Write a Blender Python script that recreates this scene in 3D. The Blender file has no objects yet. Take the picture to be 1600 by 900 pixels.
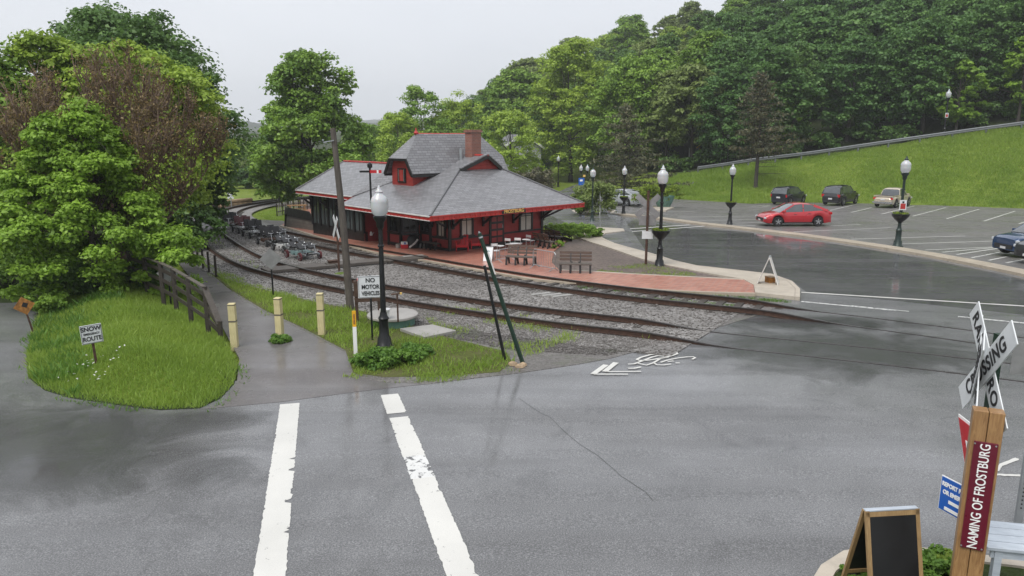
import bpy, math, random
import numpy as np
from mathutils import Vector, Matrix

random.seed(7); RNG = np.random.default_rng(11)
SC = bpy.context.scene
COL = SC.collection

# ------------------------------------------------------------------ camera
FPX, YHOR, CAMH, TILT = 1150.0, 212.0, 5.2, 0.025
PITCH = math.atan((450 - YHOR) / FPX)
cam_d = bpy.data.cameras.new('camera'); cam = bpy.data.objects.new('camera', cam_d); COL.objects.link(cam)
cam_d.sensor_width = 36; cam_d.lens = 36 * FPX / 1600; cam_d.clip_start = 0.1; cam_d.clip_end = 5000
cam.location = (0, 0, CAMH); cam.rotation_euler = (math.pi / 2 - PITCH, 0, 0)
SC.camera = cam

# ------------------------------------------------------------------ sky, sun, exposure
SUN_EL, SUN_ROT = math.radians(58), math.radians(200)
w = bpy.data.worlds.new('World'); SC.world = w; w.use_nodes = True
nt = w.node_tree; nt.nodes.clear()
out = nt.nodes.new('ShaderNodeOutputWorld'); bg = nt.nodes.new('ShaderNodeBackground')
sky = nt.nodes.new('ShaderNodeTexSky'); sky.sky_type = 'NISHITA'; sky.sun_disc = False
sky.sun_elevation = SUN_EL; sky.sun_rotation = SUN_ROT; sky.dust_density = 4.0; sky.air_density = 1.0
tc = nt.nodes.new('ShaderNodeTexCoord'); mp = nt.nodes.new('ShaderNodeMapping'); mp.inputs['Scale'].default_value = (1, 1, 2.2)
nz = nt.nodes.new('ShaderNodeTexNoise'); nz.inputs['Scale'].default_value = 2.2; nz.inputs['Detail'].default_value = 5
rp = nt.nodes.new('ShaderNodeValToRGB')
rp.color_ramp.elements[0].position = .3; rp.color_ramp.elements[0].color = (4.9, 5.07, 5.45, 1)
rp.color_ramp.elements[1].position = .75; rp.color_ramp.elements[1].color = (5.55, 5.68, 5.98, 1)
mx = nt.nodes.new('ShaderNodeMix'); mx.data_type = 'RGBA'; mx.inputs[0].default_value = 0.93
nt.links.new(tc.outputs['Generated'], mp.inputs[0]); nt.links.new(mp.outputs[0], nz.inputs['Vector'])
nt.links.new(nz.outputs['Fac'], rp.inputs[0]); nt.links.new(sky.outputs[0], mx.inputs[6]); nt.links.new(rp.outputs[0], mx.inputs[7])
nt.links.new(mx.outputs[2], bg.inputs[0]); bg.inputs[1].default_value = 0.1
nt.links.new(bg.outputs[0], out.inputs[0])
sun_d = bpy.data.lights.new('sun', 'SUN'); sun_d.energy = 1.5; sun_d.angle = math.radians(30); sun_d.color = (1.0, 0.98, 0.94)
sun = bpy.data.objects.new('sun', sun_d); COL.objects.link(sun)
sun.rotation_euler = (math.pi / 2 - SUN_EL, 0, math.radians(-35)); sun.location = (0, -20, 60)
SC.view_settings.view_transform = 'Standard'; SC.view_settings.look = 'None'
SC.view_settings.exposure = 0.80; SC.view_settings.gamma = 1.0; SC.view_settings.use_curve_mapping = False
SC.render.engine = 'CYCLES'
SC.cycles.use_denoising = True
SC.cycles.max_bounces = 6; SC.cycles.diffuse_bounces = 3; SC.cycles.glossy_bounces = 3
SC.cycles.transmission_bounces = 4; SC.cycles.transparent_max_bounces = 6; SC.cycles.volume_bounces = 1
SC.cycles.caustics_reflective = False; SC.cycles.caustics_refractive = False

# ------------------------------------------------------------------ ground geometry helpers
_c, _s = math.cos(PITCH), math.sin(PITCH)
def ray(x, y):
    dx, dy = (x - 800) / FPX, (y - 450) / FPX
    return np.array([dx, _c - dy * _s, -_s - dy * _c])
def zg(Y): return -TILT * (min(Y, 95.0) - 18.0)
def G(x, y, dz=0.0):                       # photo bearing -> point on the gently falling ground
    d = ray(x, y); k = (TILT * 18 - CAMH + dz) / (d[2] + TILT * d[1]); return Vector(np.array([0, 0, CAMH]) + k * d)
def atY(x, y, Y):
    d = ray(x, y); return Vector(np.array([0, 0, CAMH]) + d * (Y / d[1]))
def onz(x, y, z):
    d = ray(x, y); return Vector(np.array([0, 0, CAMH]) + d * ((z - CAMH) / d[2]))
_A = [-.6, .0, .08, .15, .212, .26, .324, .40, .477, .546, .625, .695, 1.0]
_B = [200, 160, 125, 100, 80.5, 77.1, 73.5, 74.2, 73., 71., 68.5, 66., 58.]
_R = [230, 190, 140, 112, 95.5, 92.1, 88.5, 89.2, 88., 86., 83.5, 81., 73.]
_Z = [0.5, 0.5, 0.2, 0.0, .37, .93, 1.98, 2.78, 3.8, 4.7, 5.62, 6.34, 8.5]
_S = [.03, .05, .10, .16, .22, .26, .32, .37, .42, .45, .48, .5, .5]
def hill_profile(a):
    return [float(np.interp(a, _A, q)) for q in (_B, _R, _Z, _S)]
def sst(t): t = max(0.0, min(1.0, t)); return t * t * (3 - 2 * t)
def T(X, Y):                               # terrain height
    z0 = zg(Y)
    if Y < 40: return z0
    b, r, zr, s = hill_profile(X / Y)
    if Y <= b: return z0
    if Y <= r:
        t = (Y - b) / (r - b); t = .6 * t + .4 * sst(t); return z0 * (1 - t) + zr * t
    d = Y - r - 4
    if d <= 0: return zr
    lim = 110.0
    h = s * (d if d < lim else lim + (d - lim) * .25)
    return zr + h + .5 * math.sin(X * .11) * sst(d / 30) + .4 * math.sin(Y * .13 + X * .05) * sst(d / 30)
def M_in(x, y, poly):                      # vectorised point in polygon
    inside = np.zeros(len(x), bool); n = len(poly); j = n - 1
    for i in range(n):
        xi, yi = poly[i][0], poly[i][1]; xj, yj = poly[j][0], poly[j][1]
        if yi != yj:
            c = ((yi > y) != (yj > y)) & (x < (xj - xi) * (y - yi) / (yj - yi) + xi); inside ^= c
        j = i
    return inside

# ------------------------------------------------------------------ materials
MATS = {}
def nodes(name):
    m = bpy.data.materials.new(name); m.use_nodes = True; MATS[name] = m
    t = m.node_tree; b = t.nodes['Principled BSDF']; return m, t, b
def L(t, a, b): t.links.new(a, b)
def noise(t, vec, scale, detail=3, rough=.55, dist=0):
    n = t.nodes.new('ShaderNodeTexNoise'); n.inputs['Scale'].default_value = scale; n.inputs['Detail'].default_value = detail
    n.inputs['Roughness'].default_value = rough; n.inputs['Distortion'].default_value = dist
    if vec is not None: L(t, vec, n.inputs['Vector'])
    return n.outputs['Fac']
def ramp(t, fac, stops):
    r = t.nodes.new('ShaderNodeValToRGB'); e = r.color_ramp.elements
    while len(e) < len(stops): e.new(.5)
    for q, (p, c) in zip(e, stops): q.position = p; q.color = (*c, 1) if len(c) == 3 else c
    L(t, fac, r.inputs[0]); return r.outputs[0]
def mixc(t, fac, a, b, mode='MIX'):
    n = t.nodes.new('ShaderNodeMix'); n.data_type = 'RGBA'; n.blend_type = mode
    for i, q in ((0, fac), (6, a), (7, b)):
        if hasattr(q, 'node'): L(t, q, n.inputs[i])
        elif i == 0: n.inputs[0].default_value = q
        else: n.inputs[i].default_value = (*q, 1)
    return n.outputs[2]
def maprange(t, fac, a, b, lo, hi):
    n = t.nodes.new('ShaderNodeMapRange'); L(t, fac, n.inputs[0])
    for i, q in zip((1, 2, 3, 4), (a, b, lo, hi)): n.inputs[i].default_value = q
    return n.outputs[0]
def bump(t, b, h, strength=.3, dist=.02):
    n = t.nodes.new('ShaderNodeBump'); n.inputs['Strength'].default_value = strength; n.inputs['Distance'].default_value = dist
    L(t, h, n.inputs['Height']); L(t, n.outputs[0], b.inputs['Normal']); return n
def coords(t, kind='Object', scale=None, rot=None):
    c = t.nodes.new('ShaderNodeTexCoord'); o = c.outputs[kind]
    if kind == 'World':
        pass
    if scale or rot:
        m = t.nodes.new('ShaderNodeMapping')
        if scale: m.inputs['Scale'].default_value = scale
        if rot: m.inputs['Rotation'].default_value = rot
        L(t, o, m.inputs[0]); o = m.outputs[0]
    return o
def wpos(t, scale=None, rot=None):
    g = t.nodes.new('ShaderNodeNewGeometry'); o = g.outputs['Position']
    if scale or rot:
        m = t.nodes.new('ShaderNodeMapping')
        if scale: m.inputs['Scale'].default_value = scale
        if rot: m.inputs['Rotation'].default_value = rot
        L(t, o, m.inputs[0]); o = m.outputs[0]
    return o
def plain(name, col, rough=.55, metal=0, spec=.5, var=.12, vscale=3.0, bmp=0.0, bscale=40, coat=0, coatr=.1, world=True):
    m, t, b = nodes(name)
    v = wpos(t) if world else coords(t)
    n = noise(t, v, vscale, 5)
    lo = tuple(max(0, c * (1 - var)) for c in col); hi = tuple(min(1, c * (1 + var)) for c in col)
    L(t, ramp(t, n, [(.3, lo), (.7, hi)]), b.inputs['Base Color'])
    b.inputs['Metallic'].default_value = metal; b.inputs['Specular IOR Level'].default_value = spec
    L(t, maprange(t, noise(t, v, vscale * 2.3, 3), .3, .7, max(.02, rough - .1), min(1, rough + .1)), b.inputs['Roughness'])
    if coat: b.inputs['Coat Weight'].default_value = coat; b.inputs['Coat Roughness'].default_value = coatr
    if bmp: bump(t, b, noise(t, v, bscale, 3), bmp, .01)
    return m

def asphalt(name, lo, hi, wet_lo, wet_hi, speck=.25, wr=(.12, .3), streak=True):
    m, t, b = nodes(name); p = wpos(t)
    big = noise(t, p, .22, 4, .6, .6); mid = noise(t, p, 1.3, 5, .6); fine = noise(t, p, 55, 2, .7); vfine = noise(t, p, 140, 1)
    c = ramp(t, big, [(.3, lo), (.7, hi)])
    c = mixc(t, maprange(t, mid, .3, .7, 0, .4), c, tuple(q * .75 for q in lo))
    trk = noise(t, wpos(t, (.07, 1.1, .5), (0, 0, math.radians(22))), 1.0, 5, .65, .3)
    c = mixc(t, maprange(t, trk, .52, .70, 0, .45), c, tuple(q * .62 for q in lo))
    stain = noise(t, p, .42, 6, .72, 1.2)
    c = mixc(t, maprange(t, stain, .56, .66, 0, .38), c, tuple(q * .6 for q in lo))
    c = mixc(t, maprange(t, noise(t, p, .8, 7, .75, .8), .60, .72, 0, .35), c, tuple(min(1, q * 1.35) for q in hi))
    sp = ramp(t, fine, [(.35, (1 - speck,) * 3), (.55, (1, 1, 1)), (.72, (1 + speck * 2,) * 3)])
    c = mixc(t, 1.0, c, sp, 'MULTIPLY')
    # fine cracks
    vo = t.nodes.new('ShaderNodeTexVoronoi'); vo.feature = 'DISTANCE_TO_EDGE'; vo.inputs['Scale'].default_value = .23
    nz3 = t.nodes.new('ShaderNodeTexNoise'); nz3.inputs['Scale'].default_value = .9; nz3.inputs['Detail'].default_value = 6; L(t, p, nz3.inputs['Vector'])
    add = t.nodes.new('ShaderNodeVectorMath'); add.operation = 'MULTIPLY_ADD'; add.inputs[1].default_value = (1.6, 1.6, 1.6)
    L(t, nz3.outputs['Color'], add.inputs[0]); L(t, p, add.inputs[2]); L(t, add.outputs[0], vo.inputs['Vector'])
    crack = maprange(t, vo.outputs['Distance'], .0, .006, .35, 0)
    crackm = t.nodes.new('ShaderNodeMath'); crackm.operation = 'MULTIPLY'; L(t, crack, crackm.inputs[0])
    L(t, maprange(t, noise(t, p, .35, 2), .5, .65, 0, 1), crackm.inputs[1])
    c = mixc(t, crackm.outputs[0], c, (.02, .02, .02))
    L(t, c, b.inputs['Base Color'])
    b.inputs['Roughness'].default_value = .75; b.inputs['Specular IOR Level'].default_value = .35
    # film of rain water
    pw = wpos(t, (.13, .75, .5), (0, 0, math.radians(14))) if streak else p
    wn = noise(t, pw, .75, 5, .6, .4)
    wet = maprange(t, wn, .38, .62, wet_lo, wet_hi)
    L(t, wet, b.inputs['Coat Weight']); b.inputs['Coat IOR'].default_value = 1.5
    L(t, maprange(t, noise(t, p, .5, 4), .3, .7, wr[0], wr[1]), b.inputs['Coat Roughness'])
    h = t.nodes.new('ShaderNodeMath'); h.operation = 'ADD'; L(t, fine, h.inputs[0]); L(t, vfine, h.inputs[1])
    bump(t, b, h.outputs[0], .22, .006)
    cb = t.nodes.new('ShaderNodeBump'); cb.inputs['Strength'].default_value = .04; cb.inputs['Distance'].default_value = .004
    L(t, fine, cb.inputs['Height']); L(t, cb.outputs[0], b.inputs['Coat Normal'])
    return m
asphalt('asphalt', (.135, .136, .139), (.20, .201, .204), .35, 1.0, .42, (.04, .26))
asphalt('asphalt_dark', (.06, .061, .061), (.11, .11, .11), .45, 1.0, .2, (.02, .16))
asphalt('asphalt_lot', (.13, .124, .118), (.18, .172, .165), .25, .8, .2, (.2, .4))
asphalt('asphalt_path', (.11, .10, .098), (.165, .153, .15), .35, .9, .3, (.15, .35))

def paint(name, col, wear):
    m, t, b = nodes(name); p = wpos(t)
    n = noise(t, p, 9, 6, .7); n2 = noise(t, p, 1.1, 3); f = noise(t, p, 60, 2)
    c = ramp(t, n2, [(.3, tuple(q * .88 for q in col)), (.7, col)])
    c = mixc(t, maprange(t, f, .3, .7, 0, .18), c, tuple(q * .6 for q in col))
    wearf = maprange(t, n, wear, wear + .05, 1, 0)
    L(t, mixc(t, wearf, c, (.1, .1, .1)), b.inputs['Base Color']); b.inputs['Roughness'].default_value = .5
    b.inputs['Coat Weight'].default_value = .35; b.inputs['Coat Roughness'].default_value = .25
    bump(t, b, f, .15, .004); return m
paint('road_paint', (.66, .65, .61), .31); paint('road_paint_worn', (.7, .7, .68), .42); paint('lot_paint', (.66, .66, .62), .34)

def gravelmat(name, a, b_, c_, scale, green=0):
    m, t, b = nodes(name); p = wpos(t)
    vo = t.nodes.new('ShaderNodeTexVoronoi'); vo.inputs['Scale'].default_value = scale; L(t, p, vo.inputs['Vector'])
    sep = t.nodes.new('ShaderNodeSeparateColor'); L(t, vo.outputs['Color'], sep.inputs[0])
    c = ramp(t, sep.outputs[0], [(0, a), (.5, b_), (1, c_)])
    c = mixc(t, maprange(t, noise(t, p, .5, 4), .35, .7, 0, .55), c, tuple(q * .7 for q in a))
    if green: c = mixc(t, maprange(t, noise(t, p, .7, 6, .7), .52, .62, 0, green), c, (.06, .1, .02))
    L(t, c, b.inputs['Base Color']); b.inputs['Roughness'].default_value = .7
    b.inputs['Coat Weight'].default_value = .25; b.inputs['Coat Roughness'].default_value = .3
    bump(t, b, vo.outputs['Distance'], .9, .05); return m
gravelmat('ballast', (.125, .114, .104), (.225, .21, .196), (.37, .355, .34), 14)
gravelmat('dirt_gravel', (.11, .10, .09), (.17, .155, .145), (.25, .235, .22), 22, .25)
gravelmat('mulch', (.07, .046, .037), (.12, .085, .068), (.19, .145, .12), 12)

def grassmat(name, c1, c2, c3, scale=.6):
    m, t, b = nodes(name); p = wpos(t)
    n = noise(t, p, scale, 6, .65); f = noise(t, p, 9, 4, .7)
    c = ramp(t, n, [(.3, c1), (.5, c2), (.7, c3)])
    c = mixc(t, maprange(t, f, .3, .7, 0, .6), c, tuple(q * .55 for q in c1))
    L(t, c, b.inputs['Base Color']); b.inputs['Roughness'].default_value = .8; b.inputs['Specular IOR Level'].default_value = .2
    bump(t, b, f, .8, .12); return m
grassmat('lawn', (.12, .17, .02), (.17, .235, .028), (.22, .28, .04)); grassmat('soil_green', (.03, .05, .014), (.05, .075, .02), (.07, .10, .025))
grassmat('verge_mix', (.075, .085, .025), (.12, .145, .03), (.15, .13, .07), 1.3)
grassmat('woodland_floor', (.025, .035, .014), (.04, .055, .02), (.055, .07, .026))

def leafmat(name, dark, mid, light, trans=.35, rough=.5):
    m, t, b = nodes(name)
    a = t.nodes.new('ShaderNodeAttribute'); a.attribute_name = 'tint'
    oi = t.nodes.new('ShaderNodeObjectInfo')
    f = t.nodes.new('ShaderNodeMath'); f.operation = 'MULTIPLY_ADD'; L(t, oi.outputs['Random'], f.inputs[0]); f.inputs[1].default_value = .24; L(t, a.outputs['Fac'], f.inputs[2])
    c = ramp(t, f.outputs[0], [(.08, dark), (.5, mid), (1.0, light)])
    L(t, c, b.inputs['Base Color']); b.inputs['Roughness'].default_value = rough; b.inputs['Specular IOR Level'].default_value = .35
    tr = t.nodes.new('ShaderNodeBsdfTranslucent'); L(t, mixc(t, .5, c, light), tr.inputs[0])
    ms = t.nodes.new('ShaderNodeMixShader'); ms.inputs[0].default_value = trans
    o = t.nodes['Material Output']; L(t, b.outputs[0], ms.inputs[1]); L(t, tr.outputs[0], ms.inputs[2]); L(t, ms.outputs[0], o.inputs[0]); return m
leafmat('leaf_maple', (0.094, 0.171, 0.024), (0.179, 0.307, 0.037), (0.300, 0.477, 0.059))
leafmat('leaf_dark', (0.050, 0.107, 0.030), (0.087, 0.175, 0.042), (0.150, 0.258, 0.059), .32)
leafmat('leaf_mid', (0.088, 0.162, 0.027), (0.150, 0.270, 0.039), (0.249, 0.389, 0.058), .32)
leafmat('leaf_yellow', (0.139, 0.221, 0.031), (0.255, 0.376, 0.048), (0.372, 0.500, 0.070), .32)
leafmat('leaf_deep', (0.046, 0.110, 0.034), (0.086, 0.184, 0.049), (0.148, 0.272, 0.067), .32)
leafmat('leaf_olive', (0.105, 0.157, 0.042), (0.179, 0.242, 0.063), (0.252, 0.325, 0.095), .32)
leafmat('leaf_brown', (0.100, 0.070, 0.036), (0.172, 0.119, 0.057), (0.272, 0.197, 0.086), .15)
leafmat('leaf_bright', (0.081, 0.162, 0.027), (0.162, 0.284, 0.041), (0.270, 0.419, 0.061), .25)
leafmat('needle_green', (0.046, 0.065, 0.033), (0.098, 0.111, 0.052), (0.182, 0.163, 0.085), .1)
leafmat('needle', (0.051, 0.068, 0.036), (0.101, 0.101, 0.056), (0.188, 0.169, 0.097), .1)
leafmat('grass_blade', (.12, .205, .03), (.225, .345, .05), (.35, .46, .085), .4)
leafmat('grass_weed', (0.050, 0.120, 0.019), (0.101, 0.208, 0.032), (0.168, 0.304, 0.048), .35)
leafmat('flower_white', (.6, .6, .55), (.7, .7, .65), (.8, .8, .75), .2)
leafmat('leaf_brown2', (.1, .07, .03), (.17, .12, .05), (.25, .18, .07), .15)
leafmat('needle_mix', (.045, .055, .03), (.09, .098, .045), (.20, .145, .08), .1)
leafmat('leaf_lime', (.10, .16, .015), (.17, .25, .02), (.26, .34, .03), .35)

def bark(name, lo, hi):
    m, t, b = nodes(name); v = coords(t, 'Object', (6, 6, 1.2)); n = noise(t, v, 3, 6, .7)
    L(t, ramp(t, n, [(.3, lo), (.7, hi)]), b.inputs['Base Color']); b.inputs['Roughness'].default_value = .85; bump(t, b, n, .6, .04); return m
bark('bark', (.03, .025, .022), (.085, .072, .06)); bark('bark_pale', (.10, .065, .045), (.20, .14, .10))

def woodmat(name, lo, hi, rough=.6, scale=(1.5, 14, 14), coat=0):
    m, t, b = nodes(name); v = coords(t, 'Object', scale); n = noise(t, v, 3, 6, .65, 1.2); big = noise(t, coords(t), 2.5, 3)
    c = ramp(t, n, [(.3, lo), (.7, hi)]); c = mixc(t, maprange(t, big, .35, .7, 0, .45), c, tuple(q * .6 for q in lo))
    L(t, c, b.inputs['Base Color']); b.inputs['Roughness'].default_value = rough; bump(t, b, n, .3, .006)
    if coat: b.inputs['Coat Weight'].default_value = coat; b.inputs['Coat Roughness'].default_value = .2
    return m
woodmat('wood_weathered', (.06, .05, .042), (.16, .14, .12)); woodmat('wood_dark', (.025, .02, .016), (.06, .048, .038))
woodmat('wood_brown', (.05, .028, .018), (.10, .055, .035)); woodmat('wood_post', (.22, .11, .042), (.44, .26, .11), .5, (14, 14, 1.5), .2)
woodmat('wood_pole', (.05, .042, .036), (.14, .12, .10), .8, (14, 14, .8)); woodmat('wood_frame', (.26, .16, .07), (.42, .28, .13), .5, (10, 10, 2))
woodmat('wood_grey_plank', (.22, .215, .20), (.42, .41, .39)); woodmat('wood_cream', (.5, .43, .22), (.68, .6, .34), .6, (12, 12, 1.2))
woodmat('wood_white', (.40, .45, .51), (.56, .61, .67), .45); woodmat('tie_wood', (.03, .025, .02), (.075, .064, .054), .7)
woodmat('log_wood', (.28, .19, .11), (.46, .33, .2))

def siding(name, col, pitch=.11):
    m, t, b = nodes(name); c = t.nodes.new('ShaderNodeTexCoord'); sx = t.nodes.new('ShaderNodeSeparateXYZ'); L(t, c.outputs['UV'], sx.inputs[0])
    d = t.nodes.new('ShaderNodeMath'); d.operation = 'DIVIDE'; L(t, sx.outputs[1], d.inputs[0]); d.inputs[1].default_value = pitch
    fr = t.nodes.new('ShaderNodeMath'); fr.operation = 'FRACT'; L(t, d.outputs[0], fr.inputs[0])
    n = noise(t, coords(t, 'Object'), 2.2, 5)
    cc = ramp(t, n, [(.3, tuple(q * .8 for q in col)), (.7, tuple(q * 1.15 for q in col))])
    cc = mixc(t, maprange(t, fr.outputs[0], .88, .97, 0, .6), cc, tuple(q * .35 for q in col))
    L(t, cc, b.inputs['Base Color']); b.inputs['Roughness'].default_value = .45
    bump(t, b, fr.outputs[0], .8, .03); return m
siding('siding_red', (.30, .045, .045)); siding('siding_red_bright', (.36, .05, .05)); siding('shingle_red', (.36, .045, .038), .16)

def tiles(name, cols, mortar, bw, bh, ms=.012, bstr=.5, rough=.5, coat=.4, uv='UV', rot=0, coatr=.2):
    m, t, b = nodes(name)
    v = coords(t, 'UV', (1, 1, 1), (0, 0, rot)) if uv == 'UV' else wpos(t, (1, 1, 1), (0, 0, rot))
    br = t.nodes.new('ShaderNodeTexBrick'); L(t, v, br.inputs['Vector']); br.inputs['Scale'].default_value = 1
    br.inputs['Brick Width'].default_value = bw; br.inputs['Row Height'].default_value = bh; br.inputs['Mortar Size'].default_value = ms
    br.inputs['Mortar Smooth'].default_value = .2; br.inputs['Bias'].default_value = 0
    br.inputs['Color1'].default_value = (*cols[0], 1); br.inputs['Color2'].default_value = (*cols[1], 1); br.inputs['Mortar'].default_value = (*mortar, 1)
    n = noise(t, v, 1.1, 5, .6)
    c = mixc(t, maprange(t, n, .3, .7, 0, .5), br.outputs['Color'], cols[2])
    L(t, c, b.inputs['Base Color']); b.inputs['Roughness'].default_value = rough
    b.inputs['Coat Weight'].default_value = coat; b.inputs['Coat Roughness'].default_value = coatr
    inv = t.nodes.new('ShaderNodeMath'); inv.operation = 'SUBTRACT'; inv.inputs[0].default_value = 1; L(t, br.outputs['Fac'], inv.inputs[1])
    bump(t, b, inv.outputs[0], bstr, .02); return m
tiles('slate', ((.145, .145, .152), (.24, .24, .25), (.175, .172, .176)), (.075, .075, .08), .34, .15, .013, .8, .45, .55)
tiles('brick_paving', ((.32, .09, .055), (.54, .215, .14), (.34, .11, .07)), (.36, .28, .235), .30, .15, .018, .4, .5, .4, 'W', math.radians(-22))
tiles('chimney_brick', ((.25, .085, .055), (.33, .13, .085), (.17, .06, .045)), (.22, .19, .17), .21, .075, .012, .6, .7, .1)
tiles('block_wall', ((.13, .12, .105), (.18, .165, .145), (.1, .095, .085)), (.09, .085, .08), .4, .2, .01, .3, .8, .15)

def concrete(name, col, joints=0):
    m, t, b = nodes(name); p = wpos(t)
    n = noise(t, p, .9, 6, .65); f = noise(t, p, 30, 3); s = noise(t, p, 3.5, 5, .7)
    c = ramp(t, n, [(.3, tuple(q * .78 for q in col)), (.7, tuple(min(1, q * 1.1) for q in col))])
    c = mixc(t, maprange(t, s, .5, .72, 0, .45), c, tuple(q * .55 for q in col))
    c = mixc(t, maprange(t, f, .3, .7, 0, .2), c, tuple(q * .6 for q in col))
    L(t, c, b.inputs['Base Color']); b.inputs['Roughness'].default_value = .6; b.inputs['Coat Weight'].default_value = .3; b.inputs['Coat Roughness'].default_value = .25
    bump(t, b, f, .2, .006); return m
concrete('concrete', (.50, .44, .36)); concrete('concrete_worn', (.44, .375, .29)); concrete('concrete_grey', (.36, .345, .32)); concrete('concrete_dark', (.22, .215, .2))

plain('black_iron', (.012, .013, .014), .35, .3, .5, .3, 8, .1, 60); plain('black_trim', (.014, .013, .013), .45); plain('red_trim', (.42, .035, .03), .4, var=.2, vscale=5)
plain('white_trim', (.62, .6, .57), .5, var=.15); plain('dark_glass', (.012, .014, .015), .06, 0, .8, .3, 2); plain('blind_white', (.52, .5, .44), .6)
plain('green_steel', (.012, .035, .022), .4, .2); plain('rust_steel', (.09, .05, .035), .7, .3, .4, .4, 14, .3, 80); plain('rail_steel', (.10, .09, .085), .35, .75, .5, .3, 6)
plain('rail_side', (.065, .036, .025), .75, .2, .4, .35, 9); plain('rail_galv', (.20, .21, .22), .5, .5); plain('galvanised', (.34, .36, .37), .45, .6, .5, .15, 3); plain('sign_white', (.66, .68, .69), .4, 0, .5, .08, 6)
plain('sign_back', (.28, .28, .28), .5, .5, .5, .15, 5); plain('ink', (.012, .012, .014), .5); plain('maroon', (.115, .008, .022), .35, var=.08); plain('lettering_white', (.82, .82, .8), .4, var=.04)
plain('lettering_gold', (.72, .48, .13), .45); plain('blue_sign', (.012, .10, .42), .4, var=.08); plain('red_sign', (.48, .012, .02), .35, var=.1); plain('yellow_paint', (.75, .40, .015), .45, var=.1)
plain('yellow_rust', (.32, .14, .03), .6, var=.5, vscale=14); plain('chalk_black', (.006, .006, .007), .45, var=.3); plain('red_plastic', (.52, .012, .018), .35, var=.1)
plain('car_glass', (.05, .058, .062), .04, 0, .9, .2, 2, coat=1.0, coatr=.02); plain('rubber', (.012, .012, .012), .8); plain('alloy', (.42, .43, .44), .3, .8); plain('teal_paint', (.20, .30, .30), .4, var=.15); plain('seat_black', (.016, .016, .018), .5)
plain('cart_red', (.09, .014, .016), .4); plain('white_plastic', (.6, .6, .6), .4); plain('lamp_green', (.02, .035, .03), .35, .3)
plain('tan_stone', (.34, .25, .16), .8, var=.3, vscale=9); plain('well_green', (.10, .2, .16), .7, var=.3, vscale=5); plain('house_white', (.55, .56, .56), .6); plain('house_roof', (.16, .16, .17), .7)
plain('tail_red', (.5, .01, .015), .2); plain('headlamp', (.55, .58, .6), .15, .2); plain('plate', (.6, .6, .6), .4); plain('dark_plastic', (.02, .02, .021), .55)
def carpaint(name, col): return plain(name, col, .35, .25, .5, .04, 2, coat=1.0, coatr=.06)
carpaint('car_red', (.46, .012, .02)); carpaint('car_dark', (.012, .014, .022)); carpaint('car_black', (.01, .01, .011)); carpaint('car_tan', (.52, .45, .35)); carpaint('car_blue', (.012, .045, .12)); carpaint('car_silver', (.42, .44, .46)); carpaint('car_grey', (.03, .035, .04))
m, t, b = nodes('lamp_globe'); b.inputs['Base Color'].default_value = (.72, .74, .76, 1); b.inputs['Roughness'].default_value = .25; b.inputs['Transmission Weight'].default_value = .35; b.inputs['Subsurface Weight'].default_value = .2; b.inputs['Coat Weight'].default_value = .5
m, t, b = nodes('clear_glass'); b.inputs['Base Color'].default_value = (.09, .11, .11, 1); b.inputs['Roughness'].default_value = .05; b.inputs['Specular IOR Level'].default_value = .9; b.inputs['Coat Weight'].default_value = .6

def wet_reflection_mat(name, seed):
    """smooth wet asphalt; dark base colour also stands in for mirrored trees; ragged outline"""
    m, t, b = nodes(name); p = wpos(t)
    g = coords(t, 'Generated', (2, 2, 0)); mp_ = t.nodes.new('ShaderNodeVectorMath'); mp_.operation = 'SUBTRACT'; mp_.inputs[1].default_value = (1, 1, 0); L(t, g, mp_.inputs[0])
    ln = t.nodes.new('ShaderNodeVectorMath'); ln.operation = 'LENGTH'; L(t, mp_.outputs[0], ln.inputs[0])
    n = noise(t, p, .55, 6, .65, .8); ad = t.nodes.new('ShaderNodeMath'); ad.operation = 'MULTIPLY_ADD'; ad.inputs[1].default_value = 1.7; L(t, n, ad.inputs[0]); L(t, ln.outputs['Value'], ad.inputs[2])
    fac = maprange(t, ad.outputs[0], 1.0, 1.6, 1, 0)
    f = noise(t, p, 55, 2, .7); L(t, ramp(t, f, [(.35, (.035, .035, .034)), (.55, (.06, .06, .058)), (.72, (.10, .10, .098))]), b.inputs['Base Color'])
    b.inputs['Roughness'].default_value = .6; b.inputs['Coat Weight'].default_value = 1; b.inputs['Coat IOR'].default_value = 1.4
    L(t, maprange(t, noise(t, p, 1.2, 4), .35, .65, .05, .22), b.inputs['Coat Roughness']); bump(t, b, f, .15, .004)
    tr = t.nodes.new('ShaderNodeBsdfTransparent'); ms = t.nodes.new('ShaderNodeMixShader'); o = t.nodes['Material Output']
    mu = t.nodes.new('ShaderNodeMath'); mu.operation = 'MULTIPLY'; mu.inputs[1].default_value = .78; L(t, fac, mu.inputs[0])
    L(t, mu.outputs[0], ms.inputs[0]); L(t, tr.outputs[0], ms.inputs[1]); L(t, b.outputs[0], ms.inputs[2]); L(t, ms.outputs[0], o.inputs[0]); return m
wet_reflection_mat('wet_reflection_film', 1)
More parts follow.
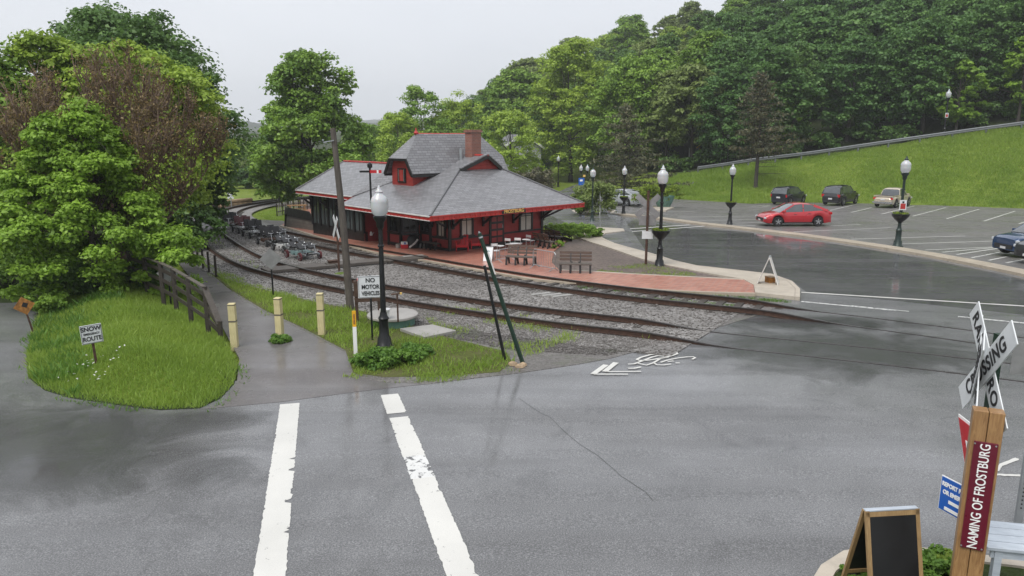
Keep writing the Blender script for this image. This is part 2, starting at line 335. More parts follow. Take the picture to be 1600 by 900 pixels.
# ------------------------------------------------------------------ mesh helpers
def tag(o, label=None, cat=None, group=None, kind=None):
    if label: o['label'] = label
    if cat: o['category'] = cat
    if group: o['group'] = group
    if kind: o['kind'] = kind
    return o
def empty(name, loc=(0, 0, 0), rz=0.0, label=None, cat=None, group=None):
    o = bpy.data.objects.new(name, None); COL.objects.link(o); o.location = loc; o.rotation_euler = (0, 0, rz)
    o.empty_display_size = .2; return tag(o, label, cat, group)
def copy_tree(o, parent=None):
    c = o.copy(); COL.objects.link(c); c.parent = parent
    for ch in o.children: copy_tree(ch, c)
    return c
def auto_uv(me):
    uv = me.uv_layers.new(name='UVMap'); vs = me.vertices; data = uv.data
    for p in me.polygons:
        n = p.normal
        t = Vector((0, 0, 1)).cross(n)
        t = Vector((1, 0, 0)) if t.length < 1e-3 else t.normalized()
        b = n.cross(t)
        for li in p.loop_indices:
            co = vs[me.loops[li].vertex_index].co; data[li].uv = (co.dot(t), co.dot(b))
class MB:
    def __init__(s): s.v = []; s.f = []; s.m = []
    def add(s, vs, fs, mi=0):
        o = len(s.v); s.v += [tuple(p) for p in vs]; s.f += [tuple(i + o for i in f) for f in fs]; s.m += [mi] * len(fs); return s
    def box(s, c, d, rz=0, mi=0, tilt=None):
        x, y, z = d[0] / 2, d[1] / 2, d[2] / 2
        R = Matrix.Rotation(rz, 3, 'Z')
        if tilt: R = R @ Matrix.Rotation(tilt[1], 3, tilt[0])
        vs = [R @ Vector(p) + Vector(c) for p in ((-x, -y, -z), (x, -y, -z), (x, y, -z), (-x, y, -z), (-x, -y, z), (x, -y, z), (x, y, z), (-x, y, z))]
        return s.add(vs, ((0, 3, 2, 1), (4, 5, 6, 7), (0, 1, 5, 4), (1, 2, 6, 5), (2, 3, 7, 6), (3, 0, 4, 7)), mi)
    def beam(s, p, q, w, h, up=(0, 0, 1), mi=0):
        p, q = Vector(p), Vector(q); d = (q - p).normalized(); up = Vector(up)
        a = d.cross(up); a = a.normalized() if a.length > 1e-4 else Vector((1, 0, 0)); b = a.cross(d)
        vs = [e + a * (sx * w / 2) + b * (sy * h / 2) for e in (p, q) for sx, sy in ((-1, -1), (1, -1), (1, 1), (-1, 1))]
        return s.add(vs, ((0, 1, 2, 3), (7, 6, 5, 4), (0, 4, 5, 1), (1, 5, 6, 2), (2, 6, 7, 3), (3, 7, 4, 0)), mi)
    def tube(s, pts, rs, n=8, mi=0, cap=True):
        pts = [Vector(p) for p in pts]; rs = rs if hasattr(rs, '__len__') else [rs] * len(pts)
        vs = []; ref = Vector((0.31, 0.17, 0.93))
        for i, p in enumerate(pts):
            d = (pts[min(i + 1, len(pts) - 1)] - pts[max(i - 1, 0)])
            d = d.normalized() if d.length > 1e-6 else Vector((0, 0, 1))
            a = d.cross(ref) if abs(d.dot(ref.normalized())) < .98 else d.cross(Vector((1, 0, 0))); a.normalize(); b = d.cross(a)
            for k in range(n):
                t = 2 * math.pi * k / n; vs.append(p + (a * math.cos(t) + b * math.sin(t)) * rs[i])
        fs = [(i * n + k, i * n + (k + 1) % n, (i + 1) * n + (k + 1) % n, (i + 1) * n + k) for i in range(len(pts) - 1) for k in range(n)]
        if cap: fs += [tuple(range(n))[::-1], tuple(range((len(pts) - 1) * n, len(pts) * n))]
        return s.add(vs, fs, mi)
    def lathe(s, prof, n=16, c=(0, 0, 0), mi=0, axis='Z'):
        vs = []
        for r, z in prof:
            for k in range(n):
                t = 2 * math.pi * k / n; q = (r * math.cos(t), r * math.sin(t), z)
                if axis == 'Y': q = (q[0], q[2], q[1])
                vs.append((q[0] + c[0], q[1] + c[1], q[2] + c[2]))
        fs = [(i * n + k, i * n + (k + 1) % n, (i + 1) * n + (k + 1) % n, (i + 1) * n + k) for i in range(len(prof) - 1) for k in range(n)]
        fs += [tuple(range(n))[::-1], tuple(range((len(prof) - 1) * n, len(prof) * n))]
        return s.add(vs, fs, mi)
    def prism(s, poly, h0, h1, mi=0):      # poly of 3d points; offsets along z
        n = len(poly); vs = [(p[0], p[1], p[2] + h0) for p in poly] + [(p[0], p[1], p[2] + h1) for p in poly]
        area = sum(poly[i][0] * poly[(i + 1) % n][1] - poly[(i + 1) % n][0] * poly[i][1] for i in range(n))
        top = tuple(range(n, 2 * n)); sides = [(i, (i + 1) % n, (i + 1) % n + n, i + n) for i in range(n)]
        if area < 0: top = top[::-1]; sides = [q[::-1] for q in sides]
        return s.add(vs, [top] + sides, mi)
    def slab(s, pts, th, mi=0):            # planar polygon thickened along its normal (downwards)
        pts = [Vector(p) for p in pts]; n = (pts[1] - pts[0]).cross(pts[2] - pts[1]).normalized()
        k = len(pts); vs = pts + [p - n * th for p in pts]
        fs = [tuple(range(k)), tuple(range(k, 2 * k))[::-1]] + [(i, i + k, (i + 1) % k + k, (i + 1) % k) for i in range(k)]
        return s.add(vs, fs, mi)
    def build(s, name, mats, parent=None, loc=None, rz=None, smooth=False, uv=False, bevel=0):
        me = bpy.data.meshes.new(name); me.from_pydata(s.v, [], s.f)
        mats = mats if isinstance(mats, (list, tuple)) else [mats]
        for q in mats: me.materials.append(MATS[q])
        if len(mats) > 1: me.polygons.foreach_set('material_index', s.m)
        if smooth: me.polygons.foreach_set('use_smooth', [True] * len(me.polygons))
        if uv: auto_uv(me)
        me.update()
        o = bpy.data.objects.new(name, me); COL.objects.link(o); o.parent = parent
        if loc is not None: o.location = loc
        if rz is not None: o.rotation_euler = (0, 0, rz)
        if bevel:
            md = o.modifiers.new('bevel', 'BEVEL'); md.width = bevel; md.segments = 2; md.limit_method = 'ANGLE'
        if smooth:
            try: me.set_sharp_from_angle(angle=math.radians(50))
            except Exception: pass
        return o
def sheet(name, pts, dz, mat, kind='structure', parent=None):
    mb = MB(); vs = [(p[0], p[1], zg(p[1]) + dz) for p in pts]
    ar = sum(vs[i][0] * vs[(i + 1) % len(vs)][1] - vs[(i + 1) % len(vs)][0] * vs[i][1] for i in range(len(vs)))
    if ar < 0: vs = vs[::-1]
    if parent is None: mb.prism([(p[0], p[1], p[2]) for p in vs], -.045, 0)
    else: mb.add(vs, [tuple(range(len(vs)))])
    o = mb.build(name, mat, parent)
    if kind and parent is None: o['kind'] = kind
    return o
def slabsheet(name, pts, h, mat, parent=None, kind=None, base=-.05):
    mb = MB(); vs = [(p[0], p[1], zg(p[1])) for p in pts]; mb.prism(vs, base, h); o = mb.build(name, mat, parent)
    if kind: o['kind'] = kind
    return o
def PX(l): return [G(*p) for p in l]
def spline(pts, step=.5):
    pts = [Vector(p) for p in pts]; out = []
    for i in range(len(pts) - 1):
        p0, p1, p2, p3 = pts[max(i - 1, 0)], pts[i], pts[i + 1], pts[min(i + 2, len(pts) - 1)]
        n = max(2, int((p2 - p1).length / step))
        for k in range(n):
            t = k / n
            out.append(.5 * ((2 * p1) + (p2 - p0) * t + (2 * p0 - 5 * p1 + 4 * p2 - p3) * t * t + (3 * p1 - p0 - 3 * p2 + p3) * t ** 3))
    out.append(pts[-1]); return out
def resample(pts, step):
    out = [pts[0].copy()]; acc = 0
    for a, b in zip(pts[:-1], pts[1:]):
        d = (b - a).length; 
        while acc + d >= step:
            a = a + (b - a) * ((step - acc) / d); d = (b - a).length; out.append(a.copy()); acc = 0
            if d < 1e-9: break
        acc += d
    return out
def fast(name, verts, faces, mat, tint=None, parent=None, kind=None):
    me = bpy.data.meshes.new(name); nv = len(verts); nf, k = faces.shape
    me.vertices.add(nv); me.vertices.foreach_set('co', np.asarray(verts, np.float32).ravel())
    me.loops.add(nf * k); me.loops.foreach_set('vertex_index', faces.astype(np.int32).ravel())
    me.polygons.add(nf); me.polygons.foreach_set('loop_start', np.arange(0, nf * k, k, dtype=np.int32))
    me.polygons.foreach_set('loop_total', np.full(nf, k, np.int32))
    me.update(calc_edges=True); me.materials.append(MATS[mat])
    if tint is not None:
        a = me.attributes.new('tint', 'FLOAT', 'FACE'); a.data.foreach_set('value', np.asarray(tint, np.float32))
    o = bpy.data.objects.new(name, me); COL.objects.link(o); o.parent = parent
    if kind: o['kind'] = kind
    return o
def unit(a): return a / np.maximum(np.linalg.norm(a, axis=-1, keepdims=True), 1e-9)
def leaf_quads(pos, nrm, size, rng, aspect=.8, fold=.25):
    n = len(pos); r = unit(rng.normal(size=(n, 3))); t = unit(np.cross(nrm, r)); b = np.cross(nrm, t)
    s = (size * rng.uniform(.6, 1.35, n))[:, None]
    v = np.empty((n, 4, 3)); f = nrm * s * fold
    v[:, 0] = pos - b * s * .55; v[:, 1] = pos + t * s * .5 * aspect + f * .6 + b * s * .08; v[:, 2] = pos + b * s * .6 - f * .5; v[:, 3] = pos - t * s * .5 * aspect + f * .6 + b * s * .08
    return v.reshape(-1, 3), np.arange(n * 4).reshape(n, 4)
def clump_leaves(cent, rad, per, size, rng, flat=.62, up=.75):
    """leaves spread over small domed clumps: mostly on the upper shell of each clump, with a loose edge"""
    n = len(cent); idx = np.repeat(np.arange(n), per); m = len(idx)
    d = unit(rng.normal(size=(m, 3))); d[:, 2] = np.where(rng.random(m) < .72, np.abs(d[:, 2]), d[:, 2])
    rr = rng.random(m) ** .42 * rng.uniform(.75, 1.2, m)
    off = d * (rr * rad[idx])[:, None]; off[:, 2] *= flat
    pos = cent[idx] + off
    nrm = unit(d * .7 + rng.normal(size=(m, 3)) * .55 + np.array([0, 0, up]))
    v, f = leaf_quads(pos, nrm, size, rng)
    cl = rng.random(n)
    tint = np.clip(.5 * cl[idx] + .42 * rng.random(m) + .08, 0, 1)
    return v, f, tint
_TXT = {}
def text(name, s, size, mat, parent, loc, rot=(math.pi / 2, 0, 0), sx=1.0, extrude=.002, space=1.0, align='CENTER', bold=0.0):
    cu = bpy.data.curves.new(name, 'FONT'); cu.body = s; cu.size = size; cu.align_x = align; cu.align_y = 'CENTER'; cu.extrude = extrude; cu.space_character = space; cu.offset = bold
    ob = bpy.data.objects.new(name, cu); COL.objects.link(ob)
    dg = bpy.context.evaluated_depsgraph_get(); me = bpy.data.meshes.new_from_object(ob.evaluated_get(dg))
    bpy.data.objects.remove(ob); me.materials.clear(); me.materials.append(MATS[mat])
    o = bpy.data.objects.new(name, me); COL.objects.link(o); o.parent = parent; o.location = loc; o.rotation_euler = rot; o.scale = (sx, 1, 1); return o

# ------------------------------------------------------------------ trees
def envelope(rng, n, R, z0, z1, pw=.6, lob=.22, inner=.45):
    """clump centres filling an uneven crown between z0 and z1"""
    ph = rng.random(4) * 6.28; t = rng.random(n) ** .85; th = rng.random(n) * 6.28
    prof = np.sin(np.pi * (0.06 + .9 * t) ** .82) ** pw
    lobe = 1 + lob * np.sin(2 * th + ph[0] + 3 * t) + lob * .7 * np.sin(3 * th + ph[1] - 5 * t) + lob * .5 * np.sin(5 * th + ph[2] + 9 * t)
    r = R * prof * lobe * (inner + (1 - inner) * rng.random(n) ** .5)
    z = z0 + (z1 - z0) * t + rng.normal(size=n) * .03 * (z1 - z0)
    return np.stack([r * np.cos(th), r * np.sin(th), z], 1)
def trunk_mesh(mb, rng, H, r0, cents, nl=16, nt=40, lean=(0, 0), forks=.3, top=.82):
    pts = []; K = 8
    for i in range(K + 1):
        t = i / K; pts.append(Vector((lean[0] * t + .03 * H * math.sin(2.1 * t + r0 * 9) * t, lean[1] * t + .025 * H * math.sin(3.3 * t) * t, H * top * t)))
    mb.tube(pts, [r0 * (1.25 if i == 0 else 1) * (1 - .86 * (i / K)) for i in range(K + 1)], 9)
    order = rng.permutation(len(cents)); nodes_ = []
    for k in order[:nl]:
        c = Vector(cents[k]); h = max(forks * H, min(c.z * rng.uniform(.5, .75), H * top * .95)); t = h / (H * top); i = min(K - 1, int(t * K)); p = pts[i].lerp(pts[i + 1], t * K - i)
        m1 = p.lerp(c, .35) + Vector((0, 0, .03 * H)); m2 = p.lerp(c, .7) + Vector((rng.normal() * .02 * H, rng.normal() * .02 * H, .04 * H))
        rr = r0 * (1 - .8 * t) * .5; mb.tube([p, m1, m2, c], [rr, rr * .7, rr * .45, rr * .15], 5); nodes_ += [m1, m2, c]
    for k in order[nl:nl + nt]:
        c = Vector(cents[k]); q = min(nodes_, key=lambda n: (n - c).length) if nodes_ else pts[-2]
        mb.tube([q, q.lerp(c, .5) + Vector((0, 0, .02 * H)), c], [r0 * .09, r0 * .06, r0 * .02], 4)
def tree_parts(root, seed, H, R, z0, nclump, per, leaf, mat, barkm='bark', r0=None, pw=.6, lob=.22, crad=.2, flat=.62, cents=None, inner=.45, lean=(0, 0), nl=16, nt=40):
    rng = np.random.default_rng(seed)
    if cents is None: cents = envelope(rng, nclump, R * .88, z0, H * .95, pw, lob, inner)
    rad = R * crad * rng.uniform(.6, 1.3, len(cents))
    v, f, ti = clump_leaves(cents, rad, per, leaf, rng, flat)
    mb = MB(); trunk_mesh(mb, rng, H, r0 or H * .02, cents, nl, nt, lean)
    mb.build('trunk', barkm, root, smooth=True)
    c = fast('crown', v, f, mat, ti, root); return c
# ================================================================== SETTING
# terrain sheet (grass, woodland floor) reaching to the far hills
def terrain():
    xs = np.concatenate([np.arange(-1500, -420, 90), np.arange(-420, -60, 20), np.arange(-60, 130, 2.5), np.arange(130, 460, 20)])
    ys = np.concatenate([np.arange(-30, 60, 5), np.arange(60, 130, 2.0), np.arange(130, 300, 5), np.arange(300, 700, 25), np.arange(700, 2300, 100)])
    V = np.array([(x, y, T(x, y) - .12) for y in ys for x in xs]); nx = len(xs)
    F = np.array([(j * nx + i, j * nx + i + 1, (j + 1) * nx + i + 1, (j + 1) * nx + i) for j in range(len(ys) - 1) for i in range(nx - 1)])
    me = bpy.data.meshes.new('terrain'); me.from_pydata(V.tolist(), [], F.tolist())
    for q in ('lawn', 'woodland_floor', 'soil_green'): me.materials.append(MATS[q])
    mi = []
    for f in F:
        c = V[f].mean(0); b, r, zr, s = hill_profile(c[0] / max(c[1], 1)) if c[1] > 40 else (999, 999, 0, 0)
        mi.append(1 if (c[1] > r + 1 or c[1] > 260) else (2 if (c[1] < 40 and c[0] < -15) else 0))
    me.polygons.foreach_set('material_index', mi); me.polygons.foreach_set('use_smooth', [True] * len(F)); me.update()
    o = bpy.data.objects.new('terrain', me); COL.objects.link(o); o['kind'] = 'structure'
terrain()

# far ridge seen down the valley: rounded wooded hill with a rough tree-top outline
def far_ridge(name, pts, depth, seed):
    rng = np.random.default_rng(seed); K = 140; vs = []; fs = []
    xs = np.interp(np.linspace(0, 1, K), np.linspace(0, 1, len(pts)), [p[0] for p in pts]); zs = np.interp(np.linspace(0, 1, K), np.linspace(0, 1, len(pts)), [p[2] for p in pts]); y0 = pts[0][1]
    rows = 26
    for j in range(rows):
        t = j / (rows - 1)
        for i in range(K):
            z = zs[i] * math.sin(min(1, t * 1.15) * math.pi / 2) ** .9 - 3
            vs.append((xs[i] + rng.normal() * .8, y0 - depth * (1 - t) + rng.normal() * 2, z + (rng.random() ** 2) * 3.2 * (1 if t > .05 else 0)))
    fs = [(j * K + i, j * K + i + 1, (j + 1) * K + i + 1, (j + 1) * K + i) for j in range(rows - 1) for i in range(K - 1)]
    me = bpy.data.meshes.new(name); me.from_pydata(vs, [], fs); me.materials.append(MATS['woodland_floor']); me.update()
    o = bpy.data.objects.new(name, me); COL.objects.link(o); o['kind'] = 'structure'
far_ridge('hill', [(-1680, 2500, 30), (-1200, 2500, 40), (-960, 2500, 46), (-800, 2500, 42), (-640, 2500, 33), (-430, 2500, 56), (-80, 2500, 62), (250, 2500, 70)], 700, 3)
far_ridge('hill', [(-1050, 1400, 14), (-600, 1400, 26), (-490, 1400, 32), (-420, 1400, 21), (-210, 1400, 30), (100, 1400, 34)], 350, 4)

# road: junction in front of the camera, the lane to the left and the street past the lot
road_pts = [(-26, -4), (-32, 12)] + [tuple(G(*p)[:2]) for p in ((-260, 478), (-60, 474), (20, 473), (70, 469), (110, 474), (330, 600), (560, 570), (700, 575), (850, 560), (1000, 505), (1050, 450), (980, 400), (905, 368), (845, 352), (846, 330), (852, 312), (868, 302), (885, 296), (905, 291), (950, 287), (1010, 283), (1015, 287), (965, 293), (935, 300), (955, 312), (1000, 318), (1100, 330), (1300, 345), (1600, 395))] + [(36, 30), (40, 10), (36, -4)]
road = sheet('road', road_pts, 0.0, 'asphalt')
# darker, wetter strip of the street beyond the crossing
sheet('street', PX([(845, 352), (850, 338), (905, 336), (945, 340), (1040, 352), (1080, 358), (1160, 362), (1304, 381), (1449, 404), (1600, 436), (1750, 478), (1750, 520), (1600, 492), (1400, 470), (1262, 458), (1240, 440), (1190, 428), (1085, 418), (1020, 398), (962, 382), (976, 362), (930, 358), (880, 366)]), .005, 'asphalt_dark')
lot = [(940, 333), (965, 322), (1000, 316), (1045, 310.5), (1100, 314), (1173, 318.5), (1261, 316), (1350, 318), (1429, 320), (1520, 323), (1600, 326), (1760, 332), (1760, 470), (1600, 429), (1449, 394), (1304, 372), (1160, 355), (1080, 347), (1040, 340)]
parking = sheet('parking_lot', PX(lot), .009, 'asphalt_lot')

# path (old rail trail) coming down to the crossing
sheet('path', PX([(310, 640), (345, 632), (370, 600), (374, 560), (347, 510), (312, 452), (277, 408), (255, 392), (235, 380), (265, 380), (285, 392), (330, 428), (362, 455), (412, 485), (472, 513), (540, 548), (553, 585), (600, 597), (668, 600), (560, 612), (440, 628)]), .006, 'asphalt_path')
# stone bed under the tracks and the dirty gravel margin beside the road
sheet('gravel_margin', PX([(290, 398), (335, 430), (365, 457), (412, 487), (472, 515), (540, 551), (553, 588), (600, 598), (668, 600), (820, 582), (900, 570), (950, 561), (1010, 545), (1075, 527), (1150, 503), (1195, 490), (1230, 470), (1180, 455), (700, 395), (440, 345), (330, 340)]), .009, 'dirt_gravel')
near_px = [(1790, 608), (1500, 570), (1280, 547), (1085, 526.5), (955, 514), (857, 502), (760, 489), (613, 464.5), (538, 450.5), (453, 432), (402, 417.5), (362, 397), (331, 373), (309, 352), (304, 341), (318, 333), (348, 326.5), (392, 319), (440, 313), (500, 309)]
far_px = [(1790, 565), (1500, 523), (1280, 494), (1182, 485), (1085, 475.5), (987, 465.5), (890, 452.5), (840, 446), (760, 432), (680, 417.5), (607, 404), (546, 393.5), (500, 384), (450, 372.5), (392, 357.5), (360, 345), (352, 336.5), (368, 328.5), (402, 320.5), (445, 314), (500, 310)]
near_c = spline(PX(near_px), .4); far_c = spline(PX(far_px), .4)
def smooth_line(p, it=30):
    a = np.array([tuple(q) for q in resample(p, .45)])
    for _ in range(it): a[1:-1] = .25 * a[:-2] + .5 * a[1:-1] + .25 * a[2:]
    return [Vector((q[0], q[1], zg(q[1]))) for q in a]
near_c = smooth_line(near_c); far_c = smooth_line(far_c)
def offset(line, d):
    out = []
    for i, p in enumerate(line):
        t = (line[min(i + 1, len(line) - 1)] - line[max(i - 1, 0)]); n = Vector((t.y, -t.x, 0)).normalized(); out.append(p + n * d)
    return out
def lift(p, x0, x1, hi): return hi * (1 - sst((p.x - x0) / (x1 - x0)))
def band(name, line, w, dz, mat, xmax, kind='structure', wob=0):
    ln = [p for p in line if p.x < xmax]; a = offset(ln, w); b = offset(ln, -w); mb = MB(); vs = []
    for i, (p, q) in enumerate(zip(a, b)):
        k = wob * math.sin(i * .7) * .3; vs += [(p.x, p.y, zg(p.y) + .019), (p.x * .7 + q.x * .3, p.y * .7 + q.y * .3, zg(p.y) + dz), (p.x * .3 + q.x * .7, p.y * .3 + q.y * .7, zg(q.y) + dz), (q.x, q.y, zg(q.y) + .019)]
    fs = [(4 * i + k, 4 * i + k + 1, 4 * i + k + 5, 4 * i + k + 4) for i in range(len(ln) - 1) for k in range(3)]
    mb.add(vs, fs); o = mb.build(name, mat); o['kind'] = kind; return o
# one common stone bed between and under both tracks
mid_poly = offset([p for p in far_c if p.x < 8.5], -1.5)[::3] + offset([p for p in near_c if p.x < 5.2], 1.7)[::-1][::3]
def flip_ok(poly): return poly
bed_pts = [p for p in offset([p for p in far_c if p.x < 9.0 and p.y < 70], 1.9)][::3]
bed_n = [p for p in offset([p for p in near_c if p.x < 4.6 and p.y < 70], -2.3)][::3]
def side(line, d, ref):                    # choose the offset side that lies farther from / nearer to ref line
    return offset(line, d)
d_far = 1.9 if (offset(far_c, 1.9)[60].y > far_c[60].y) else -1.9
bed = [p for p in offset(far_c, d_far) if p.x < 8.5 and p.y < 74][::3] + [p for p in offset(near_c, -d_far * 1.15) if p.x < 5.0 and p.y < 74][::-1][::3]
sheet('track_bed', bed, .022, 'ballast')

tie_me = MB().box((0, 0, 0), (2.35, .22, .15)).build('tie', 'tie_wood'); TIE = tie_me.data; bpy.data.objects.remove(tie_me)
def track(name, line, xcut, label, sink=0.0):
    root = empty(name, line[0], 0, label, 'railway track', 'railway tracks past the station'); inv = -line[0]
    for sgn in (-1, 1):
        ln = offset(line, sgn * .755); mb = MB(); K = len(ln); vs = []
        prof = ((-.066, 0), (-.066, .02), (-.014, .03), (-.014, .12), (-.036, .128), (-.036, .16), (.036, .16), (.036, .128), (.014, .12), (.014, .03), (.066, .02), (.066, 0))
        off = offset(line, sgn * .755)
        for i, p in enumerate(ln):
            t = (ln[min(i + 1, K - 1)] - ln[max(i - 1, 0)]); n = Vector((t.y, -t.x, 0)).normalized(); up = lift(p, xcut - 2.2, xcut + .3, .19) - .145
            for a, h in prof: q = p + n * a + inv; vs.append((q.x, q.y, zg(p.y) + up + h - line[0].z))
        m = len(prof); fs = [(i * m + k, i * m + (k + 1) % m, (i + 1) * m + (k + 1) % m, (i + 1) * m + k) for i in range(K - 1) for k in range(m)]
        mi = [1 if k in (4, 5, 6) else 0 for i in range(K - 1) for k in range(m)]
        mb.v = vs; mb.f = fs; mb.m = mi; mb.build('rail', ['rail_side', 'rail_steel'], root)
    n = 0
    for i, p in enumerate(line):
        if p.x > xcut - .6 or p.y > 62: continue
        t = (line[i + 1] - line[i - 1]); o = bpy.data.objects.new('tie', TIE); COL.objects.link(o); o.parent = root
        q = p + inv; up = lift(p, xcut - 2.2, xcut + .3, .19) - .145
        o.location = (q.x, q.y, zg(p.y) - line[0].z + up - .073 - sink + random.uniform(-.012, .012)); o.rotation_euler = (math.atan(-TILT) * abs(t.y) / t.length * 0, 0, math.atan2(t.y, t.x) + math.pi / 2 + random.uniform(-.03, .03)); n += 1
    return root
near_r = resample(near_c, .58); far_r = resample(far_c, .58)
track('railway_track', near_r, 5.4, 'railway track nearest the road, curving past the rail carts to the left', .03)
track('railway_track', far_r, 9.4, 'railway track alongside the brick station platform')

# timber walkway over both tracks by the leaning pole
wk = empty('plank_crossing', G(500, 418), 0, 'grey timber plank crossing laid over the tracks near the leaning utility pole', 'plank crossing')
a0, a1 = G(412, 427), G(668, 405); dirw = (a1 - a0); dirw.z = 0; Lw = dirw.length; dirw.normalize(); nw = Vector((-dirw.y, dirw.x, 0))
for row, w0 in enumerate((-.36, 0.0, .36)):
    s = 0
    while s < Lw - .3:
        ln = min(random.uniform(2.0, 3.2), Lw - s); p = a0 + dirw * (s + .03) + nw * w0; q = a0 + dirw * (s + ln - .03) + nw * w0
        zt = .11 + random.uniform(0, .02)
        MB().beam((p.x, p.y, zg(p.y) + zt), (q.x, q.y, zg(q.y) + zt), .32, .11).build('plank', random.choice(['wood_grey_plank', 'wood_weathered', 'wood_weathered', 'wood_weathered']), wk).matrix_parent_inverse = Matrix.Translation(-wk.location)
        s += ln
# white tie ends by the far rail
for k, (x, y) in enumerate(((845, 461), (862, 462.5), (878, 464))):
    p = G(x, y); o = MB().box((0, 0, .035), (.75, .2, .05), math.radians(28)).build('loose_tie', 'wood_grey_plank', None, (p.x, p.y, p.z)); tag(o, ['pale loose tie lying between tracks, nearest the leaning green posts', 'middle of three pale loose ties between the tracks', 'pale loose tie between tracks, closest to the street'][k], 'tie', 'pale loose ties')

# brick platform with concrete edge
edge = [(440, 354.5), (470, 363), (500, 372.5), (548, 386.5), (595, 398.5), (640, 406), (673, 411), (715, 419), (760, 426.5), (800, 433.5), (840, 440), (922, 447.5), (1052, 458), (1179, 462.3)]
inner = [(1176, 442), (1100, 438), (1020, 434), (960, 430.5), (919, 427.8), (874, 426)]
plat = PX(edge) + PX(inner) + PX([(862, 413), (866, 395), (884, 380), (872, 372), (850, 366), (700, 345), (560, 325), (480, 325), (455, 340)])
slabsheet('platform', plat, .10, 'brick_paving', None, 'structure')
e1 = spline(PX(edge), .5); e1 = [Vector((p.x, p.y, zg(p.y))) for p in e1]
def ribbon(name, line, w, h0, h1, mat, parent=None, kind=None, panel=None, side_=1, gap=.012):
    """kerb or paving strip; cut into panels that are each a part when panel is given"""
    ln = resample(line, panel or .5)
    if (ln[-1] - line[-1]).length > .1: ln.append(line[-1])
    of = offset(ln, w * side_); root = None
    if panel:
        root = parent
        for i in range(len(ln) - 1):
            g = (ln[i + 1] - ln[i]).normalized() * gap
            q = [ln[i] + g, ln[i + 1] - g, of[i + 1] - g, of[i] + g]; dz = random.uniform(-.004, .004)
            MB().prism([(p.x, p.y, zg(p.y)) for p in q], h0, h1 + dz).build('concrete_panel', mat, root)
        return root
    mb = MB()
    for i in range(len(ln) - 1):
        mb.prism([(p.x, p.y, zg(p.y)) for p in (ln[i], ln[i + 1], of[i + 1], of[i])], h0, h1)
    o = mb.build(name, mat, parent)
    if kind: o['kind'] = kind
    return o
ribbon('platform_kerb', e1, .15, -.05, .115, 'concrete_worn', None, 'structure', side_=1)
i1 = [Vector((p.x, p.y, zg(p.y))) for p in spline(PX(inner), .5)]
ribbon('platform_border', i1, .14, -.05, .112, 'concrete', None, 'structure', side_=1)

# sidewalk round the planting bed
sw = bpy.data.objects.new('sidewalk', None); COL.objects.link(sw); sw['kind'] = 'structure'
outer = PX([(938, 372.5), (961, 383.6), (1020, 400), (1052, 410.5), (1085, 418.5), (1130, 424), (1183, 429), (1212, 434), (1231, 440.5), (1245, 450), (1251, 460), (1249.5, 470)])
innr = PX([(902, 374), (930, 383.5), (962, 394), (1007, 409.6), (1040, 418), (1075, 425), (1110, 432), (1143, 439), (1176, 442), (1177, 448), (1178, 455), (1179, 462)])
def lerp_line(l, n):
    p = spline(l, .2); d = [0]
    for a, b in zip(p[:-1], p[1:]): d.append(d[-1] + (b - a).length)
    return [Vector((np.interp(q, d, [v.x for v in p]), np.interp(q, d, [v.y for v in p]), 0)) for q in np.linspace(0, d[-1], n)]
NO = 13; lo_, li_ = lerp_line(outer, NO), lerp_line(innr, NO)
for i in range(NO - 1):
    q = [lo_[i], lo_[i + 1], li_[i + 1], li_[i]]; c = sum(q, Vector()) / 4
    k0 = .16
    ko = [lo_[i].lerp(li_[i], k0 / max((li_[i] - lo_[i]).length, .3)), lo_[i + 1].lerp(li_[i + 1], k0 / max((li_[i + 1] - lo_[i + 1]).length, .3))]
    pan = [ko[0], ko[1], li_[i + 1], li_[i]]; c = sum(pan, Vector()) / 4
    pan = [p + (c - p).normalized() * .012 for p in pan]
    MB().prism([(p.x, p.y, zg(p.y)) for p in pan], -.05, .12 + random.uniform(-.005, .005)).build('concrete_panel', 'concrete', sw)
    kb = [lo_[i], lo_[i + 1], ko[1], ko[0]]; c = sum(kb, Vector()) / 4; kb = [p + (c - p).normalized() * .006 for p in kb]
    MB().prism([(p.x, p.y, zg(p.y)) for p in kb], -.05, .128).build('kerb_stone', 'concrete', sw)
for pl in ([(902, 374), (938, 372.5), (946, 367), (920, 362), (895, 370)], [(920, 362), (946, 367), (976, 363.5), (974, 360), (935, 357.5)]):
    MB().prism([(p.x, p.y, zg(p.y)) for p in PX(pl)], -.05, .12).build('concrete_panel', 'concrete', sw)
sheet('planting_bed', PX([(874, 427), (862, 414), (866, 396), (884, 381), (903, 375), (1007, 410.5), (1143, 440), (1100, 439), (1020, 435), (919, 428.5)]), .085, 'mulch')
# kerb strip between street and parking lot
kb = bpy.data.objects.new('kerb', None); COL.objects.link(kb); kb['kind'] = 'structure'
kline = [Vector((p.x, p.y, zg(p.y))) for p in spline(PX([(938, 334.5), (980, 338), (1040, 345), (1080, 350.5), (1160, 359.6), (1240, 369.5), (1304, 378.5), (1380, 390), (1449, 402), (1530, 418), (1600, 433), (1700, 458)]), .6)]
ribbon('kerb', kline, .95, -.05, .12, 'concrete_worn', kb, None, 2.0, -1 if offset(kline, 1)[20].y < kline[20].y else 1)
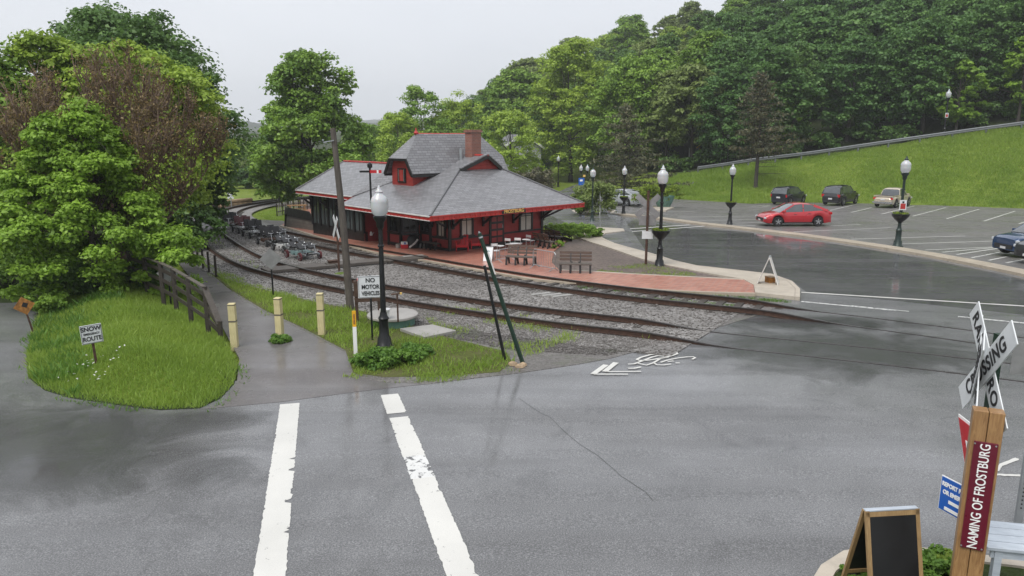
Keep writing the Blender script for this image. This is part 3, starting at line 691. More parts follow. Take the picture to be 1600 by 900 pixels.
# small kerbs round the far bush island
isl = empty('planting_island', G(930, 336)); isl['kind'] = 'structure'
pp = PX([(893, 331), (905, 327), (940, 327), (962, 331), (955, 336), (930, 338.5), (905, 337)])
MB().prism([(p.x, p.y, zg(p.y)) for p in pp], -.05, .12).build('kerb_stone', 'concrete', isl).matrix_parent_inverse = Matrix.Translation(-isl.location)
pp = [G(930, 332.5) + (p - G(930, 332.5)) * .86 for p in pp]; MB().prism([(p.x, p.y, zg(p.y)) for p in pp], 0, .14).build('soil_bed', 'mulch', isl).matrix_parent_inverse = Matrix.Translation(-isl.location)

# ---------------------------------------------------------------- painted markings
def strip(name, pts, dz, mat, parent):
    o = sheet(name, pts, dz, mat, None, parent); return o
def ragged(a, b, w0, w1, jag_r, n=60, jag_l=.012, seed=1, lowA=0, lowB=1):
    """painted bar from a to b; right edge chipped between lowA..lowB"""
    rng = np.random.default_rng(seed); bite = bitl = 0.0; d = (b - a); nrm = Vector((-d.y, d.x, 0)).normalized(); Lp, Rp = [], []
    for i in range(n + 1):
        t = i / n; c = a.lerp(b, t); w = w0 + (w1 - w0) * t
        if i % max(1, int(rng.integers(1, 5))) == 0: bite = max(0.0, rng.normal() - .55) if lowA < t < lowB else 0.0; bitl = max(0.0, rng.normal() - .9)
        Lp.append(c - nrm * (w / 2 + rng.normal() * .004 - bitl * jag_l * 1.2))
        Rp.append(c + nrm * (w / 2 + rng.normal() * .004 - bite * jag_r * 1.6))
    return Lp + Rp[::-1]
la, lb = (G(453, 631) , G(421, 900)); lb = la + (lb - la) * 1.25
strip('crosswalk_line', ragged(la, lb, .36, .36, .06, 170, .01, 2, .28, .70), .006, 'road_paint', road)
ra, rb = G(608.5, 616.5), G(723, 900); rb = ra + (rb - ra) * 1.2
d = rb - ra
def seg(t0, t1, seed, jr, jl=.006): return ragged(ra + d * t0, ra + d * t1, .345, .37, jr, int(170 * (t1 - t0)) + 8, jl, seed)
strip('crosswalk_line', seg(0, .14, 3, .008), .006, 'road_paint', road); strip('crosswalk_line', seg(.168, .395, 4, .035, .03), .006, 'road_paint', road)
strip('crosswalk_line', seg(.395, .50, 5, .05, .03), .006, 'road_paint_worn', road); strip('crosswalk_line', seg(.50, 1, 6, .02, .01), .006, 'road_paint', road)
def line_px(name, a, b, w, mat, dz=.007, parent=None, n=24, seed=1, jag=.01):
    A, B = G(*a), G(*b); strip(name, ragged(A, B, w, w, jag, n, jag, seed), dz, mat, parent)
line_px('stop_line', (1252, 457), (1640, 481), .17, 'road_paint', .010, road, 40, 3); line_px('stop_line', (1252, 471.5), (1400, 485.5), .16, 'road_paint_worn', .010, road, 30, 4)
line_px('stop_line', (1497, 495), (1640, 509), .16, 'road_paint_worn', .010, road, 30, 5); line_px('stop_line', (1330, 478), (1420, 487), .08, 'road_paint_worn', .012, road, 30, 5)
line_px('street_line', (940, 360.5), (1078, 351.5), .28, 'road_paint', .010, road, 20, 6); line_px('street_line', (960, 364), (1100, 353.6), .22, 'road_paint', .010, road, 20, 7); line_px('street_line', (1085, 349.5), (1180, 353), .2, 'road_paint_worn', .016, road, 20, 8)
for k, (a, b) in enumerate((((1297, 329), (1339, 319)), ((1330, 332), (1362, 324.5)), ((1377, 334.8), (1429, 321.8)), ((1426, 338), (1478, 324.5)), ((1479, 342), (1530, 327)), ((1537, 345.8), (1586, 330)), ((1592, 350), (1640, 334)), ((1252, 326), (1270, 320)),
        ((1169, 328), (1187, 328)), ((1172, 323), (1200, 320.8)), ((1190, 323.5), (1204, 321.5)), ((1240, 362.5), (1392, 356)), ((1290, 353.5), (1345, 351)), ((1330, 374), (1508, 369)), ((1405, 381.5), (1600, 375.5)), ((1446, 391), (1560, 385.8)), ((1472, 394.5), (1560, 386.5)), ((1495, 398), (1558, 388.5)), ((1518, 403), (1562, 394.5)), ((1545, 407), (1580, 400)), ((1572, 411), (1610, 404)),
        ((1040, 331), (1085, 331)), ((1060, 339.5), (1185, 337.5)), ((1090, 345), (1190, 343)), ((1130, 350), (1200, 347)), ((1010, 327), (1055, 323.5)))):
    line_px('bay_line', a, b, .12, 'lot_paint', .013, parking, 14, k, .008)
# shared-lane marking: two chevron strokes and a bicycle
def stroke(pts, w, closed=False):
    P = [G(900 + x / 7.273, 520 + y / 7.273) for x, y in pts]
    if closed: P.append(P[0])
    L_, R_ = [], []
    for i, p in enumerate(P):
        t = P[min(i + 1, len(P) - 1)] - P[max(i - 1, 0)]; t.z = 0; n = Vector((t.y, -t.x, 0)).normalized(); ww = w if hasattr(w, '__float__') else w
        L_.append(p + n * w / 2); R_.append(p - n * w / 2)
    mb = MB()
    for i in range(len(P) - 1):
        q = [L_[i], L_[i + 1], R_[i + 1], R_[i]]; q = [(a.x, a.y, zg(a.y) + .0205) for a in q]
        mb.add(q[::-1] if (Vector(q[1]) - Vector(q[0])).cross(Vector(q[2]) - Vector(q[1])).z < 0 else q, [(0, 1, 2, 3)])
    return mb.build('lane_symbol', 'road_paint', road)
stroke([(340, 372), (195, 478)], .13); stroke([(200, 479), (400, 479), (590, 479)], .07); stroke([(455, 346), (325, 450)], .13); stroke([(330, 450), (530, 449), (740, 447)], .06)
stroke([(690, 312), (735, 288), (840, 258), (960, 238), (1080, 230), (1145, 234), (1150, 246), (1090, 268), (1000, 290), (900, 308), (800, 322), (720, 322), (690, 312)], .065)
stroke([(590, 365), (660, 362), (720, 340), (780, 318), (860, 285), (930, 268), (1000, 275)], .06); stroke([(690, 352), (800, 376), (880, 350), (960, 300), (1050, 285)], .06)
stroke([(880, 350), (920, 372), (1000, 374), (1080, 362)], .055); stroke([(960, 345), (1040, 318), (1150, 296), (1260, 282), (1330, 280), (1355, 290), (1320, 310)], .055); stroke([(590, 412), (660, 412), (740, 396)], .07); stroke([(1040, 335), (1110, 328)], .06); stroke([(1130, 352), (1180, 350)], .06)
line_px('arrow_curve', (1590, 717), (1562, 728), .07, 'road_paint', .008, road, 8, 2); line_px('arrow_curve', (1562, 728), (1556, 736), .07, 'road_paint', .0085, road, 8, 3); line_px('arrow_curve', (1556, 742), (1600, 744), .07, 'road_paint', .008, road, 8, 3)
# sealed crack wandering across the junction
cr = [G(*p) for p in ((812, 622), (835, 640), (858, 652), (880, 672), (905, 693), (935, 712), (960, 735), (985, 752), (1008, 768), (1022, 782))]; cr = spline(cr, .25); rngc = np.random.default_rng(5)
cr = [p + Vector((rngc.normal() * .015, rngc.normal() * .015, 0)) for p in cr]; mbc = MB(); o1, o2 = offset(cr, .007), offset(cr, -.007)
for i in range(len(cr) - 1): mbc.add([(p.x, p.y, zg(p.y) + .004) for p in (o2[i], o2[i + 1], o1[i + 1], o1[i])][::-1], [(0, 1, 2, 3)])
mbc.build('road_crack', 'asphalt_dark', road)

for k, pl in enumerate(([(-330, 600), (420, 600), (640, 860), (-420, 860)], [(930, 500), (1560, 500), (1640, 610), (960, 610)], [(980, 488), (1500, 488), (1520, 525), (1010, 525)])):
    sheet('wet_reflection_patch', PX(pl), .0045, 'wet_reflection_film', None, road)  # wet road; the left one also has the trees' dark reflection painted in
# ---------------------------------------------------------------- grass bank on the left
mound_out = PX([(78, 474), (62, 492), (50, 520), (42, 560), (44, 590), (70, 610), (110, 622), (180, 632), (250, 641), (312, 638), (345, 622), (366, 600), (371, 570), (352, 535), (332, 500), (300, 455), (262, 412), (235, 394), (130, 396), (60, 430)])
def mound_h(x, y, poly):
    P = np.array([(p[0], p[1]) for p in poly]); a = P; b = np.roll(P, -1, 0); ab = b - a; ap = np.array([x, y]) - a
    t = np.clip((ap * ab).sum(1) / (ab * ab).sum(1), 0, 1); d = np.sqrt(((ap - t[:, None] * ab) ** 2).sum(1)).min()
    return .50 * sst(d / 2.6) + .05 * math.sin(x * 2.1) * math.sin(y * 1.7) * sst(d)
def bank():
    xs = np.arange(-19.5, -4.5, .3); ys = np.arange(12.5, 36, .3); gx, gy = np.meshgrid(xs, ys); ins = M_in(gx.ravel(), gy.ravel(), mound_out).reshape(gx.shape)
    idx = {}; vs = []; fs = []
    for j in range(len(ys)):
        for i in range(len(xs)):
            if ins[j, i]: idx[(j, i)] = len(vs); vs.append((xs[i], ys[j], zg(ys[j]) + .0 + mound_h(xs[i], ys[j], mound_out)))
    for (j, i) in list(idx):
        q = [(j, i), (j, i + 1), (j + 1, i + 1), (j + 1, i)]
        if all(k in idx for k in q): fs.append(tuple(idx[k] for k in q))
    mb = MB(); mb.v = vs; mb.f = fs; mb.m = [0] * len(fs); o = mb.build('bank', 'lawn', smooth=True); o['kind'] = 'structure'
    sk = sheet('bank_edge', mound_out, .016, 'soil_green')
bank()
MOUND = mound_out
sheet('verge', PX([(292, 399), (330, 428), (362, 454), (412, 484), (472, 512), (540, 548), (552, 583), (600, 590), (700, 588), (780, 582), (800, 566), (790, 550), (700, 528), (640, 508), (560, 485), (480, 470), (400, 445), (330, 415)]), .016, 'verge_mix')
0 and sheet('lawn_patch', PX([(930, 427.5), (1000, 432.5), (1100, 437.5), (1120, 437), (1060, 424), (1010, 413), (985, 409)]), .09, 'soil_green')
# kerb and planting at the camera's feet
kp = [Vector((p.x, p.y, zg(p.y))) for p in spline(PX([(1262, 930), (1285, 893), (1320, 874), (1370, 866), (1420, 868), (1480, 876), (1600, 890), (1700, 915)]), .3)]
ribbon('near_kerb', kp, .17, -.05, .13, 'concrete', None, 'structure', side_=1)
sheet('near_bed', [p for p in offset(kp, .15)] + [Vector((8.5, 3, 0)), Vector((2.8, 3, 0))], .10, 'soil_green')
# ================================================================== STATION (local x along the street front, local y along the platform)
W0 = G(703, 392, .12); SR = math.radians(42)
st = empty('railway_station', W0, SR, 'dark red clapboard railway station with grey slate roof and red eaves', 'railway station')
XL, YB, YW = 6.25, 6.3, 12.3          # front length, main block depth, end of the glazed wing
EX0, EX1, EY0 = -2.4, 7.7, -1.75      # eave lines of the main roof
EZ, VR, ZR = 2.0, 3.66, 4.485          # eave height, ridge position, ridge height
SLP = (ZR - EZ) / (VR - EX0)
FN = -0.75
# foundations and walls
def walls(name, segs, z0, z1, mat, th=.16):
    for (x0, y0), (x1, y1) in segs:
        mb = MB(); dx, dy = x1 - x0, y1 - y0; l = math.hypot(dx, dy); nx, ny = dy / l, -dx / l
        q = [(x0, y0, 0), (x1, y1, 0), (x1 - nx * th, y1 - ny * th, 0), (x0 - nx * th, y0 - ny * th, 0)]
        mb.prism(q, z0, z1); mb.build(name, mat, st, uv=True)
BAY = [((0, 4.75), (-.75, 4.25)), ((-.75, 4.25), (-.75, 3.15)), ((-.75, 3.15), (0, 2.65))]
main_segs = [((0, 2.65), (0, 0)), ((0, 0), (XL, 0)), ((XL, 0), (XL, YB)), ((0, YB), (0, 4.75)), ((-.95, YB), (0, YB))]
walls('wall', main_segs + BAY, -.9, 2.6, 'siding_red')
walls('wall', [((-.95, YW), (-.95, YB)), ((3.2, YB), (3.2, YW)), ((3.2, YW), (-.95, YW))], -.9, .42, 'black_trim')
walls('wall_band', [((3.2, YB), (3.2, YW)), ((3.2, YW), (-.95, YW)), ((-.95, YW), (-.95, YB))], 2.05, 2.5, 'black_trim')
def trim(p, q, w, h, mat='black_trim', name='trim_board', up=(0, 0, 1), parent=None): return MB().beam(p, q, w, h, up).build(name, mat, parent or st)
# sill band and corner boards
for (a, b) in (((0, 0), (XL, 0)), ((0, 2.65), (0, 0)), ((-.75, 4.25), (-.75, 3.15)), ((-.75, 3.15), (0, 2.65))):
    d = Vector((b[0] - a[0], b[1] - a[1], 0)).normalized(); n = Vector((d.y, -d.x, 0)) * .015
    trim((a[0] + n.x, a[1] + n.y, .56), (b[0] + n.x, b[1] + n.y, .56), .05, .09); trim((a[0] + n.x, a[1] + n.y, .03), (b[0] + n.x, b[1] + n.y, .03), .05, .16); trim((a[0] + n.x, a[1] + n.y, 2.06), (b[0] + n.x, b[1] + n.y, 2.06), .05, .16)
for x, y in ((0, 0), (XL, 0), (0, 2.65), (-.75, 3.15), (-.75, 4.25), (0, YB)): MB().box((x, y, 1.0), (.13, .13, 2.3)).build('corner_board', 'black_trim', st)
def window(cx, cy, ax, w, z0, z1, blind=True, name='window'):
    """ax: unit vector along the wall; outward normal is (ax.y,-ax.x)"""
    a = Vector((ax[0], ax[1], 0)).normalized(); n = Vector((a.y, -a.x, 0)); c = Vector((cx, cy, 0)); zc = (z0 + z1) / 2
    fr = MB()
    for s in (-1, 1): fr.beam(c + a * s * (w / 2 + .05) + n * .03 + Vector((0, 0, z0 - .08)), c + a * s * (w / 2 + .05) + n * .03 + Vector((0, 0, z1 + .1)), .1, .1, n)
    fr.beam(c - a * (w / 2 + .1) + n * .03 + Vector((0, 0, z1 + .05)), c + a * (w / 2 + .1) + n * .03 + Vector((0, 0, z1 + .05)), .12, .1)
    f = fr.build(name, 'black_trim', st)
    MB().beam(c - a * (w / 2 + .14) + n * .06 + Vector((0, 0, z0 - .05)), c + a * (w / 2 + .14) + n * .06 + Vector((0, 0, z0 - .05)), .16, .07).build('sill', 'black_trim', f)
    MB().beam(c - a * w / 2 + n * .012 + Vector((0, 0, zc)), c + a * w / 2 + n * .012 + Vector((0, 0, zc)), .02, z1 - z0, (0, 0, 1)).build('pane', 'blind_white' if blind else 'dark_glass', f)
    mu = MB(); mu.beam(c + n * .03 + Vector((0, 0, z0)), c + n * .03 + Vector((0, 0, z1)), .035, .035, n)
    mu.beam(c - a * w / 2 + n * .03 + Vector((0, 0, z0 + (z1 - z0) * .68)), c + a * w / 2 + n * .03 + Vector((0, 0, z0 + (z1 - z0) * .68)), .03, .04); mu.build('muntin', 'black_trim', f)
    if blind: MB().beam(c - a * w / 2 + n * .022 + Vector((0, 0, z1 - .14)), c + a * w / 2 + n * .022 + Vector((0, 0, z1 - .14)), .01, .28).build('transom', 'dark_glass', f)
    return f
window(1.04, 0, (1, 0), .64, .70, 1.78); window(5.05, 0, (1, 0), .78, .62, 1.72)
window(0, .62, (0, -1), .5, .68, 1.75); 
window(-.75, 3.7, (0, -1), .8, .68, 1.75, False); window(-.375, 2.9, (.75, -.5), .6, .68, 1.75, False)
# glazed door on the front with lattice panels
door = MB().box((3.0, -.02, 1.0), (.98, .07, 2.1)).build('door', 'black_trim', st)
for z in (.28, .62, .98, 1.34, 1.68):
    for sx in (-1, 1): MB().box((3.0 + sx * .2, -.062, z), (.32, .02, .24)).build('door_panel', 'siding_red' if z < .5 or z > .9 else 'shingle_red', door)
MB().box((3.36, -.075, .95), (.04, .05, .16)).build('handle', 'galvanised', door)
dd = MB().box((-.02, 1.95, 1.0), (.07, .95, 2.1)).build('door', 'black_trim', st)
MB().box((-.06, 1.95, 1.3), (.02, .6, 1.0)).build('pane', 'dark_glass', dd); MB().box((-.06, 1.95, .4), (.02, .6, .45)).build('door_panel', 'siding_red', dd)
dw = MB().box((-.02, 5.5, 1.0), (.07, .8, 2.1)).build('door', 'siding_red_bright', st); MB().box((-.06, 5.5, .85), (.02, .55, .5)).build('door_panel', 'siding_red_bright', dw); MB().box((-.062, 5.5, 1.55), (.02, .55, .6)).build('pane', 'dark_glass', dw)
# wing: posts, low panels and tall panes
ys = [YB + .08 + i * (YW - YB - .16) / 6 for i in range(7)]
for y in ys: MB().box((-.97, y, 1.2), (.14, .16, 1.75)).build('post', 'black_trim', st)
for y0, y1 in zip(ys[:-1], ys[1:]):
    f = MB().box((-.93, (y0 + y1) / 2, 1.24), (.04, y1 - y0 - .18, 1.62)).build('window', 'clear_glass', st)
    MB().box((-.965, (y0 + y1) / 2, 1.24), (.04, .07, 1.62)).build('muntin', 'black_trim', f); MB().box((-.965, (y0 + y1) / 2, 1.45), (.03, y1 - y0 - .18, .05)).build('muntin', 'black_trim', f)
# ---- main roof
def roof(name, pts, mat='slate', th=.07): return MB().slab([Vector(p) for p in pts], th).build(name, mat, st, uv=True)
def ztr(x): return EZ + SLP * (x - EX0)                    # platform slope
BW = EX1; SLB = (ZR - EZ) / (BW - VR)                       # back slope
GY, GZ = 1.2, None
zf = lambda y: EZ + .522 * (y - EY0)                         # front slope
gy = 1.7; gz = zf(gy)                                      # foot of the small front gable
gx0 = EX0 + (gz - EZ) / SLP; gx1 = BW - (gz - EZ) / SLB
ap = (VR, .55, ZR)                                         # apex overhanging the gable
YE = 6.35
roof('roof_slope', [(EX0, YE, EZ), (EX0, EY0, EZ), (gx0, gy, gz), (VR, gy, ZR), (VR, YE, ZR)])
roof('roof_slope', [(EX0, EY0, EZ), (BW, EY0, EZ), (gx1, gy, gz), (gx0, gy, gz)])
roof('roof_slope', [(BW, EY0, EZ), (BW, YE, EZ), (VR, YE, ZR), (VR, gy, ZR), (gx1, gy, gz)])
# wing roof, same planes with a shorter eave, hipped end
wx = -1.6; wz = 2.36; WE = 12.95; hr = 12.2; VW, ZW = 1.1, 4.0
roof('end_gable', [(BW, YE, EZ), (EX0, YE, EZ), (VR, YE, ZR)], 'siding_red', .05)
roof('roof_slope', [(wx, WE, wz), (wx, YE - .0, wz), (VW, YE, ZW), (VW, hr - .3, ZW)])
roof('roof_slope', [(wx - .02, YE + .02, wz + .005), (1.3, 4.7, ztr(1.3) + .01), (VW, YE, ZW)])
roof('roof_slope', [(2 * VW - wx, YE, wz), (2 * VW - wx, WE, wz), (VW, hr - .3, ZW), (VW, YE, ZW)])
roof('roof_slope', [(2 * VW - wx, WE, wz), (wx, WE, wz), (VW, hr - .3, ZW)])
def cap(p, q, mat='black_trim', r=.05): return MB().tube([p, q], r, 6).build('ridge_cap', mat, st)
cap((EX0 + .05, EY0 + .05, EZ + .02), (gx0, gy, gz + .02), 'slate', .06); cap((BW - .05, EY0 + .05, EZ + .02), (gx1, gy, gz + .02), 'slate', .06)
cap((VR, YE, ZR + .02), (VR, gy - .3, ZR + .02), 'red_trim', .055); cap((VW, hr - .3, ZW + .02), (VW, YE - .05, ZW + .02), 'red_trim', .055); cap((wx, WE, wz + .02), (VW, hr - .3, ZW), 'slate', .05)
# small front gable: red shingles, dark rakes
gw = MB(); gw.add([(gx0, gy - .02, gz - .02), (gx1, gy - .02, gz - .02), (VR, gy - .02, ZR - .02)], [(0, 1, 2)]); gw.build('front_gable', 'shingle_red', st, uv=True)
def gz_at(x): return ZR - SLP * abs(x - VR)
for s in (-1, 1):
    e = gx1 if s > 0 else gx0; p0 = Vector((e, gy, gz)); p1 = Vector((VR, gy, ZR)); f0 = Vector((e, gy - .12, gz)); f1 = Vector((VR, gy - .3, ZR))
    mb = MB(); q = [p0, f0, f1, p1]; q = q if s > 0 else q[::-1]; mb.slab([v + Vector((0, 0, .02)) for v in q], .08); mb.build('gable_roof', 'slate', st, uv=True)
    MB().beam(f0 + Vector((0, 0, -.04)), f1 + Vector((0, 0, -.04)), .05, .17).build('rake_board', 'black_trim', st)
# ---- cross gable with clipped front
CY, CZ = 4.0, 5.58; CH = 1.24; CE = 3.58                   # centre, ridge height, half width at the eave, eave height
csl = (CZ - CE) / CH; zc = 4.37; XB = 6.05; hc = CH * (CZ - zc) / (CZ - CE)
f = 0.02; fr = .95
for s in (-1, 1):
    q = [(f - .25, CY + s * CH, CE), (f - .25, CY + s * hc, zc), (fr, CY, CZ), (XB - fr, CY, CZ), (XB + .2, CY + s * hc, zc), (XB + .2, CY + s * CH, CE)]
    roof('cross_gable_roof', q if s < 0 else q[::-1])
    trim((f - .27, CY + s * (CH + .02), CE - .07), (XB + .2, CY + s * (CH + .02), CE - .07), .06, .13, 'black_trim', 'eave_board')
    trim((f - .27, CY + s * (CH + .03), CE - .06), (f - .27, CY + s * hc, zc - .06), .06, .17, 'black_trim', 'rake_board')
    roof('cross_gable_hip', [(f - .25, CY + hc, zc), (f - .25, CY - hc, zc), (fr, CY, CZ)] if s > 0 else [(XB + .2, CY - hc, zc), (XB + .2, CY + hc, zc), (XB - fr, CY, CZ)])
trim((f - .27, CY - hc, zc - .06), (f - .27, CY + hc, zc - .06), .06, .12, 'black_trim', 'rake_board')
cap((fr, CY, CZ + .02), (XB - fr, CY, CZ + .02), 'red_trim', .06)
MB().lathe([(.09, 0), (.13, .08), (.05, .2), (.015, .34)], 8, (fr, CY, CZ)).build('finial', 'red_trim', st)
wlh = .95
mb = MB(); mb.add([(f, CY + wlh, 2.7), (f, CY - wlh, 2.7), (f, CY - wlh, CE + .3), (f, CY - hc, zc - .05), (f, CY + hc, zc - .05), (f, CY + wlh, CE + .3)], [(0, 1, 2, 3, 4, 5)]); mb.build('cross_gable_wall', 'shingle_red', st, uv=True)
for s in (-1, 1):
    y = CY + s * wlh; q = [(f, y, 2.7), (VR, y, 2.7), (VR, y, CE + .25), (f, y, CE + .25)]; mb = MB(); mb.add(q if s < 0 else q[::-1], [(0, 1, 2, 3)]); mb.build('cross_gable_wall', 'shingle_red', st, uv=True)
cw = MB().box((f - .03, CY, 3.5), (.05, .74, .74)).build('window', 'black_trim', st)
MB().box((f - .062, CY, 3.5), (.02, .34, .58)).build('stained_pane', 'shingle_red', cw)
for s in (-1, 1): MB().box((f - .07, CY + s * .25, 3.5), (.02, .04, .62)).build('muntin', 'galvanised', cw)
for s in (-1, 1): MB().box((f - .064, CY + s * .28, 3.5), (.02, .1, .58)).build('pane', 'dark_glass', cw)
# chimney with stepped cap and a small vent
CHY = 2.75
ch = MB().box((VR + .1, CHY, 4.95), (.64, .56, 1.6)).build('chimney', 'chimney_brick', st, uv=True)
MB().box((VR + .1, CHY, 5.74), (.76, .68, .1)).build('chimney_cap', 'chimney_brick', ch, uv=True); MB().box((VR + .1, CHY, 5.81), (.7, .62, .05)).build('chimney_cap', 'chimney_brick', ch, uv=True)
MB().tube([(VR - .5, CHY + .3, 4.2), (VR - .5, CHY + .3, 4.85)], .09, 8).build('vent_pipe', 'galvanised', st)
# ---- red dentilled fascia under the eaves, dark soffit, brackets
def fascia(p, q, name='fascia', dent=True):
    p, q = Vector(p), Vector(q); d = (q - p).normalized(); n = Vector((d.y, -d.x, 0)); l = (q - p).length
    b = MB().beam(p + Vector((0, 0, -.10)), q + Vector((0, 0, -.10)), .05, .17).build(name, 'red_trim', st)
    MB().beam(p + n * .035 + Vector((0, 0, -.015)), q + n * .035 + Vector((0, 0, -.015)), .07, .045).build('gutter_lip', 'white_trim' if name == 'fascia_pale' else 'red_trim', b)
    MB().beam(p + n * .02 + Vector((0, 0, -.2)), q + n * .02 + Vector((0, 0, -.2)), .06, .035).build('moulding', 'white_trim' if name == 'fascia_pale' else 'red_trim', b)
    if dent:
        k = int(l / .3); mb = MB()
        for i in range(k): c = p + d * (l * (i + .5) / k) + n * .03; mb.box((c.x, c.y, c.z - .125), (.05, .05, .12), math.atan2(d.y, d.x))
        o = mb.build('dentils', 'red_trim', b); o['kind'] = 'stuff'
fascia((EX0, EY0, EZ), (BW, EY0, EZ)); fascia((EX0, YE, EZ), (EX0, EY0, EZ), 'fascia_pale'); fascia((BW, EY0, EZ), (BW, YE, EZ)); fascia((wx, WE, wz), (wx, YE, wz), 'fascia_pale', False); fascia((2 * VW - wx, WE, wz), (wx, WE, wz), 'fascia', False)
MB().box(((EX0 + BW) / 2, (EY0 + YE) / 2, EZ - .08), (BW - EX0 - .12, YE - EY0 - .12, .03)).build('soffit', 'black_trim', st)
MB().box((VW, (YE + WE) / 2, wz - .1), (2 * (VW - wx) - .1, WE - YE - .1, .03)).build('soffit', 'black_trim', st)
mb = MB(); mb.add([(EX0 + .02, YE, EZ - .1), (wx, YE, EZ - .1), (wx, YE, wz), (EX0 + .02, YE, EZ + .02)], [(0, 1, 2, 3)]); mb.build('eave_return', 'red_trim', st)
def bracket(x, y, dx, dy, l=1.0, h=.75):
    mb = MB(); e = Vector((x + dx * l, y + dy * l, EZ - .12)); mb.beam((x, y, EZ - h - .1), e, .08, .1); mb.beam((x, y, EZ - h * .5), (x + dx * l * .45, y + dy * l * .45, EZ - .12), .07, .08); mb.beam((x + dx * .04, y + dy * .04, EZ - h - .2), (x + dx * .04, y + dy * .04, EZ - .1), .09, .1, (dx, dy, .001)); mb.build('bracket', 'black_trim', st)
for x in (.15, 2.05, 4.1, XL - .1): bracket(x, -.06, 0, -1, 1.15)
bracket(XL + .06, .2, 1, 0, 1.2); bracket(XL + .06, -.02, .6, -.8, 1.5); bracket(XL + .06, 3, 1, 0, 1.2)
for y in (.2, 1.3, 2.5, 4.9, 6.1): bracket(-.06, y, -1, 0, 1.3)
for y in ys[::2]: bracket(-1.02, y, -1, 0, .5, .4)
# name board on the front eave
nb = MB().box((2.6, EY0 - .05, EZ - .08), (1.55, .03, .22)).build('name_board', 'black_trim', st)
text('lettering', 'FROSTBURG', .24, 'lettering_gold', nb, (2.6, EY0 - .07, EZ - .085), sx=.98, bold=.006)
# lamps under the platform eave
for y in (1.0, 3.7, 5.8): MB().lathe([(.02, .3), (.1, .22), (.12, .05), (.05, 0)], 8, (-1.2, y, EZ - .55)).build('hanging_lamp', 'black_iron', st)
# semaphore signal on a short mast above the bay eave
sp = st.matrix_world if False else None
def SP(x, y, z):                          # station local -> world
    return W0 + Vector((x * math.cos(SR) - y * math.sin(SR), x * math.sin(SR) + y * math.cos(SR), z))
# semaphore
p = SP(-1.9, 4.0, ztr(-1.9) + .0)
sm = empty('semaphore_signal', p, 0, 'black semaphore signal with red and white arm on station eave', 'signal')
topz = atY(586, 256, p.y).z - p.z
MB().tube([(0, 0, -.05), (0, 0, topz)], [.055, .05], 8).build('mast', 'black_iron', sm)
MB().lathe([(.05, 0), (.13, .05), (.13, .2), (.04, .3)], 8, (0, 0, topz - .22)).build('lamp_housing', 'black_iron', sm)
MB().box((-.26, -.07, topz - .38), (.5, .02, .1)).build('arm_back', 'black_iron', sm)
ar = MB().box((.30, -.07, topz - .38), (.58, .02, .15)).build('arm', 'red_sign', sm); MB().box((.40, -.083, topz - .38), (.09, .01, .15)).build('arm_stripe', 'lettering_white', ar)
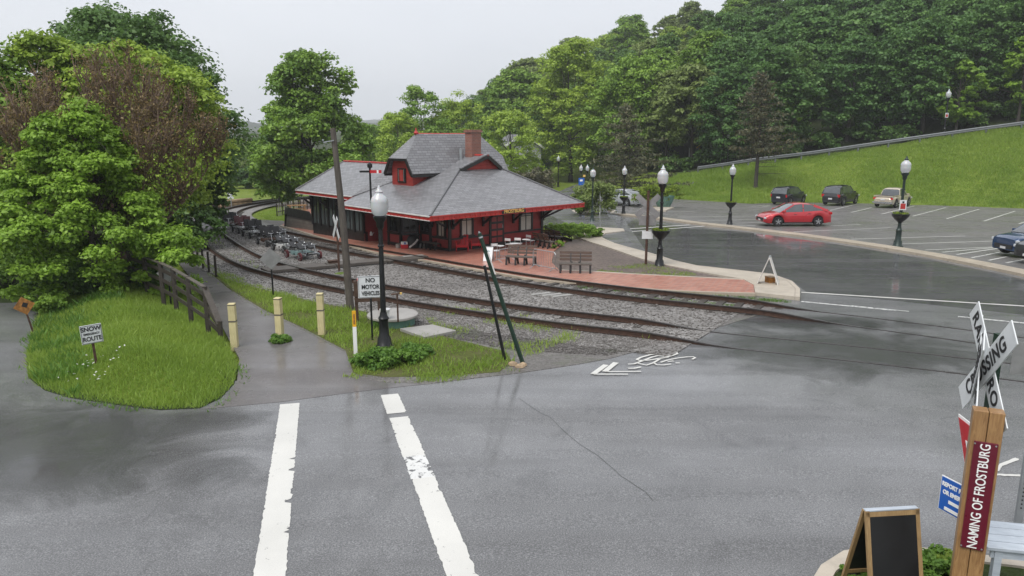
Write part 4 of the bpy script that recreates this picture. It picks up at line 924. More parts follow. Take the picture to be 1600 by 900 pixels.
# ------------------------------------------------------------------ lamp posts
def lamp(loc, h, label, planter=False, plaque=False, green=False, twin=False, bluesign=False, name='street_lamp'):
    r = empty(name, loc, 0, label, 'street lamp', 'globe street lamps'); s = h / 4.15; m = 'lamp_green' if green else 'black_iron'
    MB().lathe([(.24, -.02), (.24, .06), (.19, .10), (.17, .28), (.13, .34), (.12, .75), (.14, .8), (.10, .86), (.085, .95)] if not False else [], 12).build('base', m, r, smooth=True).scale = (s, s, s)
    gh = .78 * s
    MB().tube([(0, 0, .9 * s), (0, 0, h - gh - .28 * s)], [.075 * s, .055 * s], 12).build('shaft', m, r, smooth=True)
    MB().lathe([(.06, 0), (.085, .02), (.085, .05), (.06, .07)], 12, (0, 0, h / s * 1.0 - .78 - .75)).build('collar', m, r, smooth=True).scale = (s, s, s)
    heads = [(0, 0)] if not twin else [(-.34, 0), (.34, 0)]
    if twin: MB().tube([(-.34, 0, h - gh - .3 * s), (-.2, 0, h - gh - .45 * s), (.2, 0, h - gh - .45 * s), (.34, 0, h - gh - .3 * s)], .035, 6).build('arm', m, r); MB().box((0, 0, h - gh - .55 * s), (.25, .12, .22)).build('bracket_ornament', 'lettering_gold', r)
    for hx, hy in heads:
        MB().lathe([(.05, -.30), (.09, -.24), (.10, -.12), (.16, -.04), (.17, .02), (.13, .05)], 12, (0, 0, 0)).build('lamp_holder', m, r, (hx, hy, h - gh), smooth=True).scale = (s, s, s)
        g = MB().lathe([(.13, .03), (.2, .12), (.225, .28), (.215, .36), (.225, .40), (.18, .50), (.10, .57), (.075, .62)], 16).build('globe', 'lamp_globe', r, (hx, hy, h - gh), smooth=True); g.scale = (s, s, s)
        MB().lathe([(.09, .60), (.10, .635), (.05, .68), (.04, .73), (.01, .79)], 10).build('finial', 'lamp_globe' if not green else m, g, smooth=True)
    if planter:
        zp = 1.28 * s
        MB().lathe([(.085, -.14), (.12, -.10), (.25, .02), (.36, .16), (.385, .26), (.36, .27), (.30, .22)], 14, (0, 0, 0)).build('planter_bowl', 'black_iron', r, (0, 0, zp), smooth=True).scale = (s, s, s)
        rg = np.random.default_rng(int(loc[0] * 100) % 999 + 1); n = 260; th = rg.random(n) * 6.28; rr = .33 * np.sqrt(rg.random(n)) * s
        pos = np.stack([rr * np.cos(th), rr * np.sin(th), zp + .24 * s + rg.random(n) * .09 * s], 1); v, f = leaf_quads(pos, unit(rg.normal(size=(n, 3)) + [0, 0, 1]), .07, rg); fast('plants', v, f, 'leaf_lime', rg.random(n), r)
    if plaque:
        q = MB().box((.0, -.12, h * .47), (.36, .015, .52)).build('plaque', 'sign_white', r); MB().box((0, -.13, h * .47 - .06), (.26, .006, .28)).build('plaque_print', 'red_trim', q); MB().box((0, -.131, h * .47 + .15), (.1, .006, .1)).build('plaque_print', 'ink', q)
    if bluesign:
        q = MB().box((-.28, -.06, h * .52), (.62, .02, .75)).build('banner', 'blue_sign', r); MB().box((-.3, -.075, h * .55), (.3, .006, .2)).build('banner_print', 'lettering_white', q)
    return r
def lamp_px(b, top, *a, **k):
    p = G(*b); h = atY(top[0], top[1], p.y).z - p.z; return lamp(p, h, *a, **k)
lamp_px((601, 544), (594, 290), 'black globe lamp post beside the no motor vehicles sign', green=False)
lamp_px((1030, 418), (1031, 258), 'black globe lamp with planter bowl beside the sidewalk and planting bed', planter=True)
lamp_px((1140, 351), (1141, 256), 'black globe lamp with planter bowl left of the red sedan', planter=True)
lamp_px((1402, 386), (1408, 244), 'globe lamp with planter and small white notice in front of the pickup', planter=True, plaque=True, green=True)
lamp_px((925, 347), (925, 261), 'green globe lamp behind the leafy shrub by the station', green=True)
lamp_px((974, 336), (973, 259), 'black globe lamp with planter in front of the silver car', planter=True)
lamp_px((912, 312), (912, 257), 'twin globe lamp carrying a blue banner near the round bush', twin=True, bluesign=True)
lamp_px((872, 294), (872, 243), 'single globe lamp far off by the bend, beyond station roof')
for (x, yb, yt, lab) in ((1136, 262, 206, 'globe lamp standing behind the guardrail left of the sparse pine'), (1475, 210, 139, 'globe lamp with notice behind the guardrail under the dark trees')):
    d = ray(x, yb); Y = 95.0 if x < 1300 else 86.5
    q = atY(x, yb, Y); h = atY(x, yt, Y).z - q.z; zt = T(q.x, q.y) - .12; lamp((q.x, q.y, zt), h + q.z - zt, lab, plaque=(x > 1300))

# ------------------------------------------------------------------ signs and posts on the left
def post_sign(name, base, h, label, cat, yaw, rpost, mat, build):
    r = empty(name, base, yaw, label, cat); MB().box((0, .02, h / 2 - .1), (rpost, rpost, h + .2)).build('post', mat, r); build(r, h); return r
def plate(r, w, h, z, mat='sign_white', name='sign_plate', back='sign_back', y=-.02, rim=True):
    o = MB().box((0, y, z), (w, .012, h)).build(name, mat, r, bevel=.01)
    MB().box((0, y + .012, z), (w * .99, .008, h * .99)).build('plate_back', back, o); return o
def border(o, w, h, z, y, mat='ink', t=.012, ins=.03):
    mb = MB()
    for s in (-1, 1): mb.box((s * (w / 2 - ins), y, z), (t, .004, h - 2 * ins)); mb.box((0, y, z + s * (h / 2 - ins)), (w - 2 * ins, .004, t))
    mb.build('border', mat, o)
b0 = G(153, 583); bz = zg(b0.y) + mound_h(b0.x, b0.y, MOUND) - .1
htop = atY(147, 508, b0.y).z - bz
def f_snow(r, h):
    o = plate(r, .42, .42, h - .19); z = h - .19; border(o, .42, .42, z, -.03, 'ink', .008, .015)
    text('lettering', 'SNOW', .135, 'ink', o, (0, -.03, z + .115), sx=.92, bold=.004); text('lettering', 'EMERGENCY', .062, 'ink', o, (0, -.03, z + .008), sx=.88, bold=.002); text('lettering', 'ROUTE', .135, 'ink', o, (0, -.03, z - .105), sx=.84, bold=.004)
r = post_sign('road_sign', (b0.x, b0.y, bz), htop, 'small white snow emergency route sign on the grass bank', 'sign', math.radians(38), .05, 'rust_steel', f_snow)
r.rotation_euler[1] = math.radians(-2.5)
def f_diaback(r, h, w=.5):
    mb = MB(); mb.box((0, -.0, h - .36), (w, .012, w), 0, 0, ('Y', math.pi / 4)); mb.build('sign_plate', 'sign_back', r)
b0 = G(268, 484, 0); top = 411; H_ = atY(262, top, b0.y).z - (b0.z + .2)
r = post_sign('warning_sign', (b0.x, b0.y, b0.z + .25), H_, 'grey diamond sign seen from behind at the board fence', 'sign', math.radians(20), .05, 'black_iron', lambda r, h: f_diaback(r, h, .46))
b0 = G(427, 463); H_ = atY(422, 388, b0.y).z - b0.z
r = post_sign('warning_sign', b0, H_, 'small diamond sign back on black post between trail and tracks', 'sign', math.radians(10), .05, 'black_iron', lambda r, h: f_diaback(r, h, .52))
b0 = G(52, 520); H_ = .95
def f_yel(r, h):
    o = MB().box((0, -.02, h - .2), (.36, .012, .36), 0, 0, ('Y', math.pi / 4)).build('sign_plate', 'yellow_rust', r); MB().box((.02, -.03, h - .18), (.12, .006, .12), 0, 0, ('Y', .6)).build('symbol', 'ink', o)
r = post_sign('warning_sign', b0, .98, 'rusty yellow diamond warning sign leaning by the dark lane', 'sign', math.radians(35), .045, 'rust_steel', f_yel); r.rotation_euler[1] = math.radians(-9)
# white crossbuck seen edge-on between the tracks
b0 = G(530, 424); H_ = atY(525, 338, b0.y).z - b0.z
r = empty('crossbuck_sign', b0, math.radians(-62), 'white crossbuck seen nearly edge-on beside the leaning utility pole', 'sign')
MB().tube([(0, 0, -.1), (0, 0, H_ - .1)], .045, 8).build('post', 'rust_steel', r)
for s in (-1, 1): MB().box((0, -.06 - .02 * s, H_ - .45), (.2, .012, 1.15), 0, 0, ('Y', s * math.radians(42))).build('blade', 'sign_white', r)
# NO MOTOR VEHICLES
b0 = G(582, 532); H_ = atY(576, 430, b0.y).z - b0.z
def f_nmv(r, h):
    z = h - .30; o = plate(r, .62, .58, z); border(o, .62, .58, z, -.03, 'ink', .008, .02)
    text('lettering', 'NO', .15, 'ink', o, (0, -.032, z + .17), bold=.004); text('lettering', 'MOTOR', .15, 'ink', o, (0, -.032, z), sx=.82, bold=.004); text('lettering', 'VEHICLES', .15, 'ink', o, (0, -.032, z - .17), sx=.70, bold=.004)
post_sign('road_sign', b0, H_, 'white no motor vehicles sign in front of the globe lamp', 'sign', math.radians(12), .05, 'black_iron', f_nmv)
# wooden stand behind it
b0 = G(576, 503); r = empty('wooden_stand', b0, math.radians(15), 'weathered wooden stand behind the no motor vehicles sign', 'stand')
for s in (-.32, .32): MB().box((s, 0, .55), (.09, .09, 1.2)).build('leg', 'wood_brown', r)
MB().box((0, 0, 1.0), (.75, .16, .45)).build('box', 'wood_brown', r); MB().box((0, -.09, .68), (.75, .03, .12)).build('rail', 'wood_brown', r)
o = MB().box((-.22, 0, 1.26), (.12, .1, .05)).build('red_cap', 'red_sign', r)
b0 = G(543, 462); o = empty('utility_box', b0, .2, 'grey metal utility box at the foot of the leaning pole', 'utility box'); MB().box((0, 0, .35), (.16, .14, .75)).build('case', 'galvanised', o); MB().box((0, -.01, .74), (.18, .17, .04)).build('lid', 'galvanised', o)
# plastic marker post
b0 = G(556, 558); h = atY(553, 485, b0.y).z - b0.z; o = empty('marker_post', b0, .2, 'slim white marker post with yellow top at the trail edge', 'marker post'); MB().box((0, 0, h * .32), (.09, .025, h * .68)).build('body', 'lettering_white', o, bevel=.005); MB().box((0, 0, h * .82), (.09, .026, h * .34)).build('cap', 'yellow_paint', o, bevel=.005); MB().box((0, -.015, h * .82), (.04, .004, h * .22)).build('label_print', 'yellow_rust', o)
# leaning utility pole
b0 = G(548, 484); tp = atY(520, 200, b0.y); r = empty('utility_pole', b0, 0, 'old weathered wooden utility pole leaning to the left', 'utility pole')
MB().tube([(0, 0, -.2), ((tp.x - b0.x) * .5 + .03, 0, (tp.z - b0.z) * .5), (tp.x - b0.x, 0, tp.z - b0.z)], [.125, .105, .08], 12).build('shaft', 'wood_pole', r, smooth=True)
zt = tp.z - b0.z; xt = tp.x - b0.x; MB().beam((xt * .93 - .3, -.12, zt * .925), (xt * .93 + .02, -.1, zt * .935), .03, .03).build('bracket', 'galvanised', r); MB().lathe([(.015, 0), (.03, .02), (.03, .05), (.015, .06)], 8, (xt * .93 - .3, -.12, zt * .93)).build('insulator', 'galvanised', r)
# wooden bollards
bol = None
for (x, y, yt, lab) in ((367, 542, 474, 'pale yellow wooden bollard at the end of the board fence'), (438, 530, 465, 'pale yellow wooden bollard in the middle of the trail'), (503, 523, 458, 'pale yellow wooden bollard on the grass right of the trail')):
    p = G(x, y); h = atY(x, yt, p.y).z - p.z; r = empty('bollard', p, random.uniform(-.2, .2), lab, 'bollard', 'wooden trail bollards')
    MB().box((0, 0, h / 2 - .05), (.17, .17, h + .1)).build('post', 'wood_cream', r, bevel=.012); MB().box((0, 0, h * .60), (.178, .178, .035)).build('band', 'wood_weathered', r); MB().box((0, 0, h * .97), (.176, .176, .02)).build('groove', 'wood_weathered', r)
# board fence
fpts = [G(255, 462, .5), G(275, 473, .42), G(298, 489, .36), G(325, 508, .28), ]; end = G(345, 526, .05)
fr = empty('board_fence', fpts[0], 0, 'dark weathered three-board fence along the trail under the maple', 'fence'); off = -fpts[0]
fpts = [G(205, 440, .5), G(230, 451, .5)] + fpts
FH = [1.05] * 6
for p, h in zip(fpts, FH): MB().box((p.x + off.x, p.y + off.y, p.z + off.z + h / 2 - .3), (.1, .1, h + .6)).build('post', 'wood_dark', fr)
for a, b2 in zip(fpts[:-1], fpts[1:]):
    for k in (.18, .5, .82): MB().beam(a + off + Vector((0, 0, k)), b2 + off + Vector((0, 0, k)), .03, .11).build('board', 'wood_dark', fr)
    MB().beam(a + off + Vector((0, 0, 1.03)), b2 + off + Vector((0, 0, 1.03)), .11, .03).build('cap_board', 'wood_weathered', fr)
a = fpts[-1] + off
e = end + off; MB().beam(a + Vector((0, 0, 1.02)), e + Vector((0, 0, .35)), .16, .035, ).build('cap_board', 'wood_weathered', fr); MB().beam(a + Vector((0, 0, .15)), e + Vector((0, 0, .12)), .035, .14).build('board', 'wood_dark', fr); MB().beam(a + Vector((0, 0, .5)), e + Vector((0, 0, .25)), .035, .12).build('board', 'wood_dark', fr); MB().box((e.x, e.y, e.z + .12), (.1, .1, .6)).build('post', 'wood_dark', fr)
# wire fence posts beside the trail
wf = [(302, 410), (310, 416), (318, 421), (327, 426), (338, 433)]; r = empty('wire_fence', G(*wf[0]), 0, 'low dark wire fence posts between trail and curved track', 'fence'); o0 = -r.location.copy()
for x, y in wf: p = G(x, y) + o0; MB().box((p.x, p.y, p.z + .42), (.07, .07, .9)).build('post', 'wood_dark', r)
for k in (.3, .7): MB().tube([G(*q) + o0 + Vector((0, 0, k)) for q in wf], .008, 4).build('wire', 'galvanised', r)

# round well, slab, stand pipe
p = G(614, 507); r = empty('well', p, 0, 'round concrete well cover with pale green side in the grass', 'well'); MB().lathe([(.62, -.05), (.62, .24)], 24).build('wall', 'well_green', r); MB().lathe([(.70, .24), (.72, .26), (.72, .31), (.69, .33), (.0, .335)], 28).build('lid', 'concrete_grey', r)
p = G(622, 503, .33); h = atY(619, 459, p.y).z - p.z; r = empty('stand_pipe', p, 0, 'thin rusty stand pipe with yellow tips rising from the well', 'pipe'); MB().tube([(0, 0, 0), (0, 0, h)], .025, 8).build('pipe', 'rust_steel', r); MB().tube([(-.16, 0, h - .02), (.08, 0, h + .01)], .022, 6).build('crossbar', 'rust_steel', r); MB().box((.1, 0, h + .01), (.05, .05, .05)).build('tip', 'lettering_gold', r)
p = G(602, 497, .33); r = empty('white_valve', p, 0, 'small white valve drum on the well cover', 'valve'); MB().lathe([(.1, 0), (.12, .02), (.12, .2), (.15, .22), (.15, .26), (.03, .28)], 12).build('drum', 'white_plastic', r); MB().lathe([(.02, .28), (.03, .34)], 8).build('knob', 'galvanised', r)
sl = PX([(625, 518), (676, 511.5), (713, 521), (663, 531.5)]); c = sum(sl, Vector()) / 4; o = MB().prism([tuple(q - c) for q in sl], -.05, .09).build('concrete_slab', 'concrete_grey', None, c, bevel=.01); tag(o, 'flat square concrete slab lying in the grass beside the well', 'slab')
# two leaning green steel posts with rubble at the foot
for (b, tpx, m, lab, n) in (((818, 571), (749, 364), 'green_steel', 'taller green steel post leaning left, rubble at its foot', .045), ((789, 563), (757, 415), 'black_iron', 'thin black post leaning against the taller green post', .035)):
    p = G(*b); t_ = atY(tpx[0], tpx[1], p.y - .1) ; r = empty('leaning_post', p, 0, lab, 'post', 'leaning steel posts'); v = t_ - p
    MB().tube([(-v.x * .03, 0, -v.z * .03), tuple(v)], [n * 1.15, n], 8).build('shaft', m, r)
    if n > .04:
        MB().tube([tuple(v * .965), tuple(v * 1.012)], [n * 1.2, n * .3], 8).build('tip', 'galvanised', r); MB().beam(v * .70 + Vector((.05, -.03, 0)), v * .86 + Vector((.05, -.03, 0)), .03, .03).build('reflector_strip', 'white_trim', r)
p = G(822, 574)
for k in range(5): q = p + Vector((random.uniform(-.35, .12), random.uniform(-.1, .15), 0)); s = random.uniform(.06, .11); o = MB().lathe([(s * .5, -.02), (s, .02), (s * .8, s * .7), (s * .2, s)], 6).build('rubble_stone', 'tan_stone', None, q); tag(o, 'tan rubble stone at the foot of the leaning green post', 'stone', 'rubble at the leaning post')
# small dark switch stand box
p = G(521, 417); r = empty('switch_box', p, .5, 'small dark switch box on the ballast beside the rail carts', 'switch box'); MB().box((0, 0, .12), (.42, .3, .3)).build('case', 'rust_steel', r, bevel=.03); MB().box((0, 0, .28), (.46, .34, .03)).build('lid', 'rust_steel', r)
p = G(535, 428); o = MB().lathe([(.3, -.02), (.32, .03), (.05, .07)], 10).build('lime_weed_mat', 'leaf_lime', None, p); tag(o, 'small lime green mat at the foot of the leaning pole', 'mat')

# ------------------------------------------------------------------ crossbuck back and white card beside planter lamp
b0 = G(1009, 416); H_ = atY(1010, 300, b0.y).z - b0.z
r = empty('crossbuck_sign', b0, math.radians(-8), 'grey back of a crossbuck on a rusty post beside the sidewalk', 'sign')
MB().tube([(0, 0, -.05), (0, 0, H_ + .05)], .055, 8).build('post', 'rust_steel', r)
zc_ = atY(1010, 322, b0.y).z - b0.z
for s in (-1, 1): MB().box((0, .06 + .01 * s, zc_), (.24, .012, 1.3), 0, 0, ('Y', s * math.radians(47))).build('blade', 'sign_back', r)
MB().box((0, .07, zc_ - .62), (.72, .012, .42)).build('track_plate', 'sign_back', r); z = atY(1010, 367, b0.y).z - b0.z; MB().box((.02, -.06, z), (.46, .012, .33)).build('notice', 'sign_white', r)
# folding sandwich boards
def sandwich(p, yaw, w, h, spread, mats, label, legs=True, panel='sign_white'):
    r = empty('sandwich_board', p, yaw, label, 'sandwich board'); a = math.atan2(spread, h)
    for s in (-1, 1): MB().box((0, s * spread / 2, h / 2), (w, .03, h / math.cos(a) * .98), 0, 0, ('X', s * a)).build('panel', panel, r, bevel=.006)
    MB().box((0, 0, h), (w * .8, .05, .04)).build('hinge', 'galvanised', r); return r
sandwich(G(1200, 443, .12), math.radians(66), .5, 1.0, .36, None, 'white sandwich board seen end-on at the sidewalk tip', panel='white_trim')
p = G(1203, 441, .12); o = empty('ballast_box', p, .3, 'small rusty weight box inside the end-on sandwich board', 'box'); MB().box((0, 0, .1), (.24, .3, .2)).build('body', 'yellow_rust', o); MB().box((0, 0, .21), (.26, .32, .025)).build('lid', 'tan_stone', o)
r = sandwich(G(764, 407, .1), math.radians(-12), .40, .62, .3, None, 'white poster sandwich board on the platform by the red chairs')
pz = .36; o = MB().lathe([(.11, -.003), (.11, .003)], 14, axis='Y').build('poster_emblem', 'teal_paint', r, (0, -.125, .36)); o.rotation_euler = (-.24, 0, 0); o = MB().box((0, 0, 0), (.17, .006, .05), 0).build('poster_emblem', 'ink', r, (0, -.128, .36)); o.rotation_euler = (-.24, 0, 0)
# ------------------------------------------------------------------ benches
def bench(p, yaw, label, Lb=1.5):
    r = empty('bench', p, yaw, label, 'bench', 'slatted platform benches')
    for k in range(3): MB().box((0, -.06 - .14 * k, .42), (Lb, .12, .06)).build('seat_slat', 'wood_weathered', r, bevel=.006)
    for k in range(3): MB().box((0, .12 + .06 * k, .58 + .15 * k), (Lb, .03, .115), 0, 0, ('X', -.33)).build('back_slat', 'wood_brown', r, bevel=.005)
    for x in (-Lb * .46, -Lb * .15, Lb * .15, Lb * .46):
        MB().beam((x, -.32, .4), (x, -.40, 0), .07, .09, (1, 0, 0)).build('leg', 'black_trim', r); MB().beam((x, .02, .4), (x, .2, 0), .07, .09, (1, 0, 0)).build('leg', 'black_trim', r)
        if abs(x) < Lb * .3: MB().box((x, -.16, .36), (.07, .5, .08)).build('seat_support', 'black_trim', r); MB().beam((x, .04, .38), (x, .24, .86), .06, .05, (1, 0, 0)).build('back_support', 'black_trim', r)
    for x in (-.18, .18): MB().lathe([(.05, .44), (.06, .46), (.03, .5)], 8, (x * Lb / 1.5, .0, 0)).build('bolt_cap', 'black_trim', r)
    return r
def bpx(x, y, yaw, lab, s=1.0, dz=.1): r = bench(G(x, y, dz), math.radians(yaw), lab); r.scale = (s, s, s); return r
bpx(899, 425, -6, 'slatted brown bench right of the metal crowd barrier', .86); bpx(815, 413, -14, 'slatted brown bench left of the metal crowd barrier', .86)
bpx(848, 387, 128, 'dark bench turned away beside the bistro tables', .8); bpx(863, 378, 150, 'dark bench in shade at the station corner ramp', .7); bpx(677, 389, 42 - 90, 'weathered bench standing against the station wall by the bay', .8)
# crowd barriers
def barrier(p, yaw, Lb, h, label, mat='galvanised'):
    r = empty('crowd_barrier', p, yaw, label, 'barrier', 'metal crowd barriers')
    MB().tube([(-Lb / 2, 0, .12), (-Lb / 2, 0, h - .08), (-Lb / 2 + .08, 0, h), (Lb / 2 - .08, 0, h), (Lb / 2, 0, h - .08), (Lb / 2, 0, .12), (-Lb / 2, 0, .12)], .02, 6).build('frame', mat, r)
    n = int(Lb / .1)
    for k in range(1, n): x = -Lb / 2 + Lb * k / n; MB().tube([(x, 0, .12), (x, 0, h)], .007, 4).build('bar', mat, r)
    for s in (-1, 1): MB().tube([(s * Lb * .42, -.28, 0), (s * Lb * .42, 0, .14), (s * Lb * .42, .28, 0)], .016, 5).build('foot', mat, r)
a, b2 = G(833, 418, .1), G(868, 424, .1); barrier((a + b2) / 2, math.atan2(b2.y - a.y, b2.x - a.x), (b2 - a).length, .78, 'grey metal crowd barrier between the two platform benches')
a, b2 = G(776, 410, .1), G(800, 406, .1); barrier((a + b2) / 2, math.atan2(b2.y - a.y, b2.x - a.x), (b2 - a).length, .55, 'short metal barrier beside the white poster board')
# red lawn chairs
def red_chair(p, yaw, label):
    r = empty('lawn_chair', p, yaw, label, 'chair', 'red lawn chairs')
    for k in range(4): MB().box((-.21 + .14 * k, .30, .52), (.12, .03, .62), 0, 0, ('X', -.35)).build('back_slat', 'red_plastic', r, bevel=.006)
    for k in range(3): MB().box((0, -.18 + .16 * k, .32 - .03 * k), (.54, .14, .03), 0, 0, ('X', -.15)).build('seat_slat', 'red_plastic', r)
    for s in (-1, 1): MB().box((s * .33, -.0, .5), (.1, .66, .03)).build('armrest', 'red_plastic', r, bevel=.006); MB().box((s * .31, -.26, .24), (.04, .09, .5)).build('leg', 'red_plastic', r); MB().beam((s * .29, -.2, .3), (s * .29, .42, .02), .035, .1).build('leg', 'red_plastic', r)
    MB().box((0, -.27, .27), (.58, .025, .12)).build('apron', 'red_plastic', r); return r
r = red_chair(G(723, 391.5, .11), math.radians(-2), 'red lawn chair nearer the station corner post'); r.scale = (.92,) * 3
r = red_chair(G(743, 388.5, .11), math.radians(16), 'red lawn chair beside the dark station door, partly behind a post'); r.scale = (.86,) * 3
# luggage pile
p = G(646, 387, .1); r = empty('black_bag', p, .3, 'bulky black bag heaped beside the station bay', 'bag'); MB().lathe([(.3, 0), (.36, .12), (.34, .38), (.26, .58), (.1, .66)], 10).build('body', 'dark_plastic', r, smooth=True); MB().tube([(-.25, -.25, .05), (.02, -.36, .28), (.18, -.28, .45)], .05, 6).build('strap', 'white_trim', r)
p = G(632, 388, .1); r = empty('cooler_box', p, .4, 'small red and white cooler box beside the black bag', 'cooler'); MB().box((0, 0, .1), (.34, .26, .2)).build('body', 'red_sign', r, bevel=.02); MB().box((0, 0, .27), (.3, .24, .14)).build('lid', 'lettering_white', r, bevel=.02); MB().box((0, -.125, .27), (.08, .01, .1)).build('emblem', 'blue_sign', r)
p = G(624, 387, .1); r = empty('concrete_block', p, .7, 'low concrete block left of the cooler box', 'block'); MB().box((0, 0, .09), (.28, .25, .2)).build('body', 'concrete_grey', r, bevel=.01); MB().box((0, 0, .2), (.2, .17, .03)).build('top', 'concrete_dark', r)
p = G(659, 387, .1); r = empty('concrete_block', p, .5, 'low concrete block right of the black bag', 'block'); MB().box((0, 0, .09), (.28, .25, .2)).build('body', 'concrete_grey', r, bevel=.01); MB().box((0, 0, .2), (.2, .17, .03)).build('top', 'concrete_dark', r)
# bistro tables and chairs
def bistro(p, label):
    r = empty('bistro_table', p, 0, label, 'table', 'white bistro tables'); MB().lathe([(.2, .5), (.21, .51), (.2, .52)], 14).build('table_top', 'white_plastic', r); MB().tube([(0, 0, .02), (0, 0, .53)], .02, 6).build('pedestal', 'galvanised', r)
    for k in range(3): t = k * 2.1; MB().tube([(0, 0, .06), (.2 * math.cos(t), .2 * math.sin(t), .01)], .014, 5).build('foot', 'galvanised', r)
def bchair(p, yaw, label):
    r = empty('bistro_chair', p, yaw, label, 'chair', 'white bistro chairs'); MB().box((0, 0, .34), (.32, .32, .025)).build('seat', 'white_plastic', r); MB().box((0, .17, .58), (.32, .02, .12)).build('backrest', 'white_plastic', r)
    for x in (-.14, .14):
        for y in (-.14, .16): MB().tube([(x, y, 0), (x, y, .34 if y < 0 else .62)], .012, 5).build('leg', 'galvanised', r)
bistro(G(781, 401, .1), 'white bistro table by the short metal barrier'); bistro(G(803, 397, .1), 'white bistro table in the middle of the seating'); bistro(G(822, 390, .1), 'white bistro table nearest the dark bench')
bchair(G(774, 403, .1), .3, 'white bistro chair beside the poster board'); bchair(G(796, 392, .1), 2.6, 'white bistro chair against the station front'); bchair(G(810, 391, .1), 2.9, 'white bistro chair behind the middle table'); bchair(G(829, 386, .1), 2.4, 'white bistro chair below the right station window')
# bicycles / chairs heap at the wing, bench
for (x, y, lab) in ((552, 364, 'folded metal chair leaning by the glazed wing near the pole'), (563, 366, 'folded metal chair by the glazed wing beside the red wall')):
    r = empty('folding_chair', G(x, y, .1), .7, lab, 'chair', 'folding chairs by the wing'); MB().box((0, 0, .35), (.45, .4, .04)).build('seat', 'galvanised', r); MB().box((0, .2, .65), (.45, .03, .25)).build('backrest', 'galvanised', r)
    for s in (-1, 1): MB().tube([(s * .2, -.22, 0), (s * .2, .2, .6)], .018, 5).build('leg', 'black_iron', r); MB().tube([(s * .18, .24, 0), (s * .18, -.16, .35)], .018, 5).build('leg', 'black_iron', r)
r = empty('platform_bench', G(582, 371, .1), SR + math.pi / 2, 'pale low bench against the red wall behind the lamp', 'bench'); MB().box((0, 0, .32), (.9, .32, .05)).build('seat', 'wood_grey_plank', r)
for s in (-1, 1): MB().box((s * .38, 0, .15), (.06, .28, .3)).build('leg', 'wood_dark', r)
r = empty('watering_can', G(580, 368, .42), 0, 'small white can standing on the pale low bench', 'can'); MB().lathe([(.07, 0), (.08, .03), (.06, .18), (.03, .22)], 10).build('body', 'white_plastic', r); MB().tube([(.06, 0, .05), (.16, 0, .18)], .012, 5).build('spout', 'white_plastic', r)
# sloping block ramp with black guard at the wing end
q = [G(446, 354, .1), G(497, 361, .1), G(528, 357, .1), G(505, 350, .1)]; r = empty('loading_ramp', q[0], 0, 'block-walled loading ramp with black rail panel at wing end', 'ramp'); o_ = q[0].copy()
a, b2, c2 = q[0] - o_, q[1] - o_, q[2] - o_; d2 = a + (c2 - b2)
up = lambda v, h: Vector((v.x, v.y, v.z + h))
mb = MB(); e1_ = a.lerp(b2, .12); e2_ = a.lerp(b2, .86); h1 = .78
for (s0, s1, H0, H1) in (((a), (b2), .8, .62),): mb.add([up(s0, -.1), up(s1, -.1), up(s1.lerp(s0, .14), H1), up(s0.lerp(s1, .05), H0)], [(0, 1, 2, 3)])
mb.add([up(b2, -.1), up(c2, -.1), up(c2, .35), up(b2.lerp(a, .14), .62)], [(0, 1, 2, 3)]); mb.add([up(a.lerp(b2, .05), .8), up(b2.lerp(a, .14), .62), up(c2, .35), up(d2, .8)], [(0, 1, 2, 3)]); mb.build('ramp_wall', 'block_wall', r, uv=True)
mb = MB(); n_ = Vector((b2.y - a.y, a.x - b2.x, 0)).normalized() * .04
mb.slab([up(a, .76) + n_, up(b2.lerp(a, .10), .58) + n_, up(b2.lerp(a, .22), 1.16) + n_, up(a.lerp(b2, .05), 1.30) + n_], .05); mb.build('guard_panel', 'black_trim', r)
MB().beam(up(a, -.05) + n_, up(a.lerp(b2, .05), .85) + n_, .08, .08).build('edge_beam', 'black_trim', r); MB().beam(up(b2, -.05) + n_, up(b2.lerp(a, .14), .68) + n_, .08, .1).build('edge_beam', 'black_trim', r)
mb = MB(); mb.slab([up(b2, .0) + n_ * .2, up(c2, 0) + n_ * .2, up(c2, .5) + n_ * .2, up(b2.lerp(a, .1), .6) + n_ * .2], .04); mb.build('side_panel', 'concrete_dark', r)
# handrail ramp at the corner by the shrub
a, b2 = G(852, 371, .1), G(893, 377, .1); r = empty('handrail', a, 0, 'low black handrail running from the station corner to the sidewalk', 'handrail'); v = b2 - a
for k in (.25, .5): MB().tube([(0, 0, k + .1), tuple(v + Vector((0, 0, k * .45)))], .025, 5).build('rail', 'black_iron', r)
for t_ in (0, .33, .66, 1): MB().tube([tuple(v * t_), tuple(v * t_ + Vector((0, 0, .6 - .36 * t_)))], .022, 5).build('post', 'black_iron', r)
mb = MB(); mb.slab([(0, 0, 0), tuple(v), tuple(v + Vector((0, 0, .12))), (0, 0, .34)], .05); mb.build('side_board', 'black_trim', r)
